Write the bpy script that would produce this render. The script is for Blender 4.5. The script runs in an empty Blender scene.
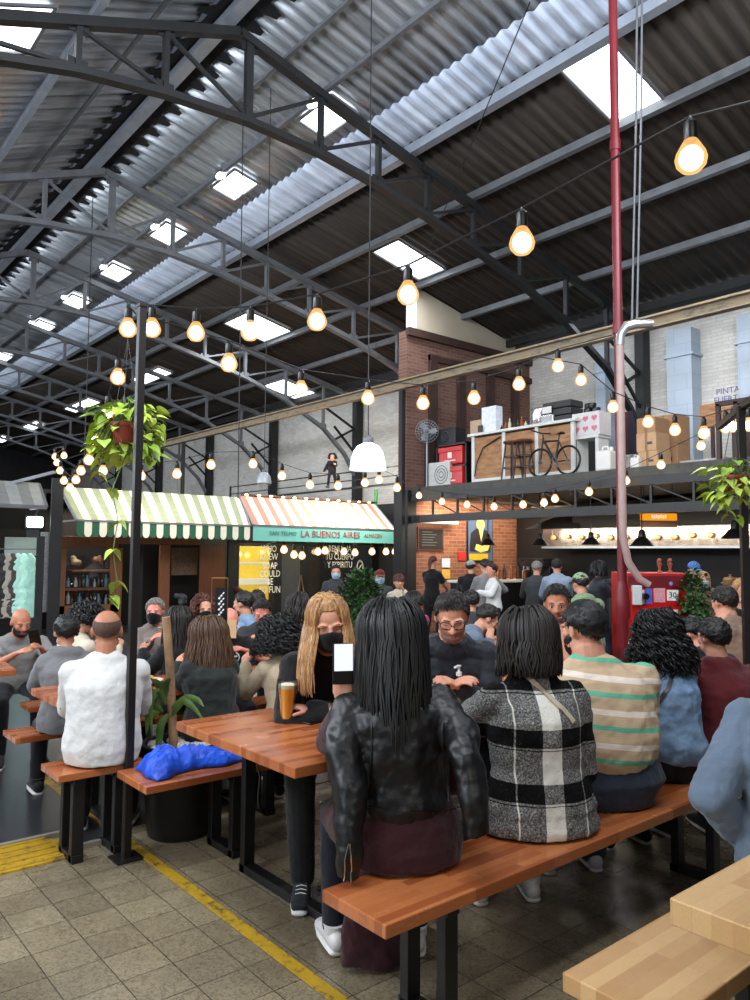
import bpy, math, random
import numpy as np
from mathutils import Vector, Matrix, noise
random.seed(7)
PI = math.pi
D = bpy.data
SC = bpy.context.scene
COL = SC.collection
rad = math.radians

# ------------------------------------------------------------ camera
FPX, CH = 759.3, 1.56
_p, _y, _r = rad(4.10), rad(39.86), rad(0.40)
cp, sp, cy, sy = math.cos(_p), math.sin(_p), math.cos(_y), math.sin(_y)
FW = Vector((sy*cp, cy*cp, sp)); RT0 = Vector((cy, -sy, 0)); UP0 = RT0.cross(FW)
RT = RT0*math.cos(_r)+UP0*math.sin(_r); UP = -RT0*math.sin(_r)+UP0*math.cos(_r)
CAM = Vector((0, 0, CH))
cd = D.cameras.new('camera'); cam = D.objects.new('camera', cd); COL.objects.link(cam)
M3 = Matrix((RT, UP, -FW)).transposed()
cam.matrix_world = Matrix.Translation(CAM) @ M3.to_4x4()
cd.sensor_fit = 'VERTICAL'; cd.sensor_height = 36.0; cd.lens = 36.0*FPX/1000.0
cd.clip_start = 0.05; cd.clip_end = 200
SC.camera = cam

# ------------------------------------------------------------ world, view, big lights
SC.view_settings.view_transform = 'Standard'
SC.view_settings.look = 'None'
SC.view_settings.gamma = 1.0
SC.view_settings.use_curve_mapping = False
SC.view_settings.exposure = 0.0
w = D.worlds.new('world'); SC.world = w; w.use_nodes = True
w.node_tree.nodes['Background'].inputs[0].default_value = (0.62, 0.75, 1.0, 1)
w.node_tree.nodes['Background'].inputs[1].default_value = 0.10

def area(name, loc, tgt, sx, sy_, power, color):
    l = D.lights.new(name, 'AREA'); l.shape = 'RECTANGLE'; l.size = sx; l.size_y = sy_
    l.energy = power; l.color = color
    o = D.objects.new(name, l); COL.objects.link(o); o.location = loc
    o.rotation_euler = (Vector(tgt)-Vector(loc)).to_track_quat('-Z', 'Y').to_euler()
    return o
# daylight from the rooflights above and behind the photographer, from the street
# door on the left; plus two added lamps out of view for the roof
area('rooflight_daylight', (0.3, 1.6, 7.3), (1.3, 2.8, 0), 1.8, 2.2, 205, (0.93, 0.97, 1.0))
area('street_door_daylight', (-4.2, 2.0, 2.6), (2.5, 4.0, 0.8), 3.0, 3.4, 150, (0.88, 0.94, 1.0))
area('entrance_daylight', (-0.6, -3.2, 3.4), (3.0, 4.0, 1.0), 3.0, 2.4, 75, (1.0, 0.95, 0.88))
area('roof_fill_left', (-3.6, 17, 4.6), (6.0, 17, 8.0), 30.0, 1.6, 3000, (0.86, 0.92, 1.0))  # unseen uplight added to brighten the upper roof slope
area('roof_fill_near', (3.5, .2, 6.9), (4.4, 12, 7.9), 7.0, 1.6, 850, (0.88, 0.93, 1.0))  # unseen light added behind the camera to rake both roof slopes
area('aisle_rooflight', (9.8, 10.7, 7.0), (9.8, 10.7, 0), 1.2, 0.9, 90, (0.95, 0.98, 1.0))
area('aisle_rooflight_far', (9.8, 16.5, 7.0), (9.8, 16.5, 0), 1.2, 1.4, 90, (0.95, 0.98, 1.0))
area('aisle_rooflight_near', (8.2, 5.2, 7.3), (8.2, 5.2, 0), 1.2, 0.8, 130, (0.95, 0.98, 1.0))

# ------------------------------------------------------------ photo point -> world
def _ray(px, py): return FW*FPX + RT*(px-375) + UP*(500-py)
def ZP(px, py, z): d = _ray(px, py); return CAM + d*((z-CH)/d.z)
def XP(px, py, v): d = _ray(px, py); return CAM + d*(v/d.x)
def YP(px, py, v): d = _ray(px, py); return CAM + d*(v/d.y)
def DP(px, py, v): return CAM + _ray(px, py)*(v/FPX)
def depth(P): return (Vector(P)-CAM).dot(FW)

# ------------------------------------------------------------ materials
def lin(c):
    return tuple((x/12.92 if x <= 0.04045 else ((x+0.055)/1.055)**2.4) for x in c)
MATS = {}
class NT:
    def __init__(s, name):
        s.m = D.materials.new(name); s.m.use_nodes = True; s.t = s.m.node_tree
        s.n = s.t.nodes; s.l = s.t.links; s.b = s.n['Principled BSDF']
    def add(s, t, **kw):
        x = s.n.new(t)
        for k, v in kw.items():
            if k.startswith('i_'): x.inputs[int(k[2:])].default_value = v
            else: setattr(x, k, v)
        return x
    def co(s, scale=(1, 1, 1), rot=(0, 0, 0), space='Object', loc=(0, 0, 0)):
        tc = s.add('ShaderNodeTexCoord'); mp = s.add('ShaderNodeMapping')
        mp.inputs['Scale'].default_value = scale; mp.inputs['Rotation'].default_value = rot; mp.inputs['Location'].default_value = loc
        s.l.new(tc.outputs[space], mp.inputs[0]); return mp.outputs[0]
    def noise(s, scale, vec=None, detail=3, rough=.55):
        x = s.add('ShaderNodeTexNoise'); x.inputs['Scale'].default_value = scale
        x.inputs['Detail'].default_value = detail; x.inputs['Roughness'].default_value = rough
        if vec is not None: s.l.new(vec, x.inputs['Vector'])
        return x.outputs['Fac']
    def ramp(s, fac, stops, interp='LINEAR'):
        x = s.add('ShaderNodeValToRGB'); x.color_ramp.interpolation = interp
        e = x.color_ramp.elements
        while len(e) < len(stops): e.new(0.5)
        for i, (p, c) in enumerate(stops):
            e[i].position = p; e[i].color = (*c, 1) if len(c) == 3 else c
        s.l.new(fac, x.inputs[0]); return x.outputs[0]
    def mix(s, fac, a, b, blend='MIX'):
        x = s.add('ShaderNodeMix', data_type='RGBA', blend_type=blend)
        for sock, v in ((x.inputs[0], fac), (x.inputs[6], a), (x.inputs[7], b)):
            if hasattr(v, 'is_linked') or isinstance(v, bpy.types.NodeSocket): s.l.new(v, sock)
            elif isinstance(v, (int, float)): sock.default_value = v
            else: sock.default_value = (*v, 1)
        return x.outputs[2]
    def math(s, op, a, b=None):
        x = s.add('ShaderNodeMath', operation=op)
        for i, v in enumerate((a, b)):
            if v is None: continue
            if isinstance(v, (int, float)): x.inputs[i].default_value = v
            else: s.l.new(v, x.inputs[i])
        return x.outputs[0]
    def bump(s, h, strength=.3, dist=.01):
        x = s.add('ShaderNodeBump'); x.inputs['Strength'].default_value = strength; x.inputs['Distance'].default_value = dist
        s.l.new(h, x.inputs['Height']); s.l.new(x.outputs[0], s.b.inputs['Normal'])
    def col(s, v): s.l.new(v, s.b.inputs['Base Color'])
    def set(s, rough=.6, metal=0, spec=.5):
        s.b.inputs['Roughness'].default_value = rough; s.b.inputs['Metallic'].default_value = metal
        s.b.inputs['Specular IOR Level'].default_value = spec

def mat(name, c, rough=.6, metal=0, var=.12, vs=8, bump=0, bs=40, bd=.004, emit=0, spec=.5, alpha=1, stretch=(1, 1, 1), ecol=None):
    if name in MATS: return MATS[name]
    t = NT(name); t.set(rough, metal, spec); c = lin(c)
    if var:
        co = t.co(stretch)
        n = t.noise(vs, co)
        t.col(t.ramp(n, [(0.25, tuple(x*(1-var) for x in c)), (0.75, tuple(min(1, x*(1+var)) for x in c))]))
    else: t.b.inputs['Base Color'].default_value = (*c, 1)
    if bump:
        co2 = t.co(stretch); t.bump(t.noise(bs, co2, 4), bump, bd)
    if emit:
        t.b.inputs['Emission Color'].default_value = (*(lin(ecol) if ecol else c), 1); t.b.inputs['Emission Strength'].default_value = emit
    if alpha < 1: t.b.inputs['Alpha'].default_value = alpha
    MATS[name] = t.m; return t.m

def fabric(name, c, rough=.85, bump=.35, bs=300, var=.1, fold=.0):
    if name in MATS: return MATS[name]
    t = NT(name); t.set(rough, 0, .25); c = lin(c)
    co = t.co(); n = t.noise(7, co); 
    t.col(t.ramp(n, [(.3, tuple(x*(1-var) for x in c)), (.7, tuple(min(1, x*(1+var)) for x in c))]))
    t.b.inputs['Sheen Weight'].default_value = .15
    a = t.noise(bs, co, 2); b = t.noise(22, co, 3)
    t.bump(t.math('ADD', t.math('MULTIPLY', a, .1), b), bump, .022)
    MATS[name] = t.m; return t.m

def skin(c, name):
    if name in MATS: return MATS[name]
    t = NT(name); t.set(.5, 0, .4); c = lin(c)
    co = t.co(); n = t.noise(14, co)
    t.col(t.ramp(n, [(.3, (c[0]*.92, c[1]*.84, c[2]*.82)), (.7, (min(1, c[0]*1.06), c[1]*1.03, c[2]))]))
    t.b.inputs['Subsurface Weight'].default_value = .12
    t.b.inputs['Subsurface Radius'].default_value = (.02, .008, .004)
    t.b.inputs['Subsurface Scale'].default_value = .5
    t.bump(t.noise(160, co, 2), .12, .002)
    MATS[name] = t.m; return t.m

def hairmat(name, c, c2=None, rough=.55):
    if name in MATS: return MATS[name]
    t = NT(name); t.set(rough, 0, .5); c = lin(c); c2 = lin(c2) if c2 else tuple(min(1, x*1.9+.004) for x in c)
    co = t.co((1, 1, .12)); n = t.noise(90, co, 3, .7)
    t.col(t.ramp(n, [(.35, c), (.72, c2)]))
    t.bump(n, .5, .004)
    MATS[name] = t.m; return t.m

def emis(name, c, strength):
    if name in MATS: return MATS[name]
    t = NT(name); e = t.add('ShaderNodeEmission'); e.inputs[0].default_value = (*lin(c), 1); e.inputs[1].default_value = strength
    t.l.new(e.outputs[0], t.n['Material Output'].inputs[0]); MATS[name] = t.m; return t.m

def glass(name, c=(.9, .95, .95), mixf=.75, rough=.03):
    if name in MATS: return MATS[name]
    t = NT(name); tr = t.add('ShaderNodeBsdfTransparent'); tr.inputs[0].default_value = (*c, 1)
    gl = t.add('ShaderNodeBsdfGlossy'); gl.inputs['Roughness'].default_value = rough
    fr = t.add('ShaderNodeFresnel'); fr.inputs[0].default_value = 1.45
    mx = t.add('ShaderNodeMixShader')
    f = t.math('ADD', t.math('MULTIPLY', fr.outputs[0], .8), .03)
    t.l.new(f, mx.inputs[0])
    t.l.new(tr.outputs[0], mx.inputs[1]); t.l.new(gl.outputs[0], mx.inputs[2])
    t.l.new(mx.outputs[0], t.n['Material Output'].inputs[0]); MATS[name] = t.m; return t.m

def butcher(name, c1, c2, c3, rough=.24, scale=1.0):
    if name in MATS: return MATS[name]
    t = NT(name); t.set(rough, 0, .5)
    co = t.co((1, 1, 1))
    br = t.add('ShaderNodeTexBrick'); t.l.new(co, br.inputs['Vector'])
    br.offset = .37; br.inputs['Scale'].default_value = 1
    br.inputs['Brick Width'].default_value = .42*scale; br.inputs['Row Height'].default_value = .036*scale
    br.inputs['Mortar Size'].default_value = .0006; br.inputs['Bias'].default_value = 0
    br.inputs['Color1'].default_value = (0, 0, 0, 1); br.inputs['Color2'].default_value = (1, 1, 1, 1); br.inputs['Mortar'].default_value = (.3, .3, .3, 1)
    base = t.ramp(br.outputs[0], [(0, lin(c1)), (.5, lin(c2)), (1, lin(c3))])
    g = t.noise(30, t.co((1, 14, 4)), 4, .65)
    t.col(t.mix(t.math('MULTIPLY', g, .45), base, lin(tuple(x*.62 for x in c1)), 'MIX'))
    r = t.ramp(t.noise(9, co), [(.3, (rough*.7,)*3), (.8, (rough*1.5,)*3)])
    t.l.new(r, t.b.inputs['Roughness'])
    t.bump(g, .05, .002)
    MATS[name] = t.m; return t.m

def brick(name, c1, c2, mortar, bw=.24, bh=.075, rot=(0, 0, 0), ms=.008, rough=.8, gloss_patch=False):
    if name in MATS: return MATS[name]
    t = NT(name); t.set(rough, 0, .4)
    co0 = t.co(); sx_ = t.add('ShaderNodeSeparateXYZ'); t.l.new(co0, sx_.inputs[0]); cb = t.add('ShaderNodeCombineXYZ')
    t.l.new(sx_.outputs[1 if rot[2] else 0], cb.inputs[0]); t.l.new(sx_.outputs[2], cb.inputs[1]); co = cb.outputs[0]
    br = t.add('ShaderNodeTexBrick'); t.l.new(co, br.inputs['Vector'])
    br.inputs['Scale'].default_value = 1; br.inputs['Brick Width'].default_value = bw; br.inputs['Row Height'].default_value = bh
    br.inputs['Mortar Size'].default_value = ms; br.inputs['Bias'].default_value = -.1
    br.inputs['Color1'].default_value = (*lin(c1), 1); br.inputs['Color2'].default_value = (*lin(c2), 1); br.inputs['Mortar'].default_value = (*lin(mortar), 1)
    n = t.noise(3.0, co, 4)
    t.col(t.mix(t.math('MULTIPLY', n, .35), br.outputs[0], lin(tuple(x*.72 for x in c1))))
    t.bump(t.math('SUBTRACT', t.noise(60, co), t.math('MULTIPLY', br.outputs[1], 1.6)), .5, .008)
    if gloss_patch:
        # old glazed coat survives on some bricks, the rest is dull
        r = t.ramp(t.noise(1.1, co, 2), [(.52, (.75,)*3), (.6, (.12,)*3)])
        t.l.new(r, t.b.inputs['Roughness'])
    MATS[name] = t.m; return t.m

# ------------------------------------------------------------ mesh builder
class MB:
    def __init__(s): s.v = []; s.f = []; s.mi = []; s.cur = 0
    def _add(s, vs, fs):
        o = len(s.v); s.v += [tuple(x) for x in vs]; s.f += [tuple(i+o for i in f) for f in fs]; s.mi += [s.cur]*len(fs); return s
    def box(s, c, d, rz=0, M=None):
        hx, hy, hz = d[0]/2, d[1]/2, d[2]/2
        vs = [Vector((a*hx, b*hy, e*hz)) for a in (-1, 1) for b in (-1, 1) for e in (-1, 1)]
        R = M if M is not None else Matrix.Rotation(rz, 3, 'Z')
        vs = [R @ v + Vector(c) for v in vs]
        return s._add(vs, [(0, 1, 3, 2), (4, 6, 7, 5), (0, 4, 5, 1), (2, 3, 7, 6), (0, 2, 6, 4), (1, 5, 7, 3)])
    def bb(s, a, b):
        return s.box([(a[i]+b[i])/2 for i in range(3)], [abs(b[i]-a[i]) for i in range(3)])
    def bar(s, a, b, w_, h_, side=None):
        a = Vector(a); b = Vector(b); d = (b-a); L = d.length
        if L < 1e-6: return s
        d /= L; sd = Vector(side) if side is not None else (Vector((0, 0, 1)).cross(d) if abs(d.z) < .95 else Vector((1, 0, 0)))
        sd = (sd - d*sd.dot(d)).normalized(); n = sd.cross(d)
        vs = [p + sd*x*w_/2 + n*y*h_/2 for p in (a, b) for x, y in ((-1, -1), (1, -1), (1, 1), (-1, 1))]
        return s._add(vs, [(0, 1, 2, 3), (7, 6, 5, 4), (0, 4, 5, 1), (1, 5, 6, 2), (2, 6, 7, 3), (3, 7, 4, 0)])
    def tube(s, pts, r, n=8, side=None, cap=True, round_=False):
        pts = [Vector(p) for p in pts]; N = len(pts)
        rr = [r]*N if not isinstance(r, (list, tuple)) else list(r)
        rr = [(x, x) if not isinstance(x, (list, tuple)) else x for x in rr]
        T = []
        for i in range(N):
            t = pts[min(i+1, N-1)]-pts[max(i-1, 0)]
            T.append(t.normalized() if t.length > 1e-9 else Vector((0, 0, 1)))
        if round_:
            a0, b0 = rr[0]; m0 = min(a0, b0); t0 = T[0]; a1, b1 = rr[-1]; m1 = min(a1, b1); t1 = T[-1]
            pre = [(pts[0]-t0*m0*k, (a0*q, b0*q), t0) for k, q in ((.97, .25), (.8, .6), (.45, .9))]
            post = [(pts[-1]+t1*m1*k, (a1*q, b1*q), t1) for k, q in ((.45, .9), (.8, .6), (.97, .25))]
            pts = [x[0] for x in pre]+pts+[x[0] for x in post]; rr = [x[1] for x in pre]+rr+[x[1] for x in post]; T = [x[2] for x in pre]+T+[x[2] for x in post]; N += 6
        if side is None:
            sd = Vector((0, 0, 1)).cross(T[0]) if abs(T[0].z) < .9 else Vector((1, 0, 0))
        else: sd = Vector(side)
        vs = []; fs = []
        for i in range(N):
            sd = sd - T[i]*sd.dot(T[i])
            if sd.length < 1e-6: sd = T[i].orthogonal()
            sd.normalize(); nn = T[i].cross(sd)
            for k in range(n):
                a = 2*PI*k/n
                vs.append(pts[i]+sd*math.cos(a)*rr[i][0]+nn*math.sin(a)*rr[i][1])
        for i in range(N-1):
            for k in range(n):
                a, b = i*n+k, i*n+(k+1) % n
                fs.append((a, b, b+n, a+n))
        if cap: fs.append(tuple(range(n-1, -1, -1))); fs.append(tuple((N-1)*n+k for k in range(n)))
        return s._add(vs, fs)
    def ell(s, c, r, R=None, nu=16, nv=10):
        if not isinstance(r, (list, tuple)): r = (r, r, r)
        R = R or Matrix.Identity(3); c = Vector(c); vs = [c+R@Vector((0, 0, -r[2]))]; fs = []
        for j in range(1, nv):
            e = -PI/2+PI*j/nv
            for i in range(nu):
                a = 2*PI*i/nu
                vs.append(c+R@Vector((r[0]*math.cos(e)*math.cos(a), r[1]*math.cos(e)*math.sin(a), r[2]*math.sin(e))))
        vs.append(c+R@Vector((0, 0, r[2]))); top = len(vs)-1
        for i in range(nu):
            fs.append((0, 1+(i+1) % nu, 1+i)); b = 1+(nv-2)*nu
            fs.append((top, b+i, b+(i+1) % nu))
        for j in range(nv-2):
            for i in range(nu):
                a = 1+j*nu+i; b = 1+j*nu+(i+1) % nu
                fs.append((a, b, b+nu, a+nu))
        return s._add(vs, fs)
    def lathe(s, c, prof, n=20, R=None):
        c = Vector(c); R = R or Matrix.Identity(3); vs = []; fs = []
        for r, z in prof:
            for k in range(n):
                a = 2*PI*k/n; vs.append(c+R@Vector((r*math.cos(a), r*math.sin(a), z)))
        for i in range(len(prof)-1):
            for k in range(n):
                a, b = i*n+k, i*n+(k+1) % n; fs.append((a, b, b+n, a+n))
        fs.append(tuple(range(n-1, -1, -1))); fs.append(tuple((len(prof)-1)*n+k for k in range(n)))
        return s._add(vs, fs)
    def quad(s, a, b, c, d): return s._add([a, b, c, d], [(0, 1, 2, 3)])
    def prism(s, poly, z0, z1, M=None, o=(0, 0, 0)):
        M = M or Matrix.Identity(3); o = Vector(o); n = len(poly)
        vs = [o+M@Vector((x, y, z)) for z in (z0, z1) for x, y in poly]
        return s._add(vs, [tuple(range(n-1, -1, -1)), tuple(range(n, 2*n))]+[(k, (k+1) % n, n+(k+1) % n, n+k) for k in range(n)])
    def build(s, name, m, parent=None, smooth=True, bevel=0, loc=None):
        me = D.meshes.new(name); me.from_pydata(s.v, [], s.f)
        ms = m if isinstance(m, (list, tuple)) else [m]
        for x in ms: me.materials.append(x)
        if len(ms) > 1: me.polygons.foreach_set('material_index', s.mi)
        if smooth: me.polygons.foreach_set('use_smooth', [True]*len(s.f))
        o = D.objects.new(name, me); COL.objects.link(o)
        if parent is not None: o.parent = parent
        if loc is not None: o.location = loc
        if bevel:
            b = o.modifiers.new('bevel', 'BEVEL'); b.width = bevel; b.segments = 2; b.limit_method = 'ANGLE'; b.harden_normals = False
        if smooth:
            try: me.set_sharp_from_angle(angle=rad(40))
            except Exception: pass
        return o

def tag(o, label=None, cat=None, group=None, kind=None):
    if label: o['label'] = label
    if cat: o['category'] = cat
    if group: o['group'] = group
    if kind: o['kind'] = kind
    return o
def thing(name, loc, label, cat, group=None, rz=0):
    o = D.objects.new(name, None); COL.objects.link(o); o.location = loc; o.rotation_euler = (0, 0, rz)
    o.empty_display_size = .1
    return tag(o, label, cat, group)
def dup(root, loc=None, rz=None, label=None, group=None, scale=None):
    r = root.copy(); COL.objects.link(r)
    if loc is not None: r.location = loc
    if rz is not None: r.rotation_euler = (0, 0, rz)
    if scale is not None: r.scale = (scale,)*3 if isinstance(scale, (int, float)) else scale
    if label: r['label'] = label
    if group: r['group'] = group
    for ch in list(root.children):
        c = ch.copy(); COL.objects.link(c); c.parent = r
        for g in ch.children:
            d = g.copy(); COL.objects.link(d); d.parent = c
    return r
def struct(name, mb, m, smooth=False, bevel=0): return tag(mb.build(name, m, None, smooth, bevel), kind='structure')
def text(name, body, size, m, M, parent=None, extrude=.002, align='CENTER', sx=1.0):
    cu = D.curves.new(name, 'FONT'); cu.body = body; cu.size = size; cu.extrude = extrude
    cu.align_x = align; cu.align_y = 'CENTER'; cu.resolution_u = 2
    tmp = D.objects.new(name, cu); COL.objects.link(tmp)
    dg = bpy.context.evaluated_depsgraph_get(); me = D.meshes.new_from_object(tmp.evaluated_get(dg))
    D.objects.remove(tmp); me.name = name
    me.transform(Matrix.Diagonal((sx, 1, 1, 1))); me.transform(M); me.materials.clear(); me.materials.append(m)
    o = D.objects.new(name, me); COL.objects.link(o)
    if parent is not None: o.parent = parent
    return o
ORD = ['first', 'second', 'third', 'fourth', 'fifth', 'sixth', 'seventh', 'eighth', 'ninth', 'tenth', 'eleventh', 'twelfth', 'thirteenth', 'fourteenth', 'fifteenth', 'sixteenth', 'seventeenth', 'eighteenth', 'nineteenth', 'twentieth']
# ============================================================ SETTING
WX, EZ, SL = 14.25, 6.40, .208          # right wall plane, eave height, roof slope
RX, RZ = 4.44, 8.44                     # ridge
def roofz(x): return EZ+SL*(WX-x) if x >= RX else RZ-.44*(RX-x)

# floor: terrazzo tiles with dark joints, smooth dark concrete in the aisle
t = NT('terrazzo_tile'); t.set(.3, 0, .5)
co = t.co((1, 1, 1), loc=(-.15, 0, 0))
br = t.add('ShaderNodeTexBrick'); t.l.new(co, br.inputs['Vector']); br.offset = 0
for k, v in (('Scale', 1), ('Brick Width', .2), ('Row Height', .2), ('Mortar Size', .0022), ('Bias', 0)): br.inputs[k].default_value = v
br.inputs['Color1'].default_value = (*lin((.54, .49, .40)), 1); br.inputs['Color2'].default_value = (*lin((.63, .58, .475)), 1); br.inputs['Mortar'].default_value = (*lin((.27, .25, .22)), 1)
vo = t.add('ShaderNodeTexVoronoi'); vo.inputs['Scale'].default_value = 130; t.l.new(co, vo.inputs['Vector'])
sp_ = t.ramp(vo.outputs['Color'], [(.2, (.28, .26, .22)), (.6, (1, 1, 1)), (.95, (1.0, .98, .9))])
c1 = t.mix(.55, br.outputs[0], sp_, 'MULTIPLY')
big = t.ramp(t.noise(1.3, co, 4), [(.35, (.45, .44, .42)), (.65, (1, 1, 1))])
t.col(t.mix(.8, c1, big, 'MULTIPLY'))
t.l.new(t.ramp(t.noise(5, co, 5), [(.3, (.16,)*3), (.7, (.42,)*3)]), t.b.inputs['Roughness'])
t.bump(t.math('SUBTRACT', t.noise(80, co, 2), t.math('MULTIPLY', br.outputs[1], 3.0)), .18, .003)
m_floor = t.m
mb = MB(); mb.bb((-6, -6, -.1), (20, 46, 0)); struct('floor', mb, m_floor)
m_conc = mat('dark_smooth_concrete', (.17, .175, .19), rough=.3, var=.45, vs=2.2, bump=.1, bs=30)
mb = MB(); mb.prism([(-6, 4.42), (1.46, 4.42), (1.46, 4.16), (1.66, 4.16), (1.66, 46), (-6, 46)], 0, .004)
mb.prism([(1.66, 4.3), (20, 4.3), (20, 46), (1.66, 46)], 0, .004); struct('trim_1', mb, m_conc)
m_curb = mat('pale_curb', (.52, .50, .45), rough=.5, var=.2, vs=6)
mb = MB(); mb.bar((1.13, 4.42, .012), (1.46, 4.42, .012), .03, .024); mb.bar((1.46, 4.42, .012), (1.46, 4.16, .012), .03, .024)
mb.bar((1.46, 4.16, .012), (1.66, 4.16, .012), .03, .024); struct('trim_2', mb, m_curb)
m_ylw = mat('worn_yellow_paint', (.66, .53, .12), rough=.5, var=.45, vs=10)
t = NT('worn_yellow_paint_chipped'); t.set(.45)
co = t.co(); n = t.noise(24, co, 6, .7)
t.col(t.ramp(n, [(.36, lin((.33, .30, .22))), (.46, lin((.67, .53, .12))), (.8, lin((.77, .62, .16)))])); m_yl2 = t.m
mb = MB(); mb.bar((1.69, 5.55, .006), (1.69, 2.0, .006), .055, .004, side=(1, 0, 0)); mb.bar((1.66, 5.55, .006), (2.6, 5.55, .006), .055, .004, side=(0, 1, 0))
mb.bar((1.69, 2.0, .006), (1.69, .2, .006), .055, .004, side=(1, 0, 0))
tag(mb.build('floor_line', m_yl2, None, False), 'worn yellow line painted on the floor along the table ends', 'floor marking')
# tactile paving
r = thing('tactile_paving', (0, 0, 0), 'yellow ribbed tactile paving at the left edge of the tiles', 'paving')
mb = MB(); poly = [(-1.2, 4.06), (1.40, 4.06), (1.50, 4.2), (1.36, 4.40), (1.0, 4.44), (-1.2, 4.44)]
mb.prism(poly, 0, .010); mb.build('plate', m_yl2, r, False)
mb = MB()
for i in range(5): mb.bar((-1.2, 4.10+.075*i, .012), (1.36, 4.10+.075*i, .012), .028, .010)
mb.build('rib', m_yl2, r, False, .003)

# walls
m_wbrick = brick('white_painted_brick', (.78, .765, .74), (.85, .84, .81), (.73, .72, .70), .22, .07, rot=(PI/2, 0, PI/2), ms=.006, gloss_patch=True)
def corr_wall(): pass
mb = MB(); mb.bb((WX, -4, 0), (WX+.3, 45, EZ+.05)); o = struct('wall_right', mb, m_wbrick)
m_dark = mat('dark_grey_wall', (.10, .10, .11), rough=.8, var=.3, vs=2)  # dark grey, mottled at random
mb = MB(); mb.bb((-4, 44, 0), (WX+.3, 44.3, 8.6)); struct('wall_back', mb, m_dark)
m_rbrick = brick('red_brick', (.40, .27, .225), (.49, .345, .29), (.47, .41, .38), .22, .072, rot=(PI/2, 0, 0))
mb = MB(); mb.bb((10.3, 11.35, 2.9), (WX, 11.6, 6.17)); struct('wall_mezzanine', mb, m_rbrick)
m_rbrick2 = brick('red_brick_bar_lit', (.52, .30, .21), (.62, .40, .29), (.58, .50, .44), .24, .078, rot=(PI/2, 0, 0))  # same brick wall, lighter and warmer copy for the stronger light at the bar
mb = MB(); mb.bb((10.42, 11.35, 0), (WX, 11.6, 2.9)); struct('wall_bar', mb, m_rbrick2)
# beige infill up to the sloping roof
m_beige = mat('beige_plaster', (.66, .62, .55), rough=.85, var=.08, vs=2, bump=.1)
mb = MB(); mb.prism([(10.58, 6.17), (WX, 6.17), (WX, roofz(WX)), (10.58, roofz(10.58))], -11.55, -11.40, M=Matrix(((1, 0, 0), (0, 0, -1), (0, 1, 0)))); struct('wall_gable', mb, m_beige)
mb = MB(); mb.bb((10.52, 11.36, 6.17), (10.58, 11.62, roofz(10.55))); struct('trim_3', mb, mat('white_strip', (.8, .82, .85), rough=.4))
# dark brick frame on the wall of the mezzanine: header and posts
m_rust = mat('dark_red_painted_steel', (.22, .145, .125), rough=.55, var=.25, vs=6)
mb = MB(); mb.bb((10.28, 11.25, 6.05), (WX, 11.36, 6.21)); mb.bb((10.9, 11.27, 5.62), (WX, 11.36, 5.75))
for x in (10.9, 11.75, 12.7, 13.55): mb.bb((x, 11.25, 2.9), (x+.2, 11.36, 5.75))
struct('trim_4', mb, m_rust)
# kitchen back wall
mb = MB(); mb.bb((13.7, 2.5, 0), (WX-.01, 11.3, 2.6)); struct('wall_kitchen', mb, mat('kitchen_dark_wall', (.06, .055, .055), rough=.7, var=.4, vs=3))

# roof: corrugated sheets, one surface per slope and band
m_zinc = None
t = NT('zinc_sheet'); t.set(.38, .55, .5)
co = t.co(); s1 = t.noise(1.1, t.co((.25, 5.0, 1)), 5, .7)
t.col(t.ramp(s1, [(.3, lin((.40, .42, .44))), (.5, lin((.66, .68, .70))), (.75, lin((.84, .86, .88)))])); m_zinc = t.m
t = NT('sooty_fibre_sheet'); t.set(.7, 0, .3)
s1 = t.noise(1.2, t.co((.3, 5.5, 1)), 5, .7)
t.col(t.ramp(s1, [(.3, lin((.125, .105, .09))), (.55, lin((.20, .175, .15))), (.8, lin((.28, .25, .22)))])); m_soot = t.m
t = NT('translucent_sheet'); t.set(.35, 0, .4)
s1 = t.noise(1.2, t.co((.3, 6.0, 1)), 4, .7)
cc = t.ramp(s1, [(.3, lin((.50, .545, .61))), (.7, lin((.76, .80, .86)))]); t.col(cc)
t.l.new(cc, t.b.inputs['Emission Color']); t.b.inputs['Emission Strength'].default_value = .30; m_trans = t.m
def corrugated(name, x0, x1, y0, y1, m, pitch=.20, amp=.022, off=0, nx=3, z=None):
    zf = z or roofz; ny = int((y1-y0)/pitch*8); xs = [x0+(x1-x0)*i/nx for i in range(nx+1)]
    vs = []; fs = []
    for j in range(ny+1):
        y = y0+(y1-y0)*j/ny; dz = amp*math.sin(2*PI*y/pitch)+off
        for x in xs: vs.append((x, y, zf(x)+dz))
    for j in range(ny):
        for i in range(nx):
            a = j*(nx+1)+i; fs.append((a, a+1, a+nx+2, a+nx+1))
    mb = MB(); mb._add(vs, fs); o = mb.build(name, m, None, True); tag(o, kind='structure')
    s = o.modifiers.new('t', 'SOLIDIFY'); s.thickness = .006; s.offset = 1
    return o
ROOF_Y0, ROOF_Y1 = 1.0, 44
corrugated('ceiling', 7.52, WX+.3, -1.5, ROOF_Y1, m_soot, off=.04)
corrugated('ceiling.001', 4.75, 6.95, ROOF_Y0, ROOF_Y1, m_zinc, off=.045)
corrugated('ceiling.002', 6.85, 7.55, ROOF_Y0, ROOF_Y1, m_trans, off=.03)
corrugated('ceiling.003', -3.5, 4.15, 5.0, ROOF_Y1, m_zinc, off=.045)
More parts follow.
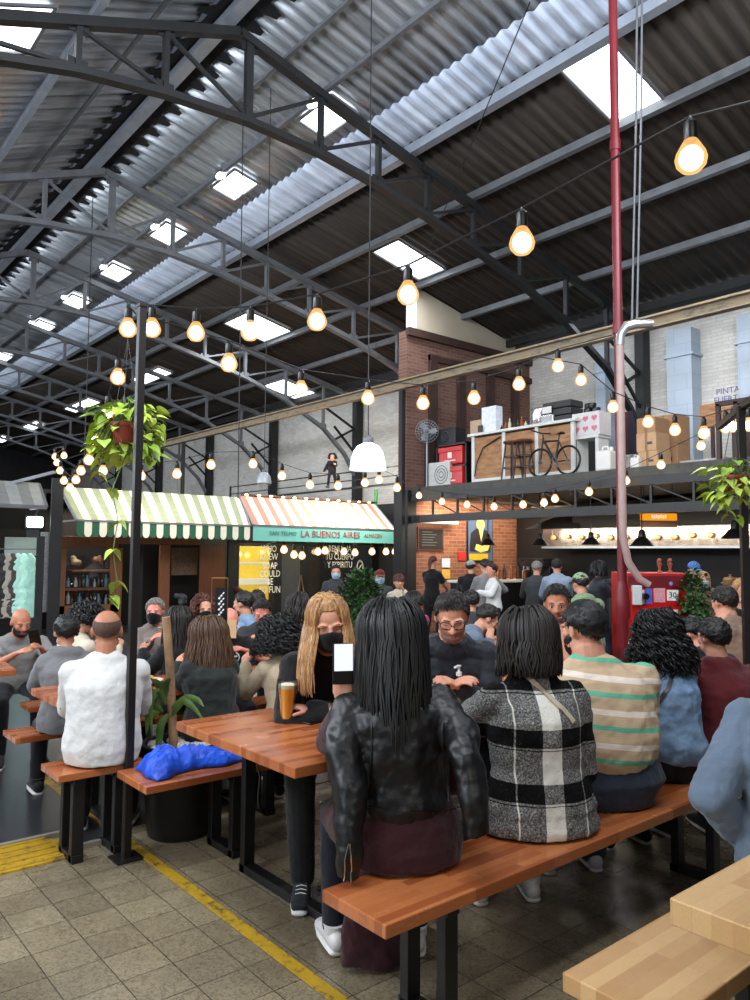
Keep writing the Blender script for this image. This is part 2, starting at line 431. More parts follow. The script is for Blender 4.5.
# black sawtooth strips stand in for the shaded gap between the cut sheet ends
m_blk = mat('matt_black_gap', (.035, .037, .042), rough=.9, var=.2)
mb = MB()
for sgn, xe in ((1, 4.75), (-1, 4.15)):
    y = ROOF_Y0
    while y < 42:
        a0, a1, b1 = roofz(RX)+.02, roofz(xe+sgn*.16), roofz(xe-sgn*.03)
        mb.quad((RX, y, a0), (xe+sgn*.16, y, a1), (xe+sgn*.16, y+.10, a1), (RX, y+.10, a0))
        mb._add([(RX, y+.10, a0), (xe+sgn*.16, y+.10, a1), (xe-sgn*.03, y+.17, b1), (xe-sgn*.03, y+.33, b1), (xe+sgn*.16, y+.40, a1), (RX, y+.40, a0)], [(0, 1, 2, 3, 4, 5)])
        y += .40
struct('trim_5', mb, m_blk)
m_steel = mat('grey_painted_steel', (.41, .42, .435), rough=.5, metal=.25, var=.22, vs=5)
m_steeld = mat('dark_grey_steel', (.115, .12, .125), rough=.55, metal=.2, var=.25, vs=5)
m_steell = mat('bright_galvanised_steel', (.62, .65, .69), rough=.4, metal=.4, var=.15, vs=4)
mb = MB(); mb.bar((RX, 5.0, RZ-.1), (RX, 43.5, RZ-.1), .17, .10); struct('trim_6', mb, m_steell)
def purlin(n, x, z, m, w_=.10, h_=.12, y0=-1.0, y1=43.5):
    mb = MB(); mb.bar((x, y0, z), (x, y1, z), w_, h_); struct('trim_%d' % n, mb, m)
purlin(7, 7.58, roofz(7.58)-.07, m_steell, .14, .14)
purlin(8, 8.95, roofz(8.95)-.07, m_steel)
purlin(9, 10.5, roofz(10.5)-.07, m_steel)
purlin(10, 12.0, roofz(12.0)-.07, m_steel)
purlin(11, 13.5, roofz(13.5)-.09, m_steeld, .10, .16)
purlin(12, 6.0, roofz(6.0)-.05, m_steel, .06, .07, 5)
purlin(13, 5.3, roofz(5.3)-.05, m_steel, .05, .05, 5)
purlin(14, 2.78, roofz(2.78)-.06, m_steell, .08, .10, 5)
purlin(15, 1.3, roofz(1.3)-.06, m_steell, .10, .10, 5)
purlin(16, 3.5, roofz(3.5)-.05, m_steel, .04, .05, 5)

# skylights
m_sky = emis('daylit_skylight_pane', (.96, .98, 1.0), 5.0)
def skylight(i, x0, x1, y0, y1, near=True, z=None):
    zf = z or roofz
    r = thing('skylight', ((x0+x1)/2, (y0+y1)/2, zf((x0+x1)/2)), SKL[i], 'skylight', 'rooflights')
    cx, cy_, cz = r.location
    mb = MB(); mb.quad(*[(x-cx, y-cy_, zf(x)-cz-.015) for x, y in ((x0, y0), (x0, y1), (x1, y1), (x1, y0))]); mb.build('pane', m_sky, r, False)
    mb = MB()
    for a, b in (((x0, y0), (x1, y0)), ((x1, y0), (x1, y1)), ((x1, y1), (x0, y1)), ((x0, y1), (x0, y0))):
        mb.bar((a[0]-cx, a[1]-cy_, zf(a[0])-cz-.03), (b[0]-cx, b[1]-cy_, zf(b[0])-cz-.03), .035, .03)
    mb.build('frame', m_steel, r, False)
SKL = ['largest skylight, high at the top right above the red pipe', 'square skylight above the brick corner of the mezzanine', 'skylight above the near end of the red striped awning', 'small skylight beside the eave left of the mezzanine wall',
       'strip skylight in the dark roof just right of the black pole top', 'strip skylight in the dark roof left of the black pole', 'tiny far strip skylight near the left edge in the dark roof', 'farthest dark-roof strip skylight at the left edge']
for i, a in enumerate([(7.62, 8.93, 4.88, 5.62), (9.15, 10.4, 10.33, 11.1), (9.2, 10.42, 15.8, 17.1), (12.26, 13.5, 19.0, 20.2), (9.72, 10.2, 22.2, 24.4), (9.72, 10.2, 28.4, 31.2), (9.72, 10.2, 35.0, 37.5), (9.72, 10.2, 40.5, 42.5)]): skylight(i, *a)
SKL += ['small skylight by the top chord of the nearest truss', 'second small skylight in the grey slope, left of the nearest truss', 'third small skylight down the grey slope', 'fourth small skylight down the grey slope', 'fifth small skylight down the grey slope', 'sixth small skylight down the grey slope, near the left edge', 'small far skylight at the left edge of the grey slope']
for k, y in enumerate((8.35, 11.1, 13.8, 16.6, 19.3, 22.1, 26.5)):
    skylight(8+k, 6.12, 6.6, y, y+.85)
    r = thing('roof_lamp', (6.02, y+.3, roofz(6.0)-.08), ('oval lamp beside the small skylight at the nearest truss' if k == 0 else 'oval lamp beside the %s small grey-slope skylight' % ORD[k]), 'lamp', 'oval lamps beside the small skylights')
    mb = MB(); mb.ell((0, 0, 0), (.07, .14, .05)); mb.build('diffuser', m_sky, r); mb = MB(); mb.bar((0, -.12, .045), (0, .12, .045), .1, .03); mb.build('housing', m_steel, r, False)
SKL += ['skylight in the left slope at the left edge', 'bright strip skylight behind the nearest truss at top left', 'thin strip skylight under the left slope skylight']
skylight(15, 1.55, 2.35, 8.3, 9.3); skylight(16, 1.45, 2.6, 6.9, 7.3); skylight(17, 1.5, 2.3, 9.45, 9.6)
# daylight slits under the eave
mb = MB(); y = 2.0
while y < 24:
    mb.box((13.62, y, roofz(13.62)+.005), (.05, .085, .03)); y += .2
tag(struct('window_1', mb, m_sky), kind='structure')
# wavy sheet lip below the slits and eave beam
purlin(17, 13.9, EZ-.02, m_steeld, .2, .26)

# trusses
def truss(n, y, m):
    root = thing('roof_truss', (0, y, 0), TRL[n], 'roof truss', 'steel roof trusses')
    bc = [(-2.5, 5.2), (-.5, 6.0), (1.0, 6.42), (1.8, 6.66), (2.6, 6.87), (3.62, 7.03), (4.75, 7.12), (5.9, 7.10), (6.95, 6.98), (7.95, 6.80), (9.0, 6.58), (10.2, 6.28), (11.5, 5.85), (12.8, 5.2), (13.6, 4.5), (14.0, 3.9)]
    def tz(x): return roofz(x)-.20 if x > 4.6 else RZ-.21-.40*(4.6-x)
    tc = [(-2.5, 5.3), (1.0, tz(1.0)), (2.6, tz(2.6)), (4.6, RZ-.2), (6, tz(6)), (8, tz(8)), (10.2, tz(10.2)), (12.8, tz(12.8)), (14.1, tz(14.1))]
    for nm, pts, w_, h_ in (('top_chord', tc, .13, .11), ('bottom_chord', bc, .13, .085)):
        mb = MB()
        for a, b in zip(pts[:-1], pts[1:]): mb.bar((a[0], 0, a[1]), (b[0], 0, b[1]), w_, h_, side=(0, 1, 0))
        mb.build(nm, m, root, False)
    vi = [2, 4, 5, 6, 7, 8, 9, 10, 11, 12, 13]
    for k in vi:
        x, z = bc[k]; mb = MB(); w_ = .10 if k == 6 else .065
        mb.bar((x, 0, z), (x, 0, tz(x)), .08, w_, side=(0, 1, 0))
        mb.box((x, 0, z+.07), (.22, .02, .14)); mb.box((x, 0, tz(x)-.06), (.22, .02, .12))
        mb.build('upright', m, root, False)
    for a, b in ((1, 2), (2, 4), (4, 5), (5, 6)):
        mb = MB(); mb.bar((bc[b][0], 0, bc[b][1]+.05), (bc[a][0], 0, tz(bc[a][0])-.05), .04, .045, side=(0, 1, 0)); mb.build('diagonal', m, root, False)
    for a, b in ((6, 7), (7, 8), (8, 9), (9, 10), (10, 11), (11, 12), (12, 13)):
        mb = MB(); mb.bar((bc[a][0], 0, bc[a][1]+.05), (bc[b][0], 0, tz(bc[b][0])-.05), .04, .045, side=(0, 1, 0)); mb.build('diagonal', m, root, False)
    # curved knee bracket and post at the wall
    mb = MB(); mb.bb((13.95, -.1, 2.9 if y < 11 else 0), (14.2, .1, roofz(14)-.1)); mb.build('post', m_steeld, root, False)
    mb = MB()
    for a, b in (((13.95, 5.3), (12.8, 5.85)), ((13.95, 4.6), (13.2, 5.3)), ((13.95, 5.3), (13.2, 4.9))): mb.bar((a[0], 0, a[1]), (b[0], 0, b[1]), .05, .06, side=(0, 1, 0))
    mb.build('knee_bracket', m_steeld, root, False)
TRL = ['nearest roof truss, dark steel, crossing the top left corner', 'second roof truss from the camera, light grey steel', 'third roof truss from the camera', 'fourth roof truss from the camera', 'fifth roof truss from the camera, small in the distance', 'sixth roof truss from the camera', 'farthest roof truss at the far end of the hall']
for n, y in enumerate((8.3, 13.0, 17.7, 22.4, 27.1, 31.8, 36.5)): truss(n, y, m_steeld if n == 0 else m_steel)

# pillars on the right wall with caps
m_pil = brick('pale_blue_painted_pillar', (.66, .71, .77), (.69, .74, .79), (.56, .61, .67), .5, .3, rot=(PI/2, 0, PI/2), ms=.003)
for y0, y1 in ((7.15, 7.66), (5.55, 6.27), (9.05, 9.3)):
    mb = MB(); mb.bb((13.88, y0, 0), (WX+.02, y1, 5.45)); mb.bb((13.84, y0-.05, 5.45), (WX+.02, y1+.05, 5.5)); mb.bb((13.88, y0, 5.5), (WX+.02, y1, 6.0)); struct('wall_pillar', mb, m_pil)
# horizontal channel carrying cables in front of the mezzanine
t = NT('yellow_lit_channel'); t.set(.6, .1)
t.col(t.ramp(t.noise(5, t.co((4, 1, 4)), 5, .7), [(.3, lin((.34, .30, .25))), (.5, lin((.55, .50, .42))), (.7, lin((.60, .48, .28)))])); m_chan = t.m  # the ochre tone is yellow light painted onto the pale channel
mb = MB(); mb.bar((10.0, 2.2, 4.93), (10.0, 24, 4.93), .05, .17); mb.bar((9.96, 2.2, 5.01), (9.96, 24, 5.01), .16, .03); mb.bar((9.96, 2.2, 4.85), (9.96, 24, 4.85), .14, .02); struct('trim_18', mb, m_chan)
m_iron = mat('black_iron', (.05, .05, .055), rough=.45, var=.2)
# posts that carry the channel
mb = MB()
for y in (11.2, 21.0): mb.bar((10.05, y, 0), (10.05, y, 4.9), .09, .09, side=(1, 0, 0))
struct('trim_19', mb, m_steeld)

# mezzanine deck, lattice girder and fascia
m_deck = mat('worn_dark_deck_edge', (.27, .265, .25), rough=.7, var=.35, vs=7, bump=.2)
mb = MB(); mb.bb((10.3, .6, 2.76), (WX, 11.35, 2.9)); struct('floor_mezzanine', mb, m_deck)
r = thing('lattice_girder', (10.3, .6, 0), 'black lattice girder carrying the front edge of the mezzanine', 'girder')
mb = MB(); mb.bb((-.04, 0, 2.62), (.1, 10.58, 2.755)); mb.build('top_chord', m_iron, r, False)
mb = MB(); mb.bb((-.04, 0, 2.2), (.1, 10.58, 2.34)); mb.build('bottom_chord', m_iron, r, False)
mb2 = MB()
for i in range(16):
    y = .1+i*.66; mb = MB(); mb.bar((0.02, y, 2.34), (0.02, y, 2.62), .035, .035, side=(1, 0, 0)); mb.build('upright', m_iron, r, False)
    if i < 15: mb = MB(); mb.bar((0.02, y+.66, 2.62), (0.02, y, 2.34), .02, .02, side=(1, 0, 0)); mb.build('diagonal', m_iron, r, False)
m_ceil = mat('corrugated_grey_under_deck', (.34, .31, .27), rough=.7, var=.25, vs=3)
mb = MB(); mb.bb((10.5, .6, 2.7), (WX, 11.35, 2.755)); struct('ceiling_bar', mb, m_ceil)
mb = MB(); mb.bb((10.2, 11.2, 0), (10.44, 11.62, 2.85)); struct('wall_column', mb, m_steeld)
# dark far zones below the white wall, left of the mezzanine
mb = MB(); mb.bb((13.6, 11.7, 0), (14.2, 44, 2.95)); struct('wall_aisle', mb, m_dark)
# beige office block at the far left
r = thing('office_block', (2.6, 34, 0), 'pale beige upstairs office with two dark windows at the far left', 'building')
mb = MB(); mb.bb((-6, 0, 0), (.9, 3, 5.6)); mb.build('wall', m_beige, r, False)
for x in (-.55, .1): mb = MB(); mb.bb((x, -.05, 3.6), (x+.35, 0, 4.9)); mb.build('window', m_blk, r, False)
mb = MB(); mb.bb((-6, -.12, 3.2), (1.0, 0, 3.35)); mb.build('ledge', m_steel, r, False)
# ============================================================ PEOPLE
VOX = [(.0065, .0085), (.009, .012), (.014, .017)]
TEX = D.textures.new('folds', 'CLOUDS'); TEX.noise_scale = .09; TEX.noise_depth = 2
TEXF = D.textures.new('fine_folds', 'CLOUDS'); TEXF.noise_scale = .035; TEXF.noise_depth = 2
def remesh(o, vox, smooth=2, fold=0, tex=None):
    m = o.modifiers.new('r', 'REMESH'); m.mode = 'VOXEL'; m.voxel_size = vox; m.use_smooth_shade = True
    if smooth: s = o.modifiers.new('s', 'SMOOTH'); s.iterations = smooth; s.factor = .5
    if fold:
        d = o.modifiers.new('d', 'DISPLACE'); d.texture = tex or TEX; d.strength = fold*1.6; d.mid_level = .5; d.texture_coords = 'LOCAL'
def ik(S, T, a, b, pole):
    S = Vector(S); T = Vector(T); d = T-S; L = min(d.length, (a+b)*.995); dn = d.normalized(); T = S+dn*L
    x = (a*a-b*b+L*L)/(2*L); h = math.sqrt(max(0, a*a-x*x)); p = Vector(pole); p = (p-dn*p.dot(dn)).normalized()
    return S+dn*x+p*h, T
class HF: pass
def hand(mb, W, dr, nrm, s=1, curl=.5, thumb=1, n=7, spread=.12):
    """palm, four unequal fingers with two bends, a thumb from the side. thumb=+1: thumb on +side"""
    dr = Vector(dr).normalized(); nrm = Vector(nrm); nrm = (nrm-dr*nrm.dot(dr)).normalized(); sd = dr.cross(nrm)*thumb
    k = s
    mb.tube([W-dr*.02*k, W+dr*.015*k, W+dr*.05*k, W+dr*.085*k], [(.024*k, .020*k), (.030*k, .018*k), (.041*k, .016*k), (.038*k, .013*k)], 10, side=sd, round_=True)
    for i, (off, L, r) in enumerate(((.029, .070, .0088), (.0105, .078, .009), (-.009, .072, .0088), (-.028, .057, .0078))):
        b = W+dr*(.083-abs(off)*.12)*k+sd*off*k; d1 = (dr+sd*off*spread*18*.1).normalized()
        pts = [b-d1*.012*k, b]; p = b; ang = 0
        for q, frac in enumerate((.45, .30, .25)):
            ang += curl*(.55, .75, .6)[q]
            dd = d1*math.cos(ang)+nrm*math.sin(ang); p = p+dd*L*frac*k; pts.append(p)
        mb.tube(pts, [r*k*1.05, r*k, r*k*.95, r*k*.88, r*k*.75], n, round_=True)
    b = W+dr*.022*k+sd*.026*k; d0 = (dr*.62+sd*.70+nrm*.35).normalized(); d1 = (dr*.85+sd*.30+nrm*.45*max(.4, curl)).normalized()
    mb.tube([b-d0*.012*k, b+d0*.034*k, b+d0*.034*k+d1*.028*k, b+d0*.034*k+d1*.052*k], [.013*k, .0115*k, .0105*k, .0085*k], n, round_=True)

def cap_hair(c, R, rx, line, thick, s, nz=.006, nu=44, nv=26, nsc=30):
    """scalp shell: line(az_deg from face centre)->elevation of the hairline"""
    mb = MB(); vs = []; idx = {}
    for j in range(nv+1):
        el = 90-150*j/nv
        for i in range(nu):
            az = 360*i/nu; a = rad(az); rel = abs((az+180) % 360-180)
            ln = line(rel); e = el
            if e < ln: e = ln-.3*(ln-el)*0
            m = max(0, min(1, (el-ln)/22)); m = m*m*(3-2*m)
            e = max(el, ln)
            d = Vector((math.sin(a)*math.cos(rad(e)), math.cos(a)*math.cos(rad(e)), math.sin(rad(e))))
            n_ = noise.noise(d*nsc*.13*3+Vector((s*9, rx[0]*50, 0)))
            k = thick*(.25+.75*m)+n_*nz*m*2
            if el < ln: k = -.004
            vs.append(c+R@Vector((d.x*(rx[0]+k), d.y*(rx[1]+k), d.z*(rx[2]+k))))
    fs = []
    for j in range(nv):
        for i in range(nu):
            az = 360*(i+.5)/nu; rel = abs((az+180) % 360-180); el = 90-150*j/nv
            if el < line(rel)-2: continue
            fs.append((j*nu+i, j*nu+(i+1) % nu, (j+1)*nu+(i+1) % nu, (j+1)*nu+i))
    mb._add(vs, fs); return mb
def interp(pts):
    def f(x):
        for (a, b), (c_, d) in zip(pts[:-1], pts[1:]):
            if x <= c_: t_ = (x-a)/(c_-a); t_ = t_*t_*(3-2*t_); return b+(d-b)*t_
        return pts[-1][1]
    return f
def locks(mb, c, R, rx, n, L, face=52, flare=1.15, r=.0075, curl=0, cf=30, seed=0, thick=.012, front=None, drop_el=-5, sides=5, elmin=15, elmax=82, lvar=.12, back=0.0, segs=8, top_z=None):
    rn = random.Random(seed)
    for k in range(n):
        az = face+(360-2*face)*(k+rn.random()*.8)/n
        a = rad(az); el0 = rn.uniform(elmin, elmax); th = thick*(.4+.9*rn.random())
        pts = []; N1 = 6
        for q in range(N1):
            e = el0+(drop_el-el0)*q/(N1-1)
            d = Vector((math.sin(a)*math.cos(rad(e)), math.cos(a)*math.cos(rad(e)), math.sin(rad(e))))
            kk = th if q else th*.2
            pts.append(c+R@Vector((d.x*(rx[0]+kk), d.y*(rx[1]+kk), d.z*(rx[2]+kk))))
        p0 = pts[-1]; hd = Vector((p0.x-c.x, p0.y-c.y, 0)); LL = L*(1-lvar*rn.random())*(1 if front is None else front(abs((az+180) % 360-180)))
        ph = rn.uniform(0, 6.28); sdv = hd.cross(Vector((0, 0, 1))).normalized() if hd.length > 1e-4 else Vector((1, 0, 0))
        hn = hd.normalized() if hd.length > 1e-4 else Vector((0, 1, 0))
        for q in range(1, segs+1):
            u = q/segs; p = p0+hd*((flare-1)*math.sin(u*PI/2))+Vector((0, -back*u, -LL*u))
            p += sdv*(.010*math.sin(ph+u*5))*(1 if not curl else 0)
            pts.append(p)
        if curl:
            # resample with a spiral
            out = []; M = len(pts)*3
            for i in range(M):
                f_ = i/(M-1)*(len(pts)-1); a_ = int(min(f_, len(pts)-2)); tt = f_-a_
                p = pts[a_].lerp(pts[a_+1], tt); w_ = curl*min(1, i/6)
                out.append(p+sdv*math.cos(ph+i*cf*.03)*w_+hn*math.sin(ph+i*cf*.03)*w_)
            pts = out
        rr = [r*(.8+.5*math.sin(PI*min(1, i/(len(pts)-1)*1.05))) for i in range(len(pts))]; rr[-1] = r*.25; rr[-2] = r*.6
        mb.tube(pts, rr, sides)

def tufts(mb, c, R, rx, line, n, L, r, lift=.35, seed=0, thick=.006, swirl=0.0):
    rn = random.Random(seed)
    for k in range(n):
        az = rn.uniform(0, 360); rel = abs((az+180) % 360-180); lo = line(rel)+3; el = math.degrees(math.asin(rn.uniform(math.sin(rad(max(-60, lo))), 1)))
        a = rad(az); e = rad(el)
        d = Vector((math.sin(a)*math.cos(e), math.cos(a)*math.cos(e), math.sin(e)))
        t_ = Vector((math.sin(a)*-math.sin(e), math.cos(a)*-math.sin(e), math.cos(e)))*-1      # down the scalp
        fwd = Vector((.15, 1, 0)); fwd = fwd-d*fwd.dot(d)
        g_ = (t_*(1 if el < 55 else .3)+fwd*(.2 if el < 55 else 1)).normalized()
        P_ = lambda d_, k_: c+R@Vector((d_.x*(rx[0]+k_), d_.y*(rx[1]+k_), d_.z*(rx[2]+k_)))
        ll = L*rn.uniform(.6, 1.3)*(1 if el > 10 else .5); q1 = (d+g_*ll/.09*.5).normalized(); q2 = (d+g_*ll/.09).normalized()
        mb.tube([P_(d, thick*.3), P_(q1, thick+ll*lift*.7*rn.random()), P_(q2, thick*.8+ll*lift*rn.random())], [r, r*.9, r*.3], 4)

def person(label, px, py, plane, val, face, pose='sit', sex='m', lean=.15, roll=0, head=(0, 0, 0), armL='lap', armR='lap', lod=1,
           sk='skin_light', top=None, bottom=None, hair=None, shoes='white', face_items=(), legs=None, seat=.46, group=None, size=None, belly=0, cat='person', hide_legs=False, curlL=.6, curlR=.6, zoff=0, wid=1.0):
    P = {'X': XP, 'Y': YP, 'D': DP}[plane](px, py, val)
    fz = P.z; fr = rad(face)-PI/2
    wm = wid*(1.0 if sex == 'm' else .92)
    def spine(s):
        base = Vector((0, 0, seat+.09*s)) if pose == 'sit' else Vector((0, 0, .93*s))
        pts = [base]; 
        for L, k in ((.16, .35), (.16, .85), (.12, 1.15), (.07, 1.3)):
            a = lean*k; d = Vector((math.sin(roll), math.sin(a)*math.cos(roll), math.cos(a)*math.cos(roll)))
            pts.append(pts[-1]+d*L*s)
        a = lean*.7+head[1]*.25; d = Vector((math.sin(roll*.5), math.sin(a), math.cos(a)))
        nk = pts[-1]+d*.07*s; pts.append(nk)
        RH = Matrix.Rotation(head[0], 3, 'Z') @ Matrix.Rotation(-head[1], 3, 'X') @ Matrix.Rotation(head[2], 3, 'Y')
        hc = nk + (RH@Vector((0, .020, .086))*s)*.6 + (d*.086*s)*.4 + Vector((0, .005, 0))
        return pts, hc, RH
    s = size or 1.0
    if size is None:
        for _i in range(12):
            z = spine(s)[1].z
            s *= 1+.8*(fz-z)/max(.5, (z-(seat if pose == 'sit' else 0)))
        s = max(.80 if pose == 'sit' else .75, min(1.14, s))
    S, HC, RH = spine(s); hs = min(1.06, max(.90, s))*(1.07 if lod == 0 else 1.0)
    R2 = Matrix.Rotation(fr, 3, 'Z')
    off = R2@HC; base = Vector((P.x-off.x, P.y-off.y, zoff))
    root = thing('person', base, label, cat, group, fr)
    skm = SKINS[sk]
    vb, vc = VOX[lod]
    # ---- body
    def lerp_s(u):
        if u < 0: return S[0]+(S[0]-S[1]).normalized()*(-u)*.16*s
        i = int(min(u, len(S)-2)); return S[i].lerp(S[i+1], u-i)
    if sex == 'm': sec = [(-.5, .12, .10), (0, .168, .118), (.5, .158, .112), (1, .146, .105), (1.6, .155, .112), (2.2, .168, .118), (2.7, .172, .108), (3.0, .15, .088), (3.4, .105, .07), (3.8, .066, .06), (4.3, .056, .056), (5.0, .054, .056)]
    else: sec = [(-.5, .13, .10), (0, .175, .122), (.5, .155, .108), (1, .128, .095), (1.6, .138, .105), (2.2, .15, .118), (2.7, .152, .10), (3.0, .132, .08), (3.4, .092, .064), (3.8, .055, .052), (4.3, .046, .048), (5.0, .044, .048)]
    bl = lambda u: 1+belly*math.exp(-((u-.9)/.8)**2)
    def torso(mb, t, u0, u1, loose=0, low=None):
        pts = []; rr = []
        if low:
            for (zz, ra, rb, oy) in low: pts.append(Vector((0, oy, zz))); rr.append((ra, rb))
        for u, a, b in sec:
            if u0 <= u <= u1:
                lo = loose*(1 if u < 2.4 else max(0, 1-(u-2.4)/.8))
                pts.append(lerp_s(u)); rr.append(((a*s*wm+t+lo*.6)*(1+.4*(bl(u)-1)), b*s*bl(u)+t+lo))
        mb.tube(pts, rr, 20, side=(math.cos(roll), 0, -math.sin(roll)), round_=True)
    sw = (.172 if sex == 'm' else .148)*s*wm
    dirs = (S[3]-S[2]).normalized(); lat = Vector((math.cos(roll), 0, -math.sin(roll)))
    SJ = {1: S[3]+lat*sw-dirs*.022*s, -1: S[3]-lat*sw-dirs*.022*s}
    ua, fa = .285*s, .25*s
    PRE = {'lap': ((.10, .24, seat+.16), (.25, -.5, -.8)), 'table': ((.11, .34, .85), (.35, -.25, -.9)), 'tablein': ((.035, .36, .85), (.5, -.1, -.8)),
           'cross': ((-.10, .30, .84), (.9, .1, -.5)), 'phone': ((.07, .30, 1.0), (.6, -.1, -.8)), 'chin': ((.03, .22, HC.z-.16*s), (.5, .1, -.9)),
           'hang': ((.25, .02, .93*s-.10), (.3, -1, 0)), 'bench': ((.27, .02, seat+.10), (.4, -1, 0)), 'down': ((.24, .05, seat+.15), (.3, -1, 0)), 'fwd': ((.14, .40, 1.05*s), (.5, -.2, -.8)),
           'side': ((.22, .12, seat+.24), (.6, -.8, -.1))}
    arms = {}
    for sg, A, cu in ((1, armR, curlR), (-1, armL, curlL)):
        extra = None
        if isinstance(A, str): T, pole = PRE[A]
        elif A[0] == 'w':
            Ri = R2.transposed(); T = Ri@(Vector(A[1])-base); pole = Ri@Vector(A[2])
            extra = (Ri@Vector(A[3]), Ri@Vector(A[4])) if len(A) > 3 else None
        else: T, pole = A[0], A[1]; extra = A[2] if len(A) > 2 else None
        if isinstance(A, str): T = (T[0]*sg, T[1], T[2]); pole = (pole[0]*sg, pole[1], pole[2])
        E_, W_ = ik(SJ[sg], T, ua, fa, pole); arms[sg] = (SJ[sg], E_, W_, extra, cu)
    # legs
    hipw = .088*s; LG = {}
    for sg in (1, -1):
        hp = S[0]+Vector((sg*hipw, .0, -.02*s)); 
        if pose == 'sit':
            ft = legs[sg] if legs else (sg*.13, .44*s, .075)
            ft = Vector(ft); kn = Vector((sg*.13, .42*s, seat+.055)) if not legs or len(legs) < 3 else Vector(legs[2*sg])
            kn = Vector(((hp.x+ft.x)/2+sg*.03, .0, 0)); kn, ft = ik(hp, ft, .43*s, max(.36, .41*s), (sg*.12, .8, 1.0))
        else:
            ft = Vector(legs[sg]) if legs else Vector((sg*.10, -.01+sg*.05, .075)); kn, ft = ik(hp, ft, .43*s, .43*s, (sg*.05, 1, 0))
        LG[sg] = (hp, kn, ft)
    def sit_clamp(mb, dz):
        if pose == 'sit': mb.v = [(v[0], v[1], max(v[2], seat+dz)) for v in mb.v]
    mb = MB(); torso(mb, 0, -.5, 5.0)
    for sg in (1, -1):
        hp, kn, ft = LG[sg]; mb.tube([hp, hp.lerp(kn, .5), kn], [.085*s, .072*s, .052*s], 12, round_=True)
    sit_clamp(mb, .014)
    for sg in (1, -1):
        J, E_, W_, ex, cu = arms[sg]
        mb.ell(J, .058*s)
        mb.tube([J, J.lerp(E_, .4), E_], [.05*s, .046*s, .037*s], 12, round_=True)
        mb.tube([E_, E_.lerp(W_, .35), E_.lerp(W_, .8), W_], [.037*s, .038*s, .028*s, .0245*s], 12, round_=True)
        fd = (W_-E_).normalized()
        if ex: hd, hn = Vector(ex[0]), Vector(ex[1])
        else: hd = (fd+Vector((0, .15, -.1))).normalized(); hn = Vector((-sg*.8, .1, -.6))
        hand(mb, W_+hd.normalized()*.012, hd, hn, .98*hs*(1 if sex == 'm' else .9), cu, thumb=(1 if hd.cross(hn).dot(Vector((0, .3, 1))) > 0 else -1), n=7 if lod < 2 else 6)
        hp, kn, ft = LG[sg]
        mb.tube([kn, kn.lerp(ft, .35), ft], [.052*s, .05*s, .034*s], 12, round_=True)
    h = lambda x, y, z: HC+RH@(Vector((x, y, z))*hs)
    mb.tube([S[4], S[5], h(0, -.012, -.06)], [.058*s*wm if sex == 'm' else .047*s, .055*s*wm if sex == 'm' else .045*s, .052*hs], 14, round_=True)
    E3 = lambda c, r, R=None: mb.ell(h(*c), tuple(x*hs for x in r), RH if R is None else RH@R, 20, 14)
    jw = 1.0 if sex == 'm' else .92
    E3((0, -.014, .022), (.074, .093, .086)); E3((0, .022, -.030), (.060*jw, .068, .084)); E3((0, .050, -.088), (.026*jw, .024, .021))
    for sg in (1, -1):
        E3((sg*.033, .058, -.022), (.026, .026, .024)); E3((sg*.030, .074, .016), (.026, .014, .0085)); E3((sg*.046*jw, .025, -.066), (.020, .034, .022))
        E3((sg*.075, -.008, -.010), (.010, .019, .031), Matrix.Rotation(.25*sg, 3, 'Z'))
    mb.tube([h(0, .084, .008), h(0, .097, -.012), h(0, .107, -.030)], [.0085*hs, .010*hs, .0135*hs], 8, round_=True)
    for sg in (1, -1): E3((sg*.012, .094, -.033), (.009, .010, .008))
    E3((0, .083, -.058), (.022, .010, .0065)); E3((0, .080, -.068), (.019, .010, .0065))
    body = mb.build('body', skm, root); remesh(body, vb if lod else .0055, 2 if lod < 2 else 1)
    # ---- face details
    if 'noface' not in face_items:
        for sg in (1, -1):
            if 'closed' not in face_items:
                m2 = MB(); m2.ell(h(sg*.030, .0765, -.002), (.0125*hs, .0105*hs, .0075*hs), RH, 12, 8); m2.build('eye', M_eyew, root)
                m2 = MB(); m2.ell(h(sg*.030, .0850, -.0025), (.0052*hs, .003*hs, .0055*hs), RH, 10, 6); m2.build('iris', M_dark, root)
            m2 = MB(); m2.tube([h(sg*.018, .0865, .003), h(sg*.030, .0895, .0055 if 'closed' not in face_items else -.001), h(sg*.043, .0815, .002)], [.001, .0016*hs, .001], 5); m2.build('eyelashes', M_dark, root)
            m2 = MB(); m2.tube([h(sg*.014, .0885, .019), h(sg*.030, .0905, .0245), h(sg*.048, .077, .019)], [.002*hs, (.0035*hs, .0025*hs), .0012*hs], 6); m2.build('eyebrow', HAIRM[hair[1]] if hair and hair[1] else M_dark, root)
        if 'mask' not in face_items and 'blackmask' not in face_items:
            m2 = MB(); m2.ell(h(0, .0885, -.0575), (.021*hs, .006*hs, .0042*hs), RH, 12, 6); m2.ell(h(0, .0865, -.0665), (.0175*hs, .006*hs, .0048*hs), RH, 12, 6); m2.build('lips', M_lip, root)
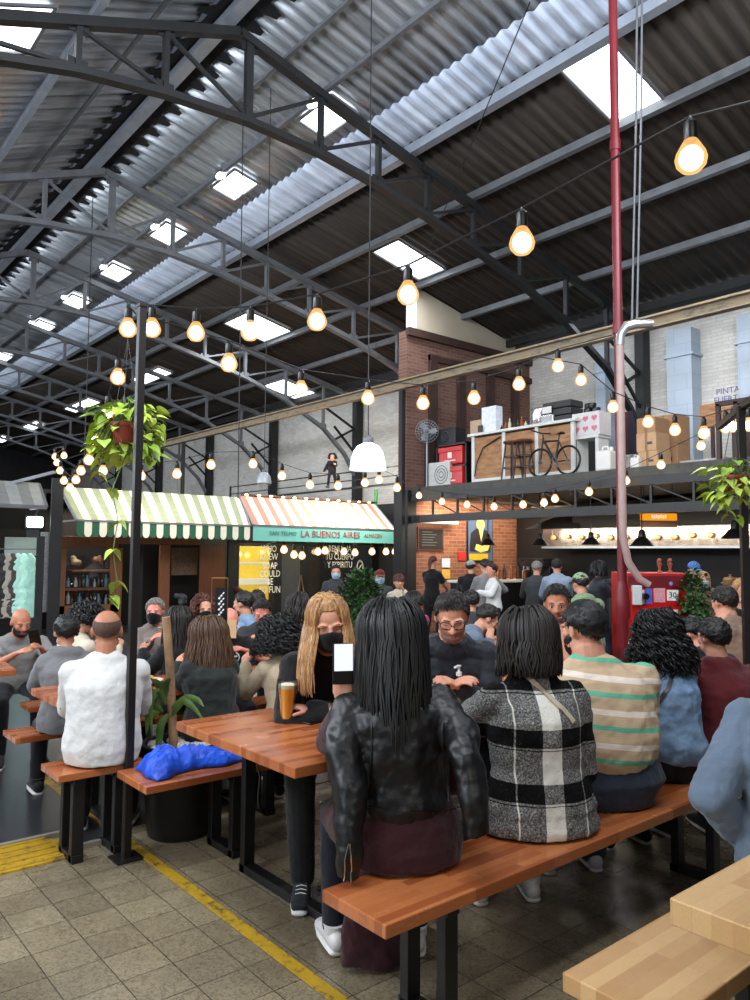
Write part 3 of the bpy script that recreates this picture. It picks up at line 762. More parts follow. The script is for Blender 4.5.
    for it in face_items:
        if it in ('mask', 'blackmask'):
            m2 = MB(); vs = []; nu, nv = 16, 10
            for j in range(nv+1):
                v = j/nv; z = -.012-.098*v
                for i in range(nu+1):
                    u = -1+2*i/nu; a = u*1.25; bul = 1-abs(u)**2
                    zz = z+(.016*(1-v)*(1-abs(u))) - .0*v - (.02*abs(u)**2)*(1-v)*1.2+.025*abs(u)**2*v
                    rx_, ry_ = .069*jw+.004, .080
                    y = .024+ry_*math.cos(a)+bul*.022*math.sin(PI*min(1, v*1.0+.18))-.022*v*v; x = rx_*math.sin(a)*(1-.16*v)
                    vs.append(h(x, y, zz))
            fs = [(j*(nu+1)+i, j*(nu+1)+i+1, (j+1)*(nu+1)+i+1, (j+1)*(nu+1)+i) for j in range(nv) for i in range(nu)]
            m2._add(vs, fs); mk = m2.build('face_mask', M_mask if it == 'mask' else M_bmask, root)
            so = mk.modifiers.new('s', 'SOLIDIFY'); so.thickness = .003; so.offset = 1
            m2 = MB()
            for sg in (1, -1):
                m2.tube([h(sg*.066, .045, -.035), h(sg*.078, .01, -.005), h(sg*.080, -.022, .005)], .0015, 5)
                m2.tube([h(sg*.062, .045, -.085), h(sg*.078, .005, -.05), h(sg*.080, -.022, -.02)], .0015, 5)
            m2.build('mask_strap', M_mask if it == 'mask' else M_bmask, mk)
        if it == 'glasses':
            m2 = MB()
            for sg in (1, -1):
                c0 = h(sg*.031, .0, .0); pts = []
                for q in range(17):
                    a = 2*PI*q/16; ca, sa = math.cos(a), math.sin(a); pw = .62
                    pts.append(h(sg*.031+.025*math.copysign(abs(ca)**pw, ca), .0985-.008*abs((sg*.031+.025*ca)/.05)**2*1.6, -.004+.0175*math.copysign(abs(sa)**pw, sa)))
                m2.tube(pts, .0022*hs, 6)
                m2.tube([h(sg*.056, .088, .003), h(sg*.074, .05, .006), h(sg*.080, -.01, .004)], .0022*hs, 6)
            m2.tube([h(-.007, .101, 0), h(.007, .101, 0)], .0022*hs, 6)
            m2.build('glasses_frame', M_dark, root)
        if it in ('beard', 'stubble'):
            m2 = MB(); nu, nv = 24, 10; vs = []; th = .007 if it == 'beard' else .002
            for j in range(nv+1):
                v = j/nv
                for i in range(nu+1):
                    u = -1+2*i/nu; az = u*rad(98); 
                    zt = -.046+.030*abs(u)**1.5-.018*math.exp(-(u/.16)**2)*0; z = zt+(-.118-zt)*v
                    shrink = math.sqrt(max(.02, 1-((z+.030)/.092)**2)) if z < -.030 else 1
                    rx_, ry_ = .0635*jw, .0685; sh = shrink**.75
                    x = rx_*math.sin(az)*sh; y = .022+ry_*math.cos(az)*sh+ (.010*math.cos(az) if z < -.07 else 0)
                    nn = Vector((math.sin(az), math.cos(az), -.3*v)); k = th*(.5+.7*v) + noise.noise(Vector((u*14, v*8, 3)))*th*.5
                    if v in (0, 1) or abs(u) == 1: k = -.003
                    if abs(u) < .22 and .0 < v < .30 and it == 'beard': k = -.004
                    vs.append(h(x+nn.x*k, y+nn.y*k, z+nn.z*k))
            m2._add(vs, [(j*(nu+1)+i, j*(nu+1)+i+1, (j+1)*(nu+1)+i+1, (j+1)*(nu+1)+i) for j in range(nv) for i in range(nu)])
            m2.tube([h(-.027, .084, -.052), h(-.012, .094, -.046), h(.012, .094, -.046), h(.027, .084, -.052)], [.002*hs, .0045*hs, .0045*hs, .002*hs], 6)
            m2.build('beard', M_stub if it == 'stubble' else HAIRM[hair[2] if hair and len(hair) > 2 and hair[2] else 'dbrown'], root)
    # ---- hair
    if hair:
        kind, hm = hair[0], hair[1]; hc = h(0, -.014, .022); hk = 1+.25*(lod == 0)-.65*(hair[1] == 'blond'); rx = (.0755*hs, .0945*hs, .0875*hs); seed = int(px*7+py)
        L1 = interp([(0, 40), (35, 35), (58, 22), (72, -8), (84, -16), (98, -16), (120, -38), (180, -52)])
        if kind == 'short':
            mb = cap_hair(hc, RH, rx, L1, .012*hs, s, .005, nsc=60)
            tufts(mb, hc, RH, rx, L1, 1100 if lod == 0 else (420 if lod == 1 else 70), .020*hs, .0024*hs if lod == 0 else (.0034*hs if lod == 1 else .006), lift=.22 if lod == 0 else .4, seed=seed, thick=.009*hs)
        elif kind == 'fringe':
            L2 = lambda x: 90
            mb = MB(); nu = 40; vs = []; fs = []
            ring = []
            for i in range(nu+1):
                az = 78+204*i/nu; rel = abs((az+180) % 360-180); a = rad(az); lo = L1(rel); hi = 26-14*math.cos(rad(rel-180))
                for j in range(9):
                    e = lo+(hi-lo)*j/8; k = .0028*math.sin(PI*j/8)*hs-.001+ noise.noise(Vector((i*.5, j*.7, 0)))*.002
                    d = Vector((math.sin(a)*math.cos(rad(e)), math.cos(a)*math.cos(rad(e)), math.sin(rad(e))))
                    vs.append(hc+RH@Vector((d.x*(rx[0]+k), d.y*(rx[1]+k), d.z*(rx[2]+k))))
            mb._add(vs, [(i*9+j, (i+1)*9+j, (i+1)*9+j+1, i*9+j+1) for i in range(nu) for j in range(8)])
        elif kind in ('long', 'bob'):
            L = (hair[3] if len(hair) > 3 else .38)*hs
            fl = hair[4] if len(hair) > 4 else 1.15; fw = hair[5] if len(hair) > 5 else 50
            L3 = interp([(0, 37), (25, 34), (fw-8, 22), (fw+10, -20), (100, -58), (180, -66)])
            mb = cap_hair(hc, RH, rx, L3, .020*hs*hk, s, .004)
            nl = 520 if lod == 0 else (130 if lod == 1 else 60)
            locks(mb, hc, RH, rx, nl, L, face=fw, r=(.0042 if lod == 0 else .0062)*hs, thick=.026*hs*hk, drop_el=-8, seed=seed, segs=8, flare=fl, lvar=.16, sides=5, back=hair[6] if len(hair) > 6 else .0)
            locks(mb, hc, RH, rx, nl//2, L*.95, face=fw+20, r=(.006 if lod == 0 else .009)*hs, thick=.004*hs, drop_el=-20, seed=seed+5, segs=6, flare=fl*.92, lvar=.2, sides=5, back=hair[6] if len(hair) > 6 else .0)
        elif kind == 'curly':
            L = (hair[3] if len(hair) > 3 else .3)*hs; fl = hair[4] if len(hair) > 4 else 1.4
            L3 = interp([(0, 46), (35, 40), (55, 10), (100, -40), (180, -60)])
            mb = cap_hair(hc, RH, rx, L3, .025*hs, s, .012)
            nl = 420 if lod == 0 else (190 if lod == 1 else 60)
            locks(mb, hc, RH, rx, nl, L, face=48, r=(.0032 if lod == 0 else .005)*hs, thick=.045*hs, drop_el=-5, seed=seed, segs=8, flare=fl, curl=.011, cf=26, lvar=.35)
            locks(mb, hc, RH, rx, nl//2, L*.7, face=54, r=(.004 if lod == 0 else .0065)*hs, thick=.02*hs, drop_el=-20, seed=seed+3, segs=7, flare=fl*.85, curl=.010, cf=24, lvar=.3)
        elif kind == 'bun':
            mb = cap_hair(hc, RH, rx, interp([(0, 42), (60, 22), (85, -2), (180, -45)]), .010*hs, s, .003)
            mb.ell(h(0, -.125, .05), (.035*hs, .03*hs, .035*hs), RH); locks(mb, hc, RH, rx, 60, .0, face=-20, r=.004, thick=.012*hs, drop_el=-10, seed=seed, segs=1)
        elif kind == 'pony':
            mb = cap_hair(hc, RH, rx, interp([(0, 42), (60, 22), (85, -2), (180, -45)]), .010*hs, s, .003)
            for q in range(16): a = q*.39; mb.tube([h(.01*math.cos(a), -.105, .03+.01*math.sin(a)), h(.025*math.cos(a), -.15, .01+.015*math.sin(a)), h(.028*math.cos(a), -.16, -.08), h(.015*math.cos(a), -.14, -.19)], [.008, .012, .011, .003], 5)
        mb.build('hair', HAIRM[hm], root)
    # ---- clothes
    if bottom:
        bm, bt = bottom[0], bottom[1] if len(bottom) > 1 else .012
        mb = MB(); 
        mb.tube([lerp_s(-.45), lerp_s(0), lerp_s(.55)], [((.13*s*wm+bt), .10*s+bt), ((.175*s*wm+bt), .122*s+bt), ((.158*s*wm+bt), .112*s+bt)], 18, side=(1, 0, 0), round_=True)
        sit_clamp(mb, .004)
        skirt = len(bottom) > 2 and bottom[2] == 'skirt'
        for sg in (1, -1):
            hp, kn, ft = LG[sg]
            m3 = MB(); m3.tube([hp, hp.lerp(kn, .5), kn], [.092*s+bt, .078*s+bt, .056*s+bt], 14, round_=True); sit_clamp(m3, .004); mb._add(m3.v, m3.f)
            if not skirt: mb.tube([kn, kn.lerp(ft, .35), ft+Vector((0, 0, .02))], [.056*s+bt, .053*s+bt, .040*s+bt*1.4], 14, round_=True)
        if skirt: mb.tube([LG[1][0].lerp(LG[-1][0], .5), LG[1][1].lerp(LG[-1][1], .5)], [(.19*s, .10*s), (.20*s, .075*s)], 16, side=(1, 0, 0), round_=True)
        o = mb.build('skirt' if skirt else 'trousers', bm, root); remesh(o, vc, 2, .006 if lod < 2 else 0)
    if shoes:
        for sg in (1, -1):
            hp, kn, ft = LG[sg]; fx = Vector((ft.x, ft.y, 0)); o_ = rad(8*sg)
            tw = (kn-ft); toe = Vector((math.sin(o_), math.cos(o_), 0))
            sh = ft.z-.075
            sm = SHOES[shoes]; b0 = fx+Vector((0, 0, sh))
            mb = MB(); mb.tube([b0-toe*.055+Vector((0, 0, .05)), b0+toe*.0+Vector((0, 0, .055)), b0+toe*.07+Vector((0, 0, .045)), b0+toe*.13+Vector((0, 0, .034)), b0+toe*.175+Vector((0, 0, .028))], [(.034, .038), (.040, .046), (.043, .034), (.044, .024), (.036, .016)], 12, side=(1, 0, 0), round_=True)
            mb.tube([b0+Vector((0, -.012, .07)), b0+Vector((0, -.015, .105))], [.042, .044], 12)
            o = mb.build('shoe', sm[0], root)
            if lod < 2:
                m2 = MB(); m2.tube([b0-toe*.062+Vector((0, 0, .013)), b0+Vector((0, 0, .013)), b0+toe*.09+Vector((0, 0, .013)), b0+toe*.19+Vector((0, 0, .013))], [(.034, .013), (.042, .013), (.047, .013), (.034, .012)], 12, side=(1, 0, 0), round_=True)
                m2.build('sole', sm[1], o)
                if lod == 0:
                    m2 = MB()
                    for q in range(4): c0 = b0+toe*(.045+.022*q)+Vector((0, 0, .081-.007*q)); sdv = Vector((toe.y, -toe.x, 0)); m2.tube([c0-sdv*.024, c0+Vector((0, 0, .006)), c0+sdv*.024], .003, 5)
                    m2.build('laces', sm[1], o)
    if top:
        tm, tt = top.get('mat'), top.get('t', .014); low = top.get('low')
        mb = MB(); torso(mb, tt, top.get('u0', -.3), top.get('u1', 3.45), top.get('loose', .012), low); sit_clamp(mb, .006)
        sl = top.get('sleeve', 1.0)
        for sg in (1, -1):
            J, E_, W_, ex, cu = arms[sg]; st = tt*.8+top.get('sl', .004)
            mb.ell(J, .058*s+tt*.9); mb.tube([S[3]+(J-S[3])*.35+dirs*.012*s, J], [.06*s+tt*.5, .056*s+tt*.7], 12, round_=True)
            if sl >= .5:
                mb.tube([J, J.lerp(E_, .45), E_], [.052*s+st, .049*s+st, .042*s+st], 14, round_=True)
                e1 = E_.lerp(W_, (sl-.5)*2*.97)
                mb.tube([E_, E_.lerp(e1, .4), e1], [.042*s+st, .043*s+st, .031*s+st*top.get('cuff', .9)], 14, round_=True)
            else:
                e1 = J.lerp(E_, sl*2); mb.tube([J, e1], [.052*s+st, .048*s+st+.006], 14)
        if top.get('hood'):
            hb = S[4]-dirs*.0+Vector((0, -.055*s, .0)); mb.ell(hb, (.115*s, .065*s, .05*s), Matrix.Rotation(.5, 3, 'X')); mb.ell(hb+Vector((0, -.025, -.045)), (.085*s, .045*s, .055*s))
            mb.tube([hb+Vector((-.09*s, .02, .01)), hb+Vector((-.085*s, .09, -.03)), hb+Vector((-.03*s, .13, -.07))], [.03, .028, .02], 8, round_=True)
            mb.tube([hb+Vector((.09*s, .02, .01)), hb+Vector((.085*s, .09, -.03)), hb+Vector((.03*s, .13, -.07))], [.03, .028, .02], 8, round_=True)
        if top.get('collar'):
            a_ = lerp_s(3.55); b_ = lerp_s(4.15); mb.tube([a_, b_], [(.085*s*wm, .075*s), (.070*s*wm, .070*s)], 18, side=(1, 0, 0))
        o = mb.build(top.get('name', 'shirt'), tm, root); remesh(o, vc, top.get('sm', 2), top.get('fold', .012) if lod < 2 else .004, TEX)
        root['_top'] = 1
        if top.get('puff'):
            pass
        P_top = o
    HFo = HF(); HFo.root = root; HFo.h = h; HFo.RH = RH; HFo.S = S; HFo.arms = arms; HFo.LG = LG; HFo.s = s; HFo.SJ = SJ; HFo.HC = HC; HFo.R2 = R2; HFo.base = base; HFo.hs = hs; HFo.dirs = dirs
    HFo.W = lambda v: base+R2@Vector(v)
    HFo.L = lambda v: R2.transposed()@(Vector(v)-base)
    if '_top' in root: del root['_top']
    return HFo

SKINS = {'skin_light': skin((.80, .59, .49), 'skin_light'), 'skin_tan': skin((.70, .48, .37), 'skin_tan'), 'skin_pink': skin((.84, .55, .47), 'skin_pink')}
M_eyew = mat('eye_white', (.85, .83, .80), rough=.2, var=0); M_dark = mat('near_black', (.035, .03, .03), rough=.35, var=0); M_lip = mat('lip', (.66, .33, .31), rough=.45, var=.08, vs=60)
M_stub = mat('stubble_skin', (.50, .37, .31), rough=.7, var=.25, vs=120, bump=.3, bs=400)
M_mask = fabric('pale_blue_mask', (.66, .76, .84)); M_bmask = fabric('black_mask', (.035, .035, .042), bump=.15)
HAIRM = {'black': hairmat('black_hair', (.016, .014, .014), (.04, .035, .033), .5), 'brown': hairmat('brown_hair', (.085, .052, .037), (.20, .125, .085)), 'dbrown': hairmat('dark_brown_hair', (.05, .034, .028), (.13, .085, .062)),
         'blond': hairmat('blond_hair', (.50, .33, .19), (.80, .63, .42), .4), 'ombre': hairmat('light_brown_hair', (.17, .115, .08), (.43, .30, .19)), 'grey': hairmat('grey_hair', (.34, .32, .30), (.62, .60, .57)), 'red': hairmat('reddish_hair', (.22, .09, .05), (.38, .18, .10)),
         'stub': hairmat('cropped_hair', (.27, .19, .155), (.40, .29, .24), .8), 'dstub': hairmat('dark_cropped_hair', (.06, .045, .04), (.15, .11, .09), .7)}
m_white_r = mat('white_rubber', (.82, .81, .79), rough=.5, var=.06); m_blk_s = fabric('dark_shoe_fabric', (.10, .10, .11))
SHOES = {'white': (mat('white_leather', (.80, .79, .78), rough=.45, var=.06, bump=.1), m_white_r), 'dark': (m_blk_s, m_white_r), 'black': (m_blk_s, M_dark)}
# ============================================================ CLOTH MATERIALS
t = NT('black_leather'); t.set(.42, 0, .45); co = t.co()
t.b.inputs['Base Color'].default_value = (*lin((.04, .04, .044)), 1)
a = t.noise(6, t.co((1, 1, 1.6)), 2, .4); b = t.noise(170, co, 2)
t.bump(t.math('ADD', a, t.math('MULTIPLY', b, .05)), .5, .02); M_leather = t.m
t = NT('plaid_wool'); t.set(.9, 0, .15); co = t.co(); sx = t.add('ShaderNodeSeparateXYZ'); t.l.new(co, sx.inputs[0])
def bands(t, v, period, segs):
    m_ = t.math('FRACT', t.math('DIVIDE', v, period)); return t.ramp(m_, [(p, (c,)*3) for p, c in segs], 'CONSTANT')
V = bands(t, t.math('ADD', sx.outputs[0], 5.0), .5, [(0, 1), (.08, 0), (.27, 1), (.285, 0), (.71, 0), (.715, 1), (.73, 0), (.92, 1)])
Hh = bands(t, sx.outputs[2], .205, [(0, 0), (.30, 1), (.40, 1), (.44, .95), (.86, 1), (.90, 0), (.92, 1), (.96, 0)])
nz = t.noise(150, co, 1); wv = t.add('ShaderNodeTexWave'); wv.inputs['Scale'].default_value = 60; wv.bands_direction = 'DIAGONAL'; t.l.new(co, wv.inputs[0])
av = t.math('MULTIPLY', t.math('ADD', V, Hh), .5)
g = t.math('ADD', av, t.math('MULTIPLY', t.math('SUBTRACT', nz, .5), 3.2))
t.col(t.ramp(t.math('ADD', t.math('MULTIPLY', av, .72), t.math('MULTIPLY', g, .28)), [(0.12, lin((.05, .05, .055))), (.42, lin((.34, .34, .34))), (.60, lin((.52, .515, .50))), (.9, lin((.86, .85, .81)))]))
t.bump(t.noise(260, co, 2), .6, .004); M_plaid = t.m
t = NT('striped_knit'); t.set(.9, 0, .15); co = t.co(); sx = t.add('ShaderNodeSeparateXYZ'); t.l.new(co, sx.inputs[0])
zz = t.math('ADD', sx.outputs[2], t.math('MULTIPLY', sx.outputs[0], .10))
m_ = t.math('FRACT', t.math('DIVIDE', t.math('ADD', zz, .012), .136))
bg, mint, wh = lin((.78, .68, .56)), lin((.42, .72, .60)), lin((.90, .85, .80))
t.col(t.ramp(m_, [(0, mint), (.15, bg), (.34, bg), (.46, wh), (.63, bg), (.9, bg)], 'CONSTANT'))
wv = t.add('ShaderNodeTexWave'); wv.inputs['Scale'].default_value = 45; wv.bands_direction = 'Z'; t.l.new(co, wv.inputs[0])
t.bump(t.math('ADD', t.math('MULTIPLY', wv.outputs[1], .25), t.noise(24, co)), .3, .006); M_stripe = t.m
F = fabric
t = NT('denim'); t.set(.8, 0, .2); co = t.co()
t.col(t.ramp(t.noise(11, co, 5, .6), [(.3, lin((.36, .47, .60))), (.55, lin((.50, .61, .73))), (.8, lin((.66, .74, .82)))])); t.bump(t.math('ADD', t.noise(18, co, 3), t.math('MULTIPLY', t.noise(350, co, 1), .2)), .5, .014); M_denim = t.m
M_burg = F('burgundy_jersey', (.20, .075, .10)); M_navy = F('navy_leggings', (.07, .08, .12)); M_dkjean = F('dark_jeans', (.16, .18, .22)); M_blk = F('black_cotton', (.055, .055, .06)); M_blk2 = F('black_cotton_warm', (.075, .07, .07))
M_wht = F('white_cotton', (.80, .80, .79), var=.04); M_grey = F('grey_cotton', (.42, .42, .43)); M_lgrey = F('light_grey_melange', (.50, .495, .49)); M_taupe = F('taupe_cotton', (.50, .46, .43)); M_dgreen = F('dark_green_jacket', (.13, .15, .14)); M_cream = F('cream_knit', (.80, .76, .68))
M_maroon = F('maroon_sweat', (.33, .09, .11)); M_dnavy = F('navy_jacket', (.12, .135, .17), rough=.6); M_cyan = F('light_blue_cotton', (.42, .64, .76)); M_tanc = F('tan_coat', (.50, .41, .34)); M_slate = F('slate_blue_shirt', (.37, .43, .50)); M_dgrey = F('charcoal_wool', (.21, .215, .225)); M_pink = F('magenta_knit', (.60, .20, .38)); M_lblue = F('pale_blue_hoodie', (.52, .58, .65)); M_green = F('sage_green_cotton', (.50, .60, .45))

def strap(h, pts, m, w_=.018, name='bag_strap', tk=.003):
    mb = MB(); P_ = [Vector(p) for p in pts]
    for a, b in zip(P_[:-1], P_[1:]): mb.bar(a, b, w_, tk, side=(b-a).cross(Vector((0, 1, .1))))
    return mb.build(name, m, h.root)

# --- foreground, left bench sitter with the phone
PHP = DP(343, 664, 2.78)
jk = person('black-haired person, back to us, black leather jacket over the shoulders, holding up a lit phone', 391, 638, 'D', 2.84, 60, sex='f', lean=.07, roll=-.05, head=(.05, .12, -.05), lod=0,
   armL=('w', DP(344, 708, 2.80), (.35, .55, -.9), (-.05, .05, 1), (.6, .75, 0)), armR=((.14, .30, .84), (.3, -.3, -.9)),
   top=dict(mat=M_burg, t=.010, u0=.0, loose=.012, fold=.010, name='dress_top', sleeve=.97), bottom=(M_navy, .004),
   hair=('long', 'black', None, .36, 1.10, 44, .02), shoes='white', face_items=('noface',), curlL=.75, curlR=.4, legs={1: (.12, .30, .075), -1: (-.20, .36, .075)}, wid=1.12)
S_ = jk.S; s_ = jk.s
mb = MB(); lp = lambda u: S_[int(min(u, 3))].lerp(S_[int(min(u, 3))+1], u-int(min(u, 3)))
mb.tube([lp(.72), lp(1.0), lp(1.5), lp(2.0), lp(2.5), lp(2.9), lp(3.25), lp(3.6)], [(.190, .150), (.180, .142), (.184, .142), (.200, .150), (.212, .148), (.205, .130), (.155, .105), (.095, .085)], 28, side=(1, 0, 0), round_=True)
shL = jk.SJ[-1]; shR = jk.SJ[1]
lw = [jk.L(DP(350, 790, 2.60)), jk.L(DP(349, 850, 2.54)), jk.L(DP(348, 879, 2.53))]
mb.ell(shL, (.085, .08, .08)); mb.ell(shR, (.085, .08, .08))
mb.tube([shL, shL.lerp(lw[0], .5)+Vector((-.03, 0, 0)), lw[0], lw[1], lw[2]], [(.078, .075), (.072, .070), (.060, .056), (.048, .042), (.044, .034)], 16)
rw = [jk.L(DP(466, 760, 2.60)), jk.L(DP(476, 812, 2.54)), jk.L(DP(479, 836, 2.53))]
mb.tube([shR, shR.lerp(rw[0], .5)+Vector((.03, 0, 0)), rw[0], rw[1], rw[2]], [(.078, .075), (.072, .068), (.060, .054), (.048, .042), (.044, .034)], 16)
mb.v = [(v[0], v[1], max(v[2], .466)) for v in mb.v]
jo = mb.build('leather_jacket', M_leather, jk.root); remesh(jo, .0075, 3, .018)
M_zip = mat('bright_zip_metal', (.75, .74, .72), rough=.25, metal=1, var=0)



# dress seat and skirt tail
mb = MB()
mb.tube([Vector((0, .0, .475)), Vector((0, .0, .53)), Vector((0, .0, .62)), lp(.9)], [(.215, .150), (.225, .155), (.205, .145), (.17, .13)], 26, side=(1, 0, 0), round_=True)
for sg in (1, -1):
    hp, kn, ft = jk.LG[sg]; mb.tube([hp, hp.lerp(kn, .5), hp.lerp(kn, .75)], [.11, .10, .09], 14, round_=True)
mb.v = [(v[0], v[1], max(v[2], .467)) for v in mb.v]
o = mb.build('dress', M_burg, jk.root); remesh(o, .009, 3, .012)
T0 = [jk.L(v) for v in ((1.90, 2.20, .44), (1.91, 2.24, .30), (1.92, 2.27, .15), (1.92, 2.29, .02))]
mb = MB(); mb.tube(T0, [(.10, .03), (.13, .04), (.14, .045), (.13, .05)], 16, side=(1, 0, 0))
o = mb.build('dress_tail', M_burg, jk.root); remesh(o, .009, 2, .02)
# phone
r = thing('smartphone', PHP, 'lit smartphone held up by the black-haired leather-jacket sitter', 'phone')
Xp = RT*.98+FW*.15; Xp.normalize(); Yp = (UP+RT*-.10).normalized(); Np = Xp.cross(Yp).normalized(); Yp = Np.cross(Xp); MP = Matrix((Xp, Yp, Np)).transposed()
mb = MB(); mb.box(MP@Vector((0, 0, -.0045)), (.076, .150, .008), M=MP); mb.build('case', M_dark, r, False, .003)
mb = MB(); mb.box(MP@Vector((.002, .024, .0012)), (.068, .098, .001), M=MP); mb.build('screen', emis('lit_white_screen', (.93, .96, 1.0), 1.15), r, False)
# --- plaid
pl = person('brown-haired person in a black, grey and white plaid cardigan, back to us on the bench', 527, 640, 'D', 3.2, 60, sex='f', lean=.12, roll=-.02, head=(.1, .12, 0), lod=0, armL=((-.10, .30, .90), (-.8, 0, -.6)), armR='lap',
   top=dict(mat=M_plaid, t=.022, u0=.0, loose=.035, fold=.016, name='cardigan', sleeve=.97, sl=.012, low=[(.472, .25, .175, .0), (.50, .255, .18, .0), (.56, .23, .17, .0)]), bottom=(M_dkjean, .006),
   hair=('long', 'dbrown', None, .15, 1.08, 46), shoes='white', face_items=('noface',), wid=1.24)
M_crstrap = mat('cream_strap_leather', (.70, .64, .55), rough=.6)
# --- striped sweater
st = person('bearded person in a beige sweater with mint and white stripes, back to us', 583, 628, 'D', 3.6, 60, sex='m', lean=.30, roll=-.05, head=(.35, .12, .0), lod=0, armL='tablein', armR='table',
   top=dict(mat=M_stripe, t=.022, u0=.62, loose=.035, fold=.016, name='sweater', sl=.014), bottom=(F('blue_grey_jeans', (.20, .23, .29)), .022), hair=('short', 'black', 'black'), shoes='white', face_items=('beard',), belly=.12, wid=1.32)
dn = person('person with long curly black hair in a light denim jacket with a black shoulder strap', 651, 636, 'D', 3.95, 72, sex='f', lean=.26, head=(.75, .10, 0), lod=0, armL='tablein', armR='table',
   top=dict(mat=M_denim, t=.020, u0=.1, loose=.030, fold=.018, name='denim_jacket', collar=True), bottom=(M_blk, .010), hair=('curly', 'black', None, .22, 1.45), shoes='dark', wid=1.05)
# --- far side of the long table
bl = person('person with long blond hair, black face mask and black top, arms folded on the table', 328, 622, 'D', 3.75, 240, sex='f', lean=.50, head=(.02, .32, .10), lod=0, sk='skin_light', armL=((.08, .34, .81), (-.9, .1, -.4)), armR=((-.06, .37, .80), (.9, .1, -.4)),
   top=dict(mat=M_blk, t=.016, u1=3.2, fold=.010, name='black_top'), bottom=(M_blk, .01), hair=('long', 'blond', None, .29, 1.42, 40, -.04), shoes='dark', face_items=('blackmask', 'closed'), wid=1.06)
gl = person('dark-haired person with glasses and navy jacket looking down at hands on the table', 452, 616, 'D', 4.15, 232, sex='m', lean=.48, head=(-.10, .42, 0), lod=0, armL='tablein', armR='tablein', sk='skin_light',
   top=dict(mat=M_dnavy, t=.026, loose=.03, fold=.02, name='navy_jacket', collar=True), bottom=(M_dkjean, .012), hair=('short', 'dbrown', 'dbrown'), shoes='dark', face_items=('glasses', 'stubble', 'closed'), wid=1.05)
bt = person('person in a light blue T-shirt behind the striped sweater, hands at the mouth', 557, 603, 'D', 5.1, 215, sex='m', lean=.3, head=(0, .2, 0), lod=1, sk='skin_tan', armL='chin', armR='chin', top=dict(mat=M_cyan, t=.014, sleeve=.35, name='t_shirt'), bottom=(M_dkjean, .012), hair=('short', 'black', 'black'), shoes='dark', face_items=('stubble',))
mr = person('person with short black hair in a maroon hooded sweatshirt, back to us at the right', 713, 637, 'D', 4.1, 62, sex='m', lean=.22, head=(.1, .05, 0), lod=1, armL='table', armR='table', top=dict(mat=M_maroon, t=.026, loose=.03, fold=.018, hood=True, name='hooded_sweatshirt'), bottom=(M_dkjean, .012), hair=('short', 'black', 'black'), shoes='dark', face_items=('noface',), wid=1.1)
bc = person('person in a black jacket hunched between denim jacket and maroon hood', 692, 634, 'D', 4.75, 80, sex='m', lean=.42, head=(.2, .5, 0), lod=1, armL='table', armR='table', top=dict(mat=M_blk, t=.03, loose=.03, fold=.018, hood=True, name='black_jacket'), bottom=(M_blk, .012), hair=('short', 'black', 'black'), shoes='dark', face_items=('noface',))
tn = person('dark-haired person in a tan coat resting a hand on the neck, at the right', 724, 602, 'D', 5.9, 95, sex='m', lean=.35, roll=.1, head=(-.5, .2, 0), lod=1, armL='chin', armR='table', top=dict(mat=M_tanc, t=.03, loose=.04, fold=.018, name='tan_coat', collar=True), bottom=(M_dkjean, .012), hair=('short', 'dbrown', 'dbrown'), shoes='dark')
bw = person('person with short blond hair and a black top, smiling, at the right edge', 744, 592, 'D', 6.8, 225, sex='f', lean=.15, head=(.1, .05, 0), lod=1, armL='table', armR='table', top=dict(mat=M_blk2, t=.012, u1=3.0, name='black_top'), bottom=(M_dkjean, .012), hair=('short', 'blond', 'blond'), shoes='dark')
# --- right-edge sitter on the pale bench
sr = person('person in a slate blue shirt and pale trousers at the right edge, back to us', 812, 566, 'D', 2.55, 12, sex='m', lean=.10, head=(0, 0, 0), lod=0, armL='down', armR='table', top=dict(mat=M_slate, t=.022, u0=-.3, loose=.045, fold=.02, name='slate_shirt'), bottom=(F('stone_trousers', (.62, .60, .56)), .014), hair=('short', 'black', 'black'), shoes='white', face_items=('noface',), wid=1.1, size=1.06)

# --- left group
wh = person('bald-crowned person in a white long-sleeved shirt, back to us, behind the tall black pole', 107, 630, 'Y', 4.12, 66, sex='m', lean=.12, roll=0, head=(0, .1, 0), lod=0, sk='skin_tan', armL='table', armR='table', top=dict(mat=M_wht, t=.018, u0=-.45, loose=.035, fold=.011, name='white_shirt'), bottom=(M_blk, .014), hair=('fringe', 'stub'), shoes='dark', face_items=('noface',), wid=1.06, belly=.1)
gb = person('bald bearded person in a grey T-shirt looking at a phone, far left', 21, 625, 'Y', 6.25, 262, sex='m', lean=.42, head=(.2, .35, 0), lod=1, sk='skin_tan', armL=((-.12, .44, .84), (-.5, -.2, -.8)), armR=((.04, .44, .82), (.5, -.2, -.8)), top=dict(mat=M_lgrey, t=.014, sleeve=.38, fold=.012, name='t_shirt'), bottom=(M_blk, .012), hair=None, shoes='dark', face_items=('beard',), wid=1.25, belly=.3)
kd = person('child with dark hair in a grey hooded jacket, seen from behind beside the white shirt', 66, 638, 'Y', 4.98, 75, sex='f', lean=.15, head=(.1, .1, 0), lod=1, armL='table', armR='table', top=dict(mat=M_grey, t=.03, loose=.03, fold=.016, hood=True, name='grey_hoodie'), bottom=(M_blk, .012), hair=('short', 'black', 'black'), shoes='dark', face_items=('noface',), wid=.92)
cc_ = person('person with dark curly hair and a cream top, half hidden behind the bald head', 88, 620, 'Y', 5.6, 20, sex='f', lean=.3, head=(0, .4, 0), lod=1, armL='table', armR='table', top=dict(mat=M_cream, t=.02, name='cream_top'), bottom=(M_blk, .012), hair=('curly', 'black', None, .06, 1.2), shoes='dark', face_items=('noface',))
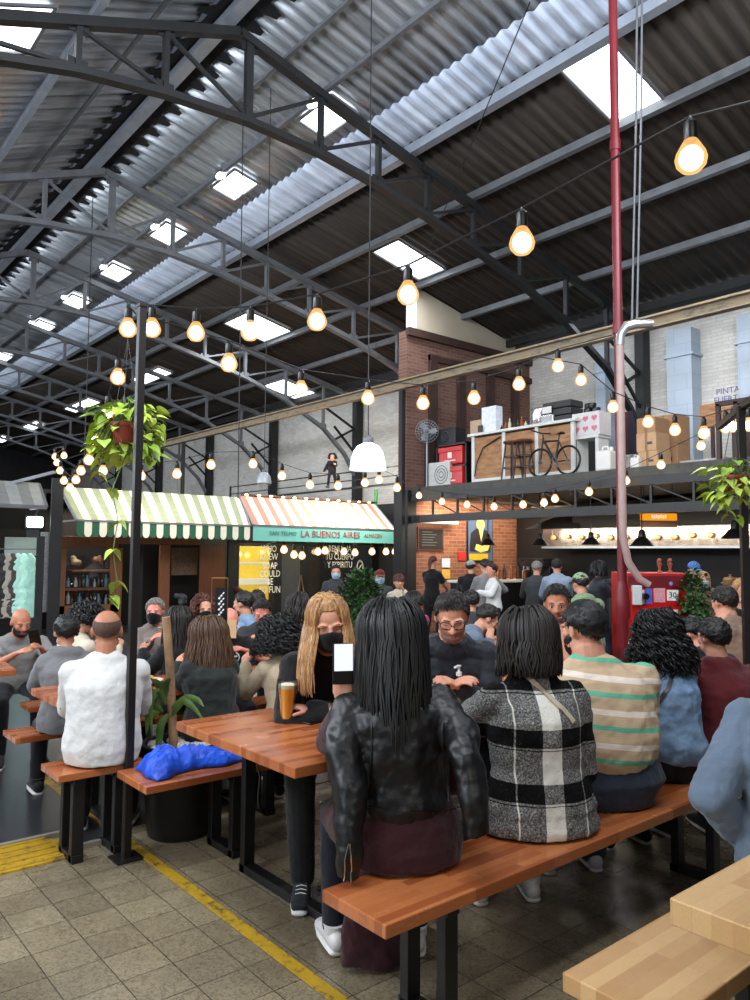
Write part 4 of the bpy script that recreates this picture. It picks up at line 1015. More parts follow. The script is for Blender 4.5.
gh = person('person with short grey hair, black face mask and taupe shirt, facing us', 155, 611, 'Y', 6.1, 262, sex='m', lean=.2, head=(-.5, .1, 0), lod=1, sk='skin_pink', armL='table', armR='table', top=dict(mat=M_taupe, t=.016, fold=.014, name='taupe_shirt'), bottom=(M_dkjean, .012), hair=('short', 'grey', 'grey'), shoes='dark', face_items=('blackmask',))
ld = person('person with long dark hair in black, back to us, talking to the grey-haired person', 177, 622, 'Y', 5.05, 95, sex='f', lean=.15, head=(.3, .05, 0), lod=1, armL='table', armR='chin', top=dict(mat=M_blk, t=.016, name='black_top'), bottom=(M_blk, .012), hair=('long', 'dbrown', None, .30, 1.1, 46), shoes='dark', face_items=('noface',))
dj = person('person with long light-brown streaked hair in a dark green jacket, back to us', 206, 645, 'Y', 4.22, 80, sex='f', lean=.22, head=(.75, .12, 0), lod=0, armL='table', armR='table', top=dict(mat=M_dgreen, t=.024, loose=.035, fold=.018, name='dark_jacket'), bottom=(M_blk, .012), hair=('long', 'ombre', None, .27, 1.28, 46), shoes='dark', wid=1.1)
mc = person('person with curly auburn hair and a black face mask behind the menu stand', 205, 609, 'Y', 6.0, 250, sex='f', lean=.2, head=(0, .1, 0), lod=1, sk='skin_light', armL='table', armR='table', top=dict(mat=M_blk, t=.016, name='black_top'), bottom=(M_blk, .012), hair=('curly', 'red', None, .10, 1.25), shoes='dark', face_items=('blackmask',))
bo = person('bald person in a black T-shirt with a white laurel print, head bowed over papers', 229, 622, 'Y', 5.0, 256, sex='m', lean=.35, head=(.1, .75, 0), lod=1, sk='skin_pink', armL=((-.10, .34, .86), (-.8, 0, -.5)), armR=((.10, .34, .86), (.8, 0, -.5)), top=dict(mat=M_blk2, t=.016, sleeve=.4, name='black_t_shirt', fold=.01), bottom=(M_dkjean, .012), hair=None, shoes='dark', wid=1.1)
dj2 = person('dark-haired person in a pale blue denim jacket behind the bald bowed head', 243, 603, 'Y', 6.0, 120, sex='m', lean=.2, head=(0, .1, 0), lod=1, armL='table', armR='table', top=dict(mat=M_denim, t=.024, name='denim_jacket', collar=True), bottom=(M_dkjean, .012), hair=('short', 'dbrown', 'dbrown'), shoes='dark', face_items=('noface',))
rf = person('dark-haired person in a dark jacket looking down, left of the curly black hair', 262, 612, 'Y', 5.5, 236, sex='m', lean=.3, head=(.0, .45, 0), lod=1, sk='skin_pink', armL='tablein', armR='tablein', top=dict(mat=M_dgrey, t=.022, name='dark_jacket', collar=True), bottom=(M_dkjean, .012), hair=('short', 'dbrown', 'dbrown'), shoes='dark')
pf = person('person with curly black hair in a cream padded vest and beige sleeves, back to us', 277, 636, 'Y', 4.05, 85, sex='f', lean=.25, head=(.3, .2, 0), lod=0, armL='table', armR='table', top=dict(mat=F('beige_sleeves', (.66, .60, .50)), t=.014, fold=.01, name='beige_sweater'), bottom=(M_blk, .012), hair=('curly', 'black', None, .14, 1.3), shoes='dark', face_items=('noface',))
pr = person('person with dark shoulder-length hair in profile behind the curly black hair', 301, 606, 'Y', 5.2, 330, sex='f', lean=.1, head=(0, .1, 0), lod=1, armL='table', armR='table', top=dict(mat=M_dgrey, t=.016, name='dark_top'), bottom=(M_blk, .012), hair=('bob', 'dbrown', None, .13, 1.1), shoes='dark')
g4 = person('grey-brown haired person seen from behind, between the bowed head and the curly hair', 257, 601, 'Y', 6.4, 70, sex='m', lean=.1, head=(0, .1, 0), lod=2, armL='table', armR='table', top=dict(mat=M_dgrey, t=.016, name='dark_top'), bottom=(M_blk, .012), hair=('short', 'dbrown', 'grey'), shoes='dark', face_items=('noface',))
# --- aisle between stalls and bar
pk = person('person with dark hair and a magenta collar, seen from behind beyond the black-haired head', 413, 606, 'Y', 6.0, 70, sex='f', lean=.15, head=(0, .1, 0), lod=1, armL='table', armR='table', top=dict(mat=M_pink, t=.016, name='magenta_top'), bottom=(M_blk, .012), hair=('bob', 'dbrown', None, .06, 1.05), shoes='dark', face_items=('noface',))
b9 = person('person with dark hair and a yellow-lined hood, seen from behind right of the glasses', 471, 601, 'D', 7.3, 60, sex='f', lean=.15, head=(0, .1, 0), lod=1, armL='table', armR='table', top=dict(mat=M_dgrey, t=.024, name='dark_jacket', hood=True), bottom=(M_blk, .012), hair=('short', 'black', 'black'), shoes='dark', face_items=('noface',))
b10 = person('person in a blue-grey shirt slumped at the table between the glasses and plaid cardigan', 488, 606, 'D', 6.3, 330, sex='m', lean=.75, head=(0, .6, 0), lod=1, armL='table', armR='table', top=dict(mat=M_slate, t=.024, name='blue_grey_shirt'), bottom=(M_blk, .012), hair=('short', 'dbrown', 'dbrown'), shoes='dark', face_items=('noface',), size=.95)
s1 = person('person in a grey jacket with red and white scarf and pale mask outside the shop', 336, 572, 'D', 11.5, 235, pose='stand', sex='m', lean=.03, head=(0, .15, 0), lod=2, armL='hang', armR='hang', top=dict(mat=M_dgrey, t=.022, name='grey_jacket', collar=True), bottom=(M_dkjean, .012), hair=('short', 'dbrown', 'dbrown'), shoes='dark', face_items=('mask',))
s2 = person('person with a dark red cap and pale blue face mask standing by the green shrub', 380, 577, 'D', 11.0, 232, pose='stand', sex='m', lean=.02, head=(0, 0, 0), lod=2, armL='hang', armR='hang', top=dict(mat=M_dgrey, t=.018, name='dark_shirt'), bottom=(M_dkjean, .012), hair=('short', 'dbrown', 'dbrown'), shoes='dark', face_items=('mask',))
s3 = person('person in a cream sweater with one hand at the mouth, right of the shrub', 399, 582, 'D', 10.2, 240, pose='stand', sex='f', lean=.02, head=(0, 0, 0), lod=2, armL='chin', armR='hang', top=dict(mat=M_cream, t=.018, name='cream_sweater'), bottom=(M_dkjean, .012), hair=('bun', 'red', 'red'), shoes='dark')
# --- bar
b1 = person('person in black with a reddish ponytail standing at the bar under the blackboard', 433, 562, 'D', 13.2, 25, pose='stand', sex='f', lean=.04, head=(0, .25, 0), lod=2, armL='fwd', armR='fwd', top=dict(mat=M_blk, t=.012, sleeve=.35, name='black_t_shirt'), bottom=(M_blk, .012), hair=('pony', 'red', 'red'), shoes='dark')
b2 = person('person in black with a pale cap standing at the bar left of the child', 471, 567, 'D', 12.2, 50, pose='stand', sex='m', lean=.05, head=(-.5, .1, 0), lod=2, armL='fwd', armR='fwd', top=dict(mat=M_blk, t=.02, name='black_jacket'), bottom=(M_blk, .012), hair=('short', 'dbrown', 'dbrown'), shoes='dark')
b4 = person('person in pale grey with dark hair, carrying the child, back to us', 485, 566, 'D', 11.4, 75, pose='stand', sex='m', lean=.0, head=(0, .1, 0), lod=2, armL=((.05, .30, 1.0), (-.8, -.2, -.5)), armR=((.28, .22, .98), (.9, -.2, -.5)), top=dict(mat=M_lgrey, t=.018, name='grey_sweater'), bottom=(M_blk, .012), hair=('short', 'black', 'black'), shoes='dark', face_items=('noface',))
b3 = person('child in a white long-sleeved shirt carried on an adult hip in front of the bar', 491, 570, 'D', 10.9, 150, pose='sit', sex='f', lean=.05, head=(.3, .1, 0), lod=2, seat=.72, size=.80, armL=((-.10, .25, 1.02), (-.8, 0, -.5)), armR='side', top=dict(mat=M_wht, t=.014, name='white_shirt'), bottom=(M_blk, .012), hair=('short', 'brown', 'brown'), shoes=None, zoff=.02)
b5 = person('person with grey-blond hair in a dark grey shirt sitting at the bar counter', 537, 568, 'D', 11.6, 35, sex='m', lean=.2, head=(-.2, .2, 0), lod=2, seat=.70, armL='fwd', armR='fwd', top=dict(mat=M_dgrey, t=.016, name='grey_shirt'), bottom=(M_dkjean, .012), hair=('short', 'grey', 'grey'), shoes='dark')
b6 = person('person in a pale blue hooded top standing at the bar, back to us', 557, 566, 'D', 11.0, 45, pose='stand', sex='m', lean=.15, head=(-.3, .1, 0), lod=2, armL='fwd', armR='fwd', top=dict(mat=M_lblue, t=.022, name='pale_blue_hoodie'), bottom=(M_dkjean, .012), hair=('short', 'dstub', 'dstub'), shoes='dark')
b7 = person('person with a large sage green hood and white cap front, in front of the bar', 580, 582, 'D', 8.8, 70, pose='sit', sex='m', lean=.2, head=(0, .2, 0), lod=2, armL='table', armR='table', top=dict(mat=M_green, t=.03, name='green_coat', hood=True), bottom=(M_dkjean, .012), hair=('short', 'dbrown', 'dbrown'), shoes='dark', size=1.05)
b8 = person('person with raised hand in a dark jacket, left of the red pipe', 600, 569, 'D', 9.8, 330, pose='stand', sex='f', lean=.05, head=(.2, .1, 0), lod=2, armL=((.12, .35, 1.35), (-.4, 0, -.9)), armR='fwd', top=dict(mat=M_dnavy, t=.02, name='dark_jacket'), bottom=(M_dkjean, .012), hair=('bob', 'black', None, .12, 1.1), shoes='dark')
mw = person('person with blond hair and a pale mask behind the potted shrub at the kitchen', 703, 580, 'D', 9.0, 225, pose='stand', sex='f', lean=.02, head=(0, .1, 0), lod=2, armL='hang', armR='hang', top=dict(mat=M_tanc, t=.018, name='tan_top'), bottom=(M_dkjean, .012), hair=('bob', 'blond', None, .16, 1.1), shoes='dark', face_items=('mask',))
bcap = person('person with a blue cap behind the blond masked head', 694, 570, 'D', 9.8, 225, pose='stand', sex='m', lean=.02, head=(0, .3, 0), lod=2, armL='hang', armR='hang', top=dict(mat=M_blk, t=.018, name='black_top'), bottom=(M_dkjean, .012), hair=('short', 'dbrown', 'dbrown'), shoes='dark')
def cap_on(p, m, name='cap'):
    mb = cap_hair(p.h(0, -.014, .026), p.RH, (.083*p.hs, .101*p.hs, .092*p.hs), interp([(0, 10), (90, 4), (180, -8)]), .006, p.s, 0)
    mb.tube([p.h(0, .07, .035), p.h(0, .12, .03), p.h(0, .155, .02)], [(.07, .004), (.068, .004), (.04, .003)], 12, side=p.RH@Vector((1, 0, 0)), round_=True); mb.build(name, m, p.root)
cap_on(s2, F('dark_red_cap', (.40, .10, .10))); cap_on(b2, F('pale_grey_cap', (.62, .62, .60))); cap_on(bcap, F('blue_cap', (.30, .46, .72))); cap_on(b7, F('sage_cap', (.55, .65, .50)))
# ============================================================ TABLES AND BENCHES
W_red = butcher('butcher_block_red', (.58, .30, .16), (.68, .385, .215), (.77, .47, .28), rough=.22)
W_pale = butcher('butcher_block_pale', (.74, .56, .36), (.80, .63, .42), (.86, .70, .49), rough=.42, scale=1.3)
def slab_furn(nm, x0, x1, y0, y1, top, th, m, label, cat, inset=.34, group=None, rz=0, wid=.06, nleg=2, legin=.04):
    cx, cy_ = (x0+x1)/2, (y0+y1)/2
    r = thing(nm, (cx, cy_, 0), label, cat, group, rz); hx, hy = (x1-x0)/2, (y1-y0)/2
    mb = MB(); mb.box((0, 0, 0), (2*hx, 2*hy, th)); mb.build('tabletop' if cat == 'table' else 'seat', m, r, False, .004, loc=(0, 0, top-th/2))
    for k in range(nleg):
        x = -hx+inset+(2*hx-2*inset)*k/(nleg-1); lw = .06
        mb = MB()
        for sy_ in (-1, 1): mb.box((x, sy_*(hy-legin-lw/2), (top-th)/2), (wid, lw*.7, top-th))
        mb.box((x, 0, .02), (wid, 2*(hy-legin), .04)); mb.box((x, 0, top-th-.02), (wid, 2*(hy-legin), .04))
        mb.build('leg', m_iron, r, False, .003)
    return r
slab_furn('picnic_table', 1.64, 4.05, 2.42, 3.43, .76, .042, W_red, 'long glossy red-brown wooden table in the foreground with a beer glass on it', 'table', .36)
slab_furn('bench', 1.53, 4.0, 1.77, 2.09, .46, .042, W_red, 'long red-brown wooden bench in the foreground under the leather jacket and plaid cardigan', 'bench', .33)
slab_furn('bench', 1.525, 3.9, 3.49, 3.85, .46, .036, W_red, 'wooden bench with the crumpled blue jacket lying on it', 'bench', .52)
slab_furn('bench', 1.265, 1.72, 3.93, 4.22, .46, .036, W_red, 'short wooden bench end under the white shirt, behind the black pole', 'bench', .12)
slab_furn('bench', 2.22, 4.1, 3.93, 4.22, .46, .036, W_red, 'wooden bench under the dark green jacket and cream vest', 'bench', .3)
slab_furn('picnic_table', 1.36, 4.2, 4.24, 4.78, .76, .04, W_red, 'second wooden table, in front of the white shirt, with the menu stand', 'table', .36)
slab_furn('bench', 1.31, 4.2, 4.87, 5.15, .46, .036, W_red, 'wooden bench on the far side of the second table, end left of the white shirt', 'bench', .4)
slab_furn('bench', 1.64, 4.2, 5.76, 6.03, .46, .036, W_red, 'small distant wooden bench end at the far left below the grey hoodie', 'bench', .4)
slab_furn('picnic_table', .15, 1.52, 5.66, 6.1, .76, .04, W_red, 'wooden table under the hands of the bald person with the phone', 'table', .3, rz=rad(-6))
slab_furn('bench', .15, 1.52, 6.28, 6.5, .46, .036, W_red, 'bench under the bald person in the grey T-shirt', 'bench', .3)
slab_furn('picnic_table', 1.72, 3.6, .02, .97, .76, .062, W_pale, 'pale wooden table at the bottom right corner', 'table', .5)
slab_furn('bench', 1.73, 3.8, .985, 1.285, .46, .05, W_pale, 'pale wooden bench at the bottom right, below the pale table', 'bench', .55)
slab_furn('picnic_table', 4.6, 7.0, 2.42, 3.2, .76, .04, W_red, 'wooden table behind the maroon hooded sweatshirt at the right', 'table', .4)
slab_furn('bench', 4.4, 7.0, 1.77, 2.09, .46, .04, W_red, 'wooden bench under the maroon hooded sweatshirt', 'bench', .4)
slab_furn('bench', 4.4, 7.0, 3.49, 3.8, .46, .04, W_red, 'wooden bench on the far side of the table at the right', 'bench', .4)
slab_furn('picnic_table', 4.5, 6.6, 4.4, 5.1, .76, .04, W_red, 'wooden table in the middle distance beyond the glasses', 'table', .4)
mb = MB(); mb.box((0, 0, 0), (.16, .11, .003)); o = mb.build('paper_sheet', mat('pale_paper', (.80, .80, .78), var=.03), None, False, loc=(2.08, .70, .762)); o.rotation_euler = (0, 0, .3); tag(o, 'pale paper lying at the edge of the pale table, bottom right', 'paper')

# ------------------------------------------------------------ things on the foreground table
m_glass = glass('clear_glass', (.98, .985, .98)); m_beer = None
t = NT('amber_beer'); t.set(.05, 0, .5); t.b.inputs['Base Color'].default_value = (*lin((1.0, .66, .14)), 1); t.b.inputs['Transmission Weight'].default_value = .0; t.b.inputs['IOR'].default_value = 1.1; m_beer = t.m
t = NT('red_ale'); t.set(.05, 0, .5); t.b.inputs['Base Color'].default_value = (*lin((.70, .25, .08)), 1); t.b.inputs['Transmission Weight'].default_value = .12; t.b.inputs['IOR'].default_value = 1.1; m_ale = t.m
m_foam = mat('beer_foam', (.90, .87, .78), rough=.8, var=.05, vs=60, bump=.3, bs=200)
def pint(loc, label, beer, s=1.0, fill=.80):
    r = thing('beer_glass', loc, label, 'glass'); H_ = .150*s
    pr = [(.026, 0), (.029, .010), (.0275, .03), (.031, .07), (.0365, .11), (.038, .150)]
    mb = MB(); mb.lathe((0, 0, 0), [(a*s, b*s) for a, b in pr]+[((a-.002)*s, b*s) for a, b in reversed(pr[1:])]+[(.001, .012*s)], 28); mb.build('glass', m_glass, r)
    def rr(z):
        for (a, b), (c, d) in zip(pr[:-1], pr[1:]):
            if z <= d: return a+(c-a)*(z-b)/(d-b)
        return pr[-1][0]
    zs = [.014+(.150*fill-.014)*i/8 for i in range(9)]
    mb = MB(); mb.lathe((0, 0, 0), [(max(.001, (rr(z)-.003))*s, z*s) for z in zs], 28); mb.build('beer', beer, r)
    z0 = .150*fill; mb = MB(); mb.lathe((0, 0, 0), [((rr(z0)-.003)*s, z0*s), ((rr(z0+.012)-.003)*s, (z0+.012)*s), (.02*s, (z0+.016)*s)], 28); mb.build('foam', m_foam, r)
    return r
g0 = ZP(287, 722, .76); pint((g0.x, g0.y, .762), 'pint glass of amber beer standing on the foreground table', m_beer, 1.32)
g1 = DP(335, 742, 2.78); g1 = ZP(336, 736, .76); pint((g1.x, g1.y, .762), 'glass of darker red beer half hidden by the leather jacket', m_ale, .98, .72)
g2 = ZP(316, 722, .76); r = thing('smartphone', (g2.x, g2.y, .762), 'black smartphone lying on the foreground table beside the beer', 'phone', rz=rad(8))
mb = MB(); mb.box((0, 0, .004), (.145, .072, .008)); mb.build('case', M_dark, r, False, .004); mb = MB(); mb.box((0, 0, .0085), (.135, .064, .001)); mb.build('screen', mat('dark_screen', (.06, .065, .075), rough=.08, var=0), r, False)
# sanitizer
g3 = ZP(459, 704, .76); r = thing('sanitizer_bottle', (g3.x, g3.y, .762), 'clear pump bottle of hand sanitizer on the foreground table', 'bottle')
mb = MB(); mb.lathe((0, 0, 0), [(.03, 0), (.033, .004), (.034, .09), (.031, .115), (.016, .135), (.013, .14), (.013, .15)], 24); mb.build('bottle', glass('clear_plastic', (.86, .9, .92)), r)
mb = MB(); mb.lathe((0, 0, 0), [(.028, .004), (.030, .01), (.030, .10), (.02, .112)], 20); t = NT('clear_gel'); t.set(.1); t.b.inputs['Base Color'].default_value = (*lin((.80, .82, .82)), 1); t.b.inputs['Transmission Weight'].default_value = .45; mb.build('gel', t.m, r)
mb = MB(); mb.lathe((0, 0, 0), [(.016, .148), (.016, .168), (.007, .170), (.006, .195), (.012, .197), (.012, .205)], 16); mb.bar((0, 0, .2), (-.042, -.01, .197), .013, .009); mb.build('pump', mat('white_plastic', (.86, .87, .87), rough=.35, var=0), r)
mb = MB(); mb.bar((-.017, -.029, .03), (-.017, -.029, .09), .028, .001, side=(1, -.55, 0)); mb.build('label_sticker', mat('pink_label', (.78, .62, .62), var=.1), r, False)

# crumpled blue jacket on the bench
r = thing('blue_jacket', (1.86, 3.67, .462), 'crumpled bright blue jacket lying on the bench beside the table', 'jacket')
vs = []; NX, NY = 110, 60
def bj(u, v):
    x = -.27+.56*u; wv_ = .135*(1-.35*u)*(.82+.18*math.sin(u*9+1)); y = v*wv_
    env = max(0, 1-abs(v)**2.6)**.55*min(1, u*7)**.6*min(1, (1-u)*6)**.6
    q = Vector((x*11, y*11, 1.7)); r1 = 1-abs(noise.noise(q))*2.0; r2 = 1-abs(noise.noise(q*2.1+Vector((5, 2, 0))))*2
    return (x+.02*noise.noise(q*.8), y+.015*noise.noise(q+Vector((9, 9, 9))), .002+env*(.155*(1-.60*u)*(.55+.32*r1+.16*r2)))
for i in range(NX+1):
    for j in range(NY+1): vs.append(bj(i/NX, -1+2*j/NY))
mb = MB(); mb._add(vs, [(i*(NY+1)+j, (i+1)*(NY+1)+j, (i+1)*(NY+1)+j+1, i*(NY+1)+j+1) for i in range(NX) for j in range(NY)])
t = NT('blue_nylon'); t.set(.45, 0, .4); co = t.co(); t.col(t.ramp(t.noise(12, co), [(.3, lin((.05, .22, .66))), (.7, lin((.10, .36, .88)))])); t.bump(t.noise(26, co, 3), .6, .02)
o = mb.build('shell', t.m, r); so_ = o.modifiers.new('s', 'SOLIDIFY'); so_.thickness = .002
mb = MB(); mb.tube([(.27, -.17, .01), (.28, -.19, -.06), (.27, -.19, -.16), (.275, -.19, -.22)], .006, 6); mb.build('drawstring', M_dark, r)
r.location.z = .464
# menu stand, menus, papers, plates on the second table
m_brass = mat('brass_wire', (.66, .52, .30), rough=.3, metal=.8, var=.05)
p0 = ZP(221, 700, .76); p0 = Vector((2.13, 4.50, .76)); r = thing('menu_stand', (p0.x, p0.y, .762), 'tall brass wire stand with a black menu card, behind the streaked brown hair', 'menu stand')
a = DP(212, 578, depth(p0+Vector((0, 0, .5)))); b_ = DP(228, 578, depth(p0+Vector((0, 0, .5)))); zt = a.z-.762
d_ = (b_-a); d_.z = 0; hw = d_.length/2; ux = d_.normalized(); cxx = (a+b_)/2; r.location = (cxx.x, cxx.y, .762)
mb = MB()
for sg in (-1, 1): mb.tube([ux*sg*hw, ux*sg*hw+Vector((0, 0, zt))], .0025, 6)
mb.tube([-ux*hw+Vector((0, 0, zt)), ux*hw+Vector((0, 0, zt))], .0025, 6); mb.box((0, 0, .005), (.12, .10, .01)); mb.build('wire_frame', m_brass, r, False)
MM = Matrix((ux, Vector((0, 0, 1)), ux.cross(Vector((0, 0, 1))))).transposed()
mb = MB(); mb.box(ux*.012+Vector((0, 0, zt-.18)), (.075, .24, .006), M=MM); cd_ = mb.build('menu_card', M_dark, r, False)
for q in range(4):
    T_ = Matrix.Translation(ux*.012+Vector((0, 0, zt-.11-.035*q))+(MM@Vector((0, 0, .0045))))@(MM@Matrix.Rotation(.9, 3, 'Z')).to_4x4()
    mb = MB(); 
    for w_ in range(3): mb.box(T_@Vector((-.02+.02*w_, 0, 0)), (.014, .012-.002*w_, .001), M=T_.to_3x3())
    mb.build('lettering', mat('chalk_white', (.9, .9, .9), var=0), cd_, False)
for i, (px, py, cl) in enumerate(((214, 631, (.80, .78, .74)), (229, 629, (.70, .55, .38)))):
    pt = bo.W((0, .36, .90)) if 0 else DP(px, py, 5.25)
    mb = MB(); mb.box((0, 0, 0), (.10, .004, .13)); o = mb.build('menu_sheet', mat('menu_paper_%s' % ORD[i], cl, var=.04), None, False, loc=pt); o.rotation_euler = (-.35, 0, rad(-40+10*i))
    tag(o, ('white paper sheet' if i == 0 else 'tan card sheet')+' held upright in front of the bowed bald head', 'paper')
m_china = mat('white_china', (.85, .85, .83), rough=.2, var=0)
for i, (px, py, lab) in enumerate(((236, 672, 'bowl of chips on the second table in front of the laurel T-shirt'), (182, 668, 'white plate of food on the second table near the tan trunk'))):
    p = ZP(px, py, .78); p.y = min(p.y, 4.7); r = thing('plate', (2.35+.0*i if i == 0 else 1.95, 4.5, .762), lab, 'plate')
    mb = MB(); mb.lathe((0, 0, 0), [(.04, 0), (.07, .01), (.10, .022), (.10, .026), (.065, .014), (.001, .01)], 24); mb.build('dish', m_china, r)
    mb = MB(); rn = random.Random(i)
    for k in range(14): mb.ell((rn.uniform(-.05, .05), rn.uniform(-.05, .05), .025+rn.random()*.02), (.022, .015, .01), Matrix.Rotation(rn.random()*3, 3, 'Z'), 8, 6)
    mb.build('food', mat('fried_food', (.80, .62, .32), var=.2), r)
r = thing('smartphone', gb.W((-.06, .52, .93)), 'black smartphone held by the bald bearded person at the far left', 'phone', rz=gb.root.rotation_euler.z)
mb = MB(); mb.box((0, 0, 0), (.075, .008, .15), M=Matrix.Rotation(-.5, 3, 'X')@Matrix.Rotation(.25, 3, 'Y')); mb.build('case', M_dark, r, False, .003)

# straps and prints on people
def back_strap(h, pxs, d, m, w_=.018, name='bag_strap'):
    pts = [h.L(DP(x, y, dd)) for (x, y), dd in zip(pxs, d)]; mb = MB(); dn_ = h.L(CAM+h.base*0)
    for a, b in zip(pts[:-1], pts[1:]): mb.bar(a, b, w_, .004, side=(b-a).cross(h.R2.transposed()@FW))
    return mb.build(name, m, h.root)
# ============================================================ tall pole, hanging plant
m_pole = mat('black_brown_steel_post', (.10, .085, .08), rough=.5, metal=.2, var=.2)
r = thing('black_pole', (1.60, 3.885, 0), 'tall square black pole standing by the white shirt', 'pole')
mb = MB(); mb.bb((-.020, -.020, 0), (.020, .020, 2.88)); mb.build('shaft', m_pole, r, False, .003)
mb = MB(); mb.bb((-.024, -.024, 2.88), (.024, .024, 2.895)); mb.build('cap', m_pole, r, False); mb = MB(); mb.bb((-.07, -.07, 0), (.07, .07, .008)); mb.build('base_plate', m_pole, r, False)
m_terra = mat('terracotta', (.52, .20, .13), rough=.6, var=.12)
def leafmat(name, c1, c2):
    t = NT(name); t.set(.4, 0, .4); t.col(t.ramp(t.noise(5, t.co(), 3), [(.35, lin(c1)), (.65, lin(c2))])); t.b.inputs['Transmission Weight'].default_value = 0; t.b.inputs['Subsurface Weight'].default_value = .1; return t.m
m_pothos = leafmat('pothos_leaf', (.50, .64, .18), (.78, .85, .38)); m_leafd = leafmat('dark_green_leaf', (.10, .20, .09), (.24, .38, .17)); m_leafm = leafmat('long_green_leaf', (.20, .30, .12), (.36, .48, .20))
def leaf(mb, p, d, up, L, W_, heart=True, fold=.25):
    d = Vector(d).normalized(); up = Vector(up); up = (up-d*up.dot(d)).normalized(); sd = d.cross(up)
    prof = [(0, .02), (.08, .42), (.25, .5), (.5, .40), (.75, .2), (1, 0)] if heart else [(0, .06), (.15, .30), (.4, .5), (.65, .42), (.85, .2), (1, 0)]
    vs = []; 
    for u, w_ in prof:
        dz = -up*(u*u*L*.35); bk = -d*(.12*L*(1 if heart and u in (.08,) else 0))
        vs += [p+d*u*L+dz+bk+sd*w_*W_+up*fold*w_*W_, p+d*u*L+dz, p+d*u*L+dz+bk-sd*w_*W_+up*fold*w_*W_]
    fs = []
    for i in range(len(prof)-1):
        a = i*3; fs += [(a, a+1, a+4, a+3), (a+1, a+2, a+5, a+4)]
    mb._add(vs, fs)
def hanging_pothos(label, P0, pot_r, vines, n_top, seed, hang_z, leafs=.075):
    rn = random.Random(seed); r = thing('hanging_pothos', P0, label, 'hanging plant')
    mb = MB(); mb.lathe((0, 0, -pot_r*.75), [(pot_r*.6, 0), (pot_r*.92, pot_r*.8), (pot_r, pot_r*1.1), (pot_r*1.08, pot_r*1.12), (pot_r*1.08, pot_r*1.35), (pot_r*.95, pot_r*1.35), (pot_r*.9, pot_r*1.15)], 24); mb.build('pot', m_terra, r)
    mb = MB()
    for k in range(3): a = k*2.1; mb.tube([(pot_r*math.cos(a), pot_r*math.sin(a), pot_r*.5), (0, 0, hang_z)], .002, 5)
    mb.build('hanger_wire', m_iron, r)
    mb = MB(); ms = MB()
    for k in range(n_top):
        a = rn.uniform(0, 6.28); out = rn.uniform(.3, 2.3)*pot_r
        if math.cos(a)*FW.x+math.sin(a)*FW.y < -.45 and rn.random() < .75: continue
        z = rn.uniform(-1.7, 2.0)*pot_r*(1.2-out/pot_r*.2)
        p = Vector((out*math.cos(a), out*math.sin(a), z)); ms.tube([(0, 0, pot_r*.4), (p.x*.5, p.y*.5, max(z, pot_r*.5)+.03), tuple(p)], .0022, 4)
        leaf(mb, p, (math.cos(a+rn.uniform(-.8, .8)), math.sin(a+rn.uniform(-.8, .8)), rn.uniform(-.9, .2)), (rn.uniform(-.5, .5), rn.uniform(-.5, .5), 1), leafs*rn.uniform(.7, 1.35), leafs*rn.uniform(.7, 1.1))
    for vine in vines:
        pts = [Vector(v) for v in vine]; ms.tube(pts, .003, 5)
        for i, q in enumerate(pts[1:]):
            for e in range(2):
                a = rn.uniform(0, 6.28); leaf(mb, q+Vector((0, 0, rn.uniform(-.03, .03))), (math.cos(a), math.sin(a), -.5), (0, 0, 1), leafs*rn.uniform(.8, 1.2), leafs*rn.uniform(.8, 1.0))
    mb.build('leaves', m_pothos, r); ms.build('stems', m_leafm, r); return r
hp_ = DP(125, 433, 4.35)
rel = lambda px, py, d: tuple(DP(px, py, d)-hp_)
hanging_pothos('hanging pothos with bright green leaves in a red-brown pot on the black pole', hp_, .088, [[rel(108, 440, 4.3), rel(100, 458, 4.3), rel(98, 475, 4.3)], [rel(128, 450, 4.3), rel(112, 490, 4.25), rel(118, 520, 4.2), rel(113, 550, 4.2), rel(117, 580, 4.15), rel(112, 600, 4.15)], [rel(148, 440, 4.4), rel(152, 460, 4.4)], [rel(100, 430, 4.3), rel(92, 445, 4.3)]], 300, 3, .55, .072)
hp_ = DP(735, 483, 4.6)
hanging_pothos('hanging pothos in a terracotta pot near the right edge, one vine trailing low', hp_, .075, [[rel(722, 478, 4.6), rel(715, 490, 4.6), rel(720, 502, 4.6)], [rel(728, 492, 4.6), rel(724, 505, 4.6), rel(728, 515, 4.6), rel(737, 518, 4.6)]], 90, 8, .45, .07)
# trunk plant in the big black pot
r = thing('potted_dracaena', (1.96, 4.42-.36, 0), 'plant with a cut tan trunk and long green leaves in a big black pot', 'potted plant')
r.location = (1.975, 4.06, 0)
mb = MB(); mb.lathe((0, 0, 0), [(.165, 0), (.175, .02), (.215, .46), (.225, .47), (.225, .50), (.20, .50), (.195, .46)], 32); mb.build('pot', mat('black_plastic_pot', (.05, .05, .052), rough=.45, var=.15), r)
mb = MB(); rn = random.Random(2)
for k in range(60): a = rn.uniform(0, 6.28); q = .18*math.sqrt(rn.random()); mb.ell((q*math.cos(a), q*math.sin(a), .475), (.03*rn.uniform(.6, 1.2), .024, .018), Matrix.Rotation(a, 3, 'Z'), 8, 6)
mb.build('white_stones', mat('white_pebbles', (.72, .70, .66), var=.2, vs=12), r)
tr = [DP(x, y, 4.28)-r.location for x, y in ((174, 752), (172, 715), (170, 670), (166, 617))]
mb = MB(); mb.tube(tr, [.026, .025, .024, .023], 12); 
t = NT('cut_trunk_bark'); t.set(.8); t.col(t.ramp(t.noise(14, t.co((1, 1, .4)), 5, .7), [(.3, lin((.42, .30, .20))), (.7, lin((.68, .54, .40)))])); t.bump(t.noise(60, t.co(), 4), .5, .01); mb.build('trunk', t.m, r)
mb = MB(); rn = random.Random(12)
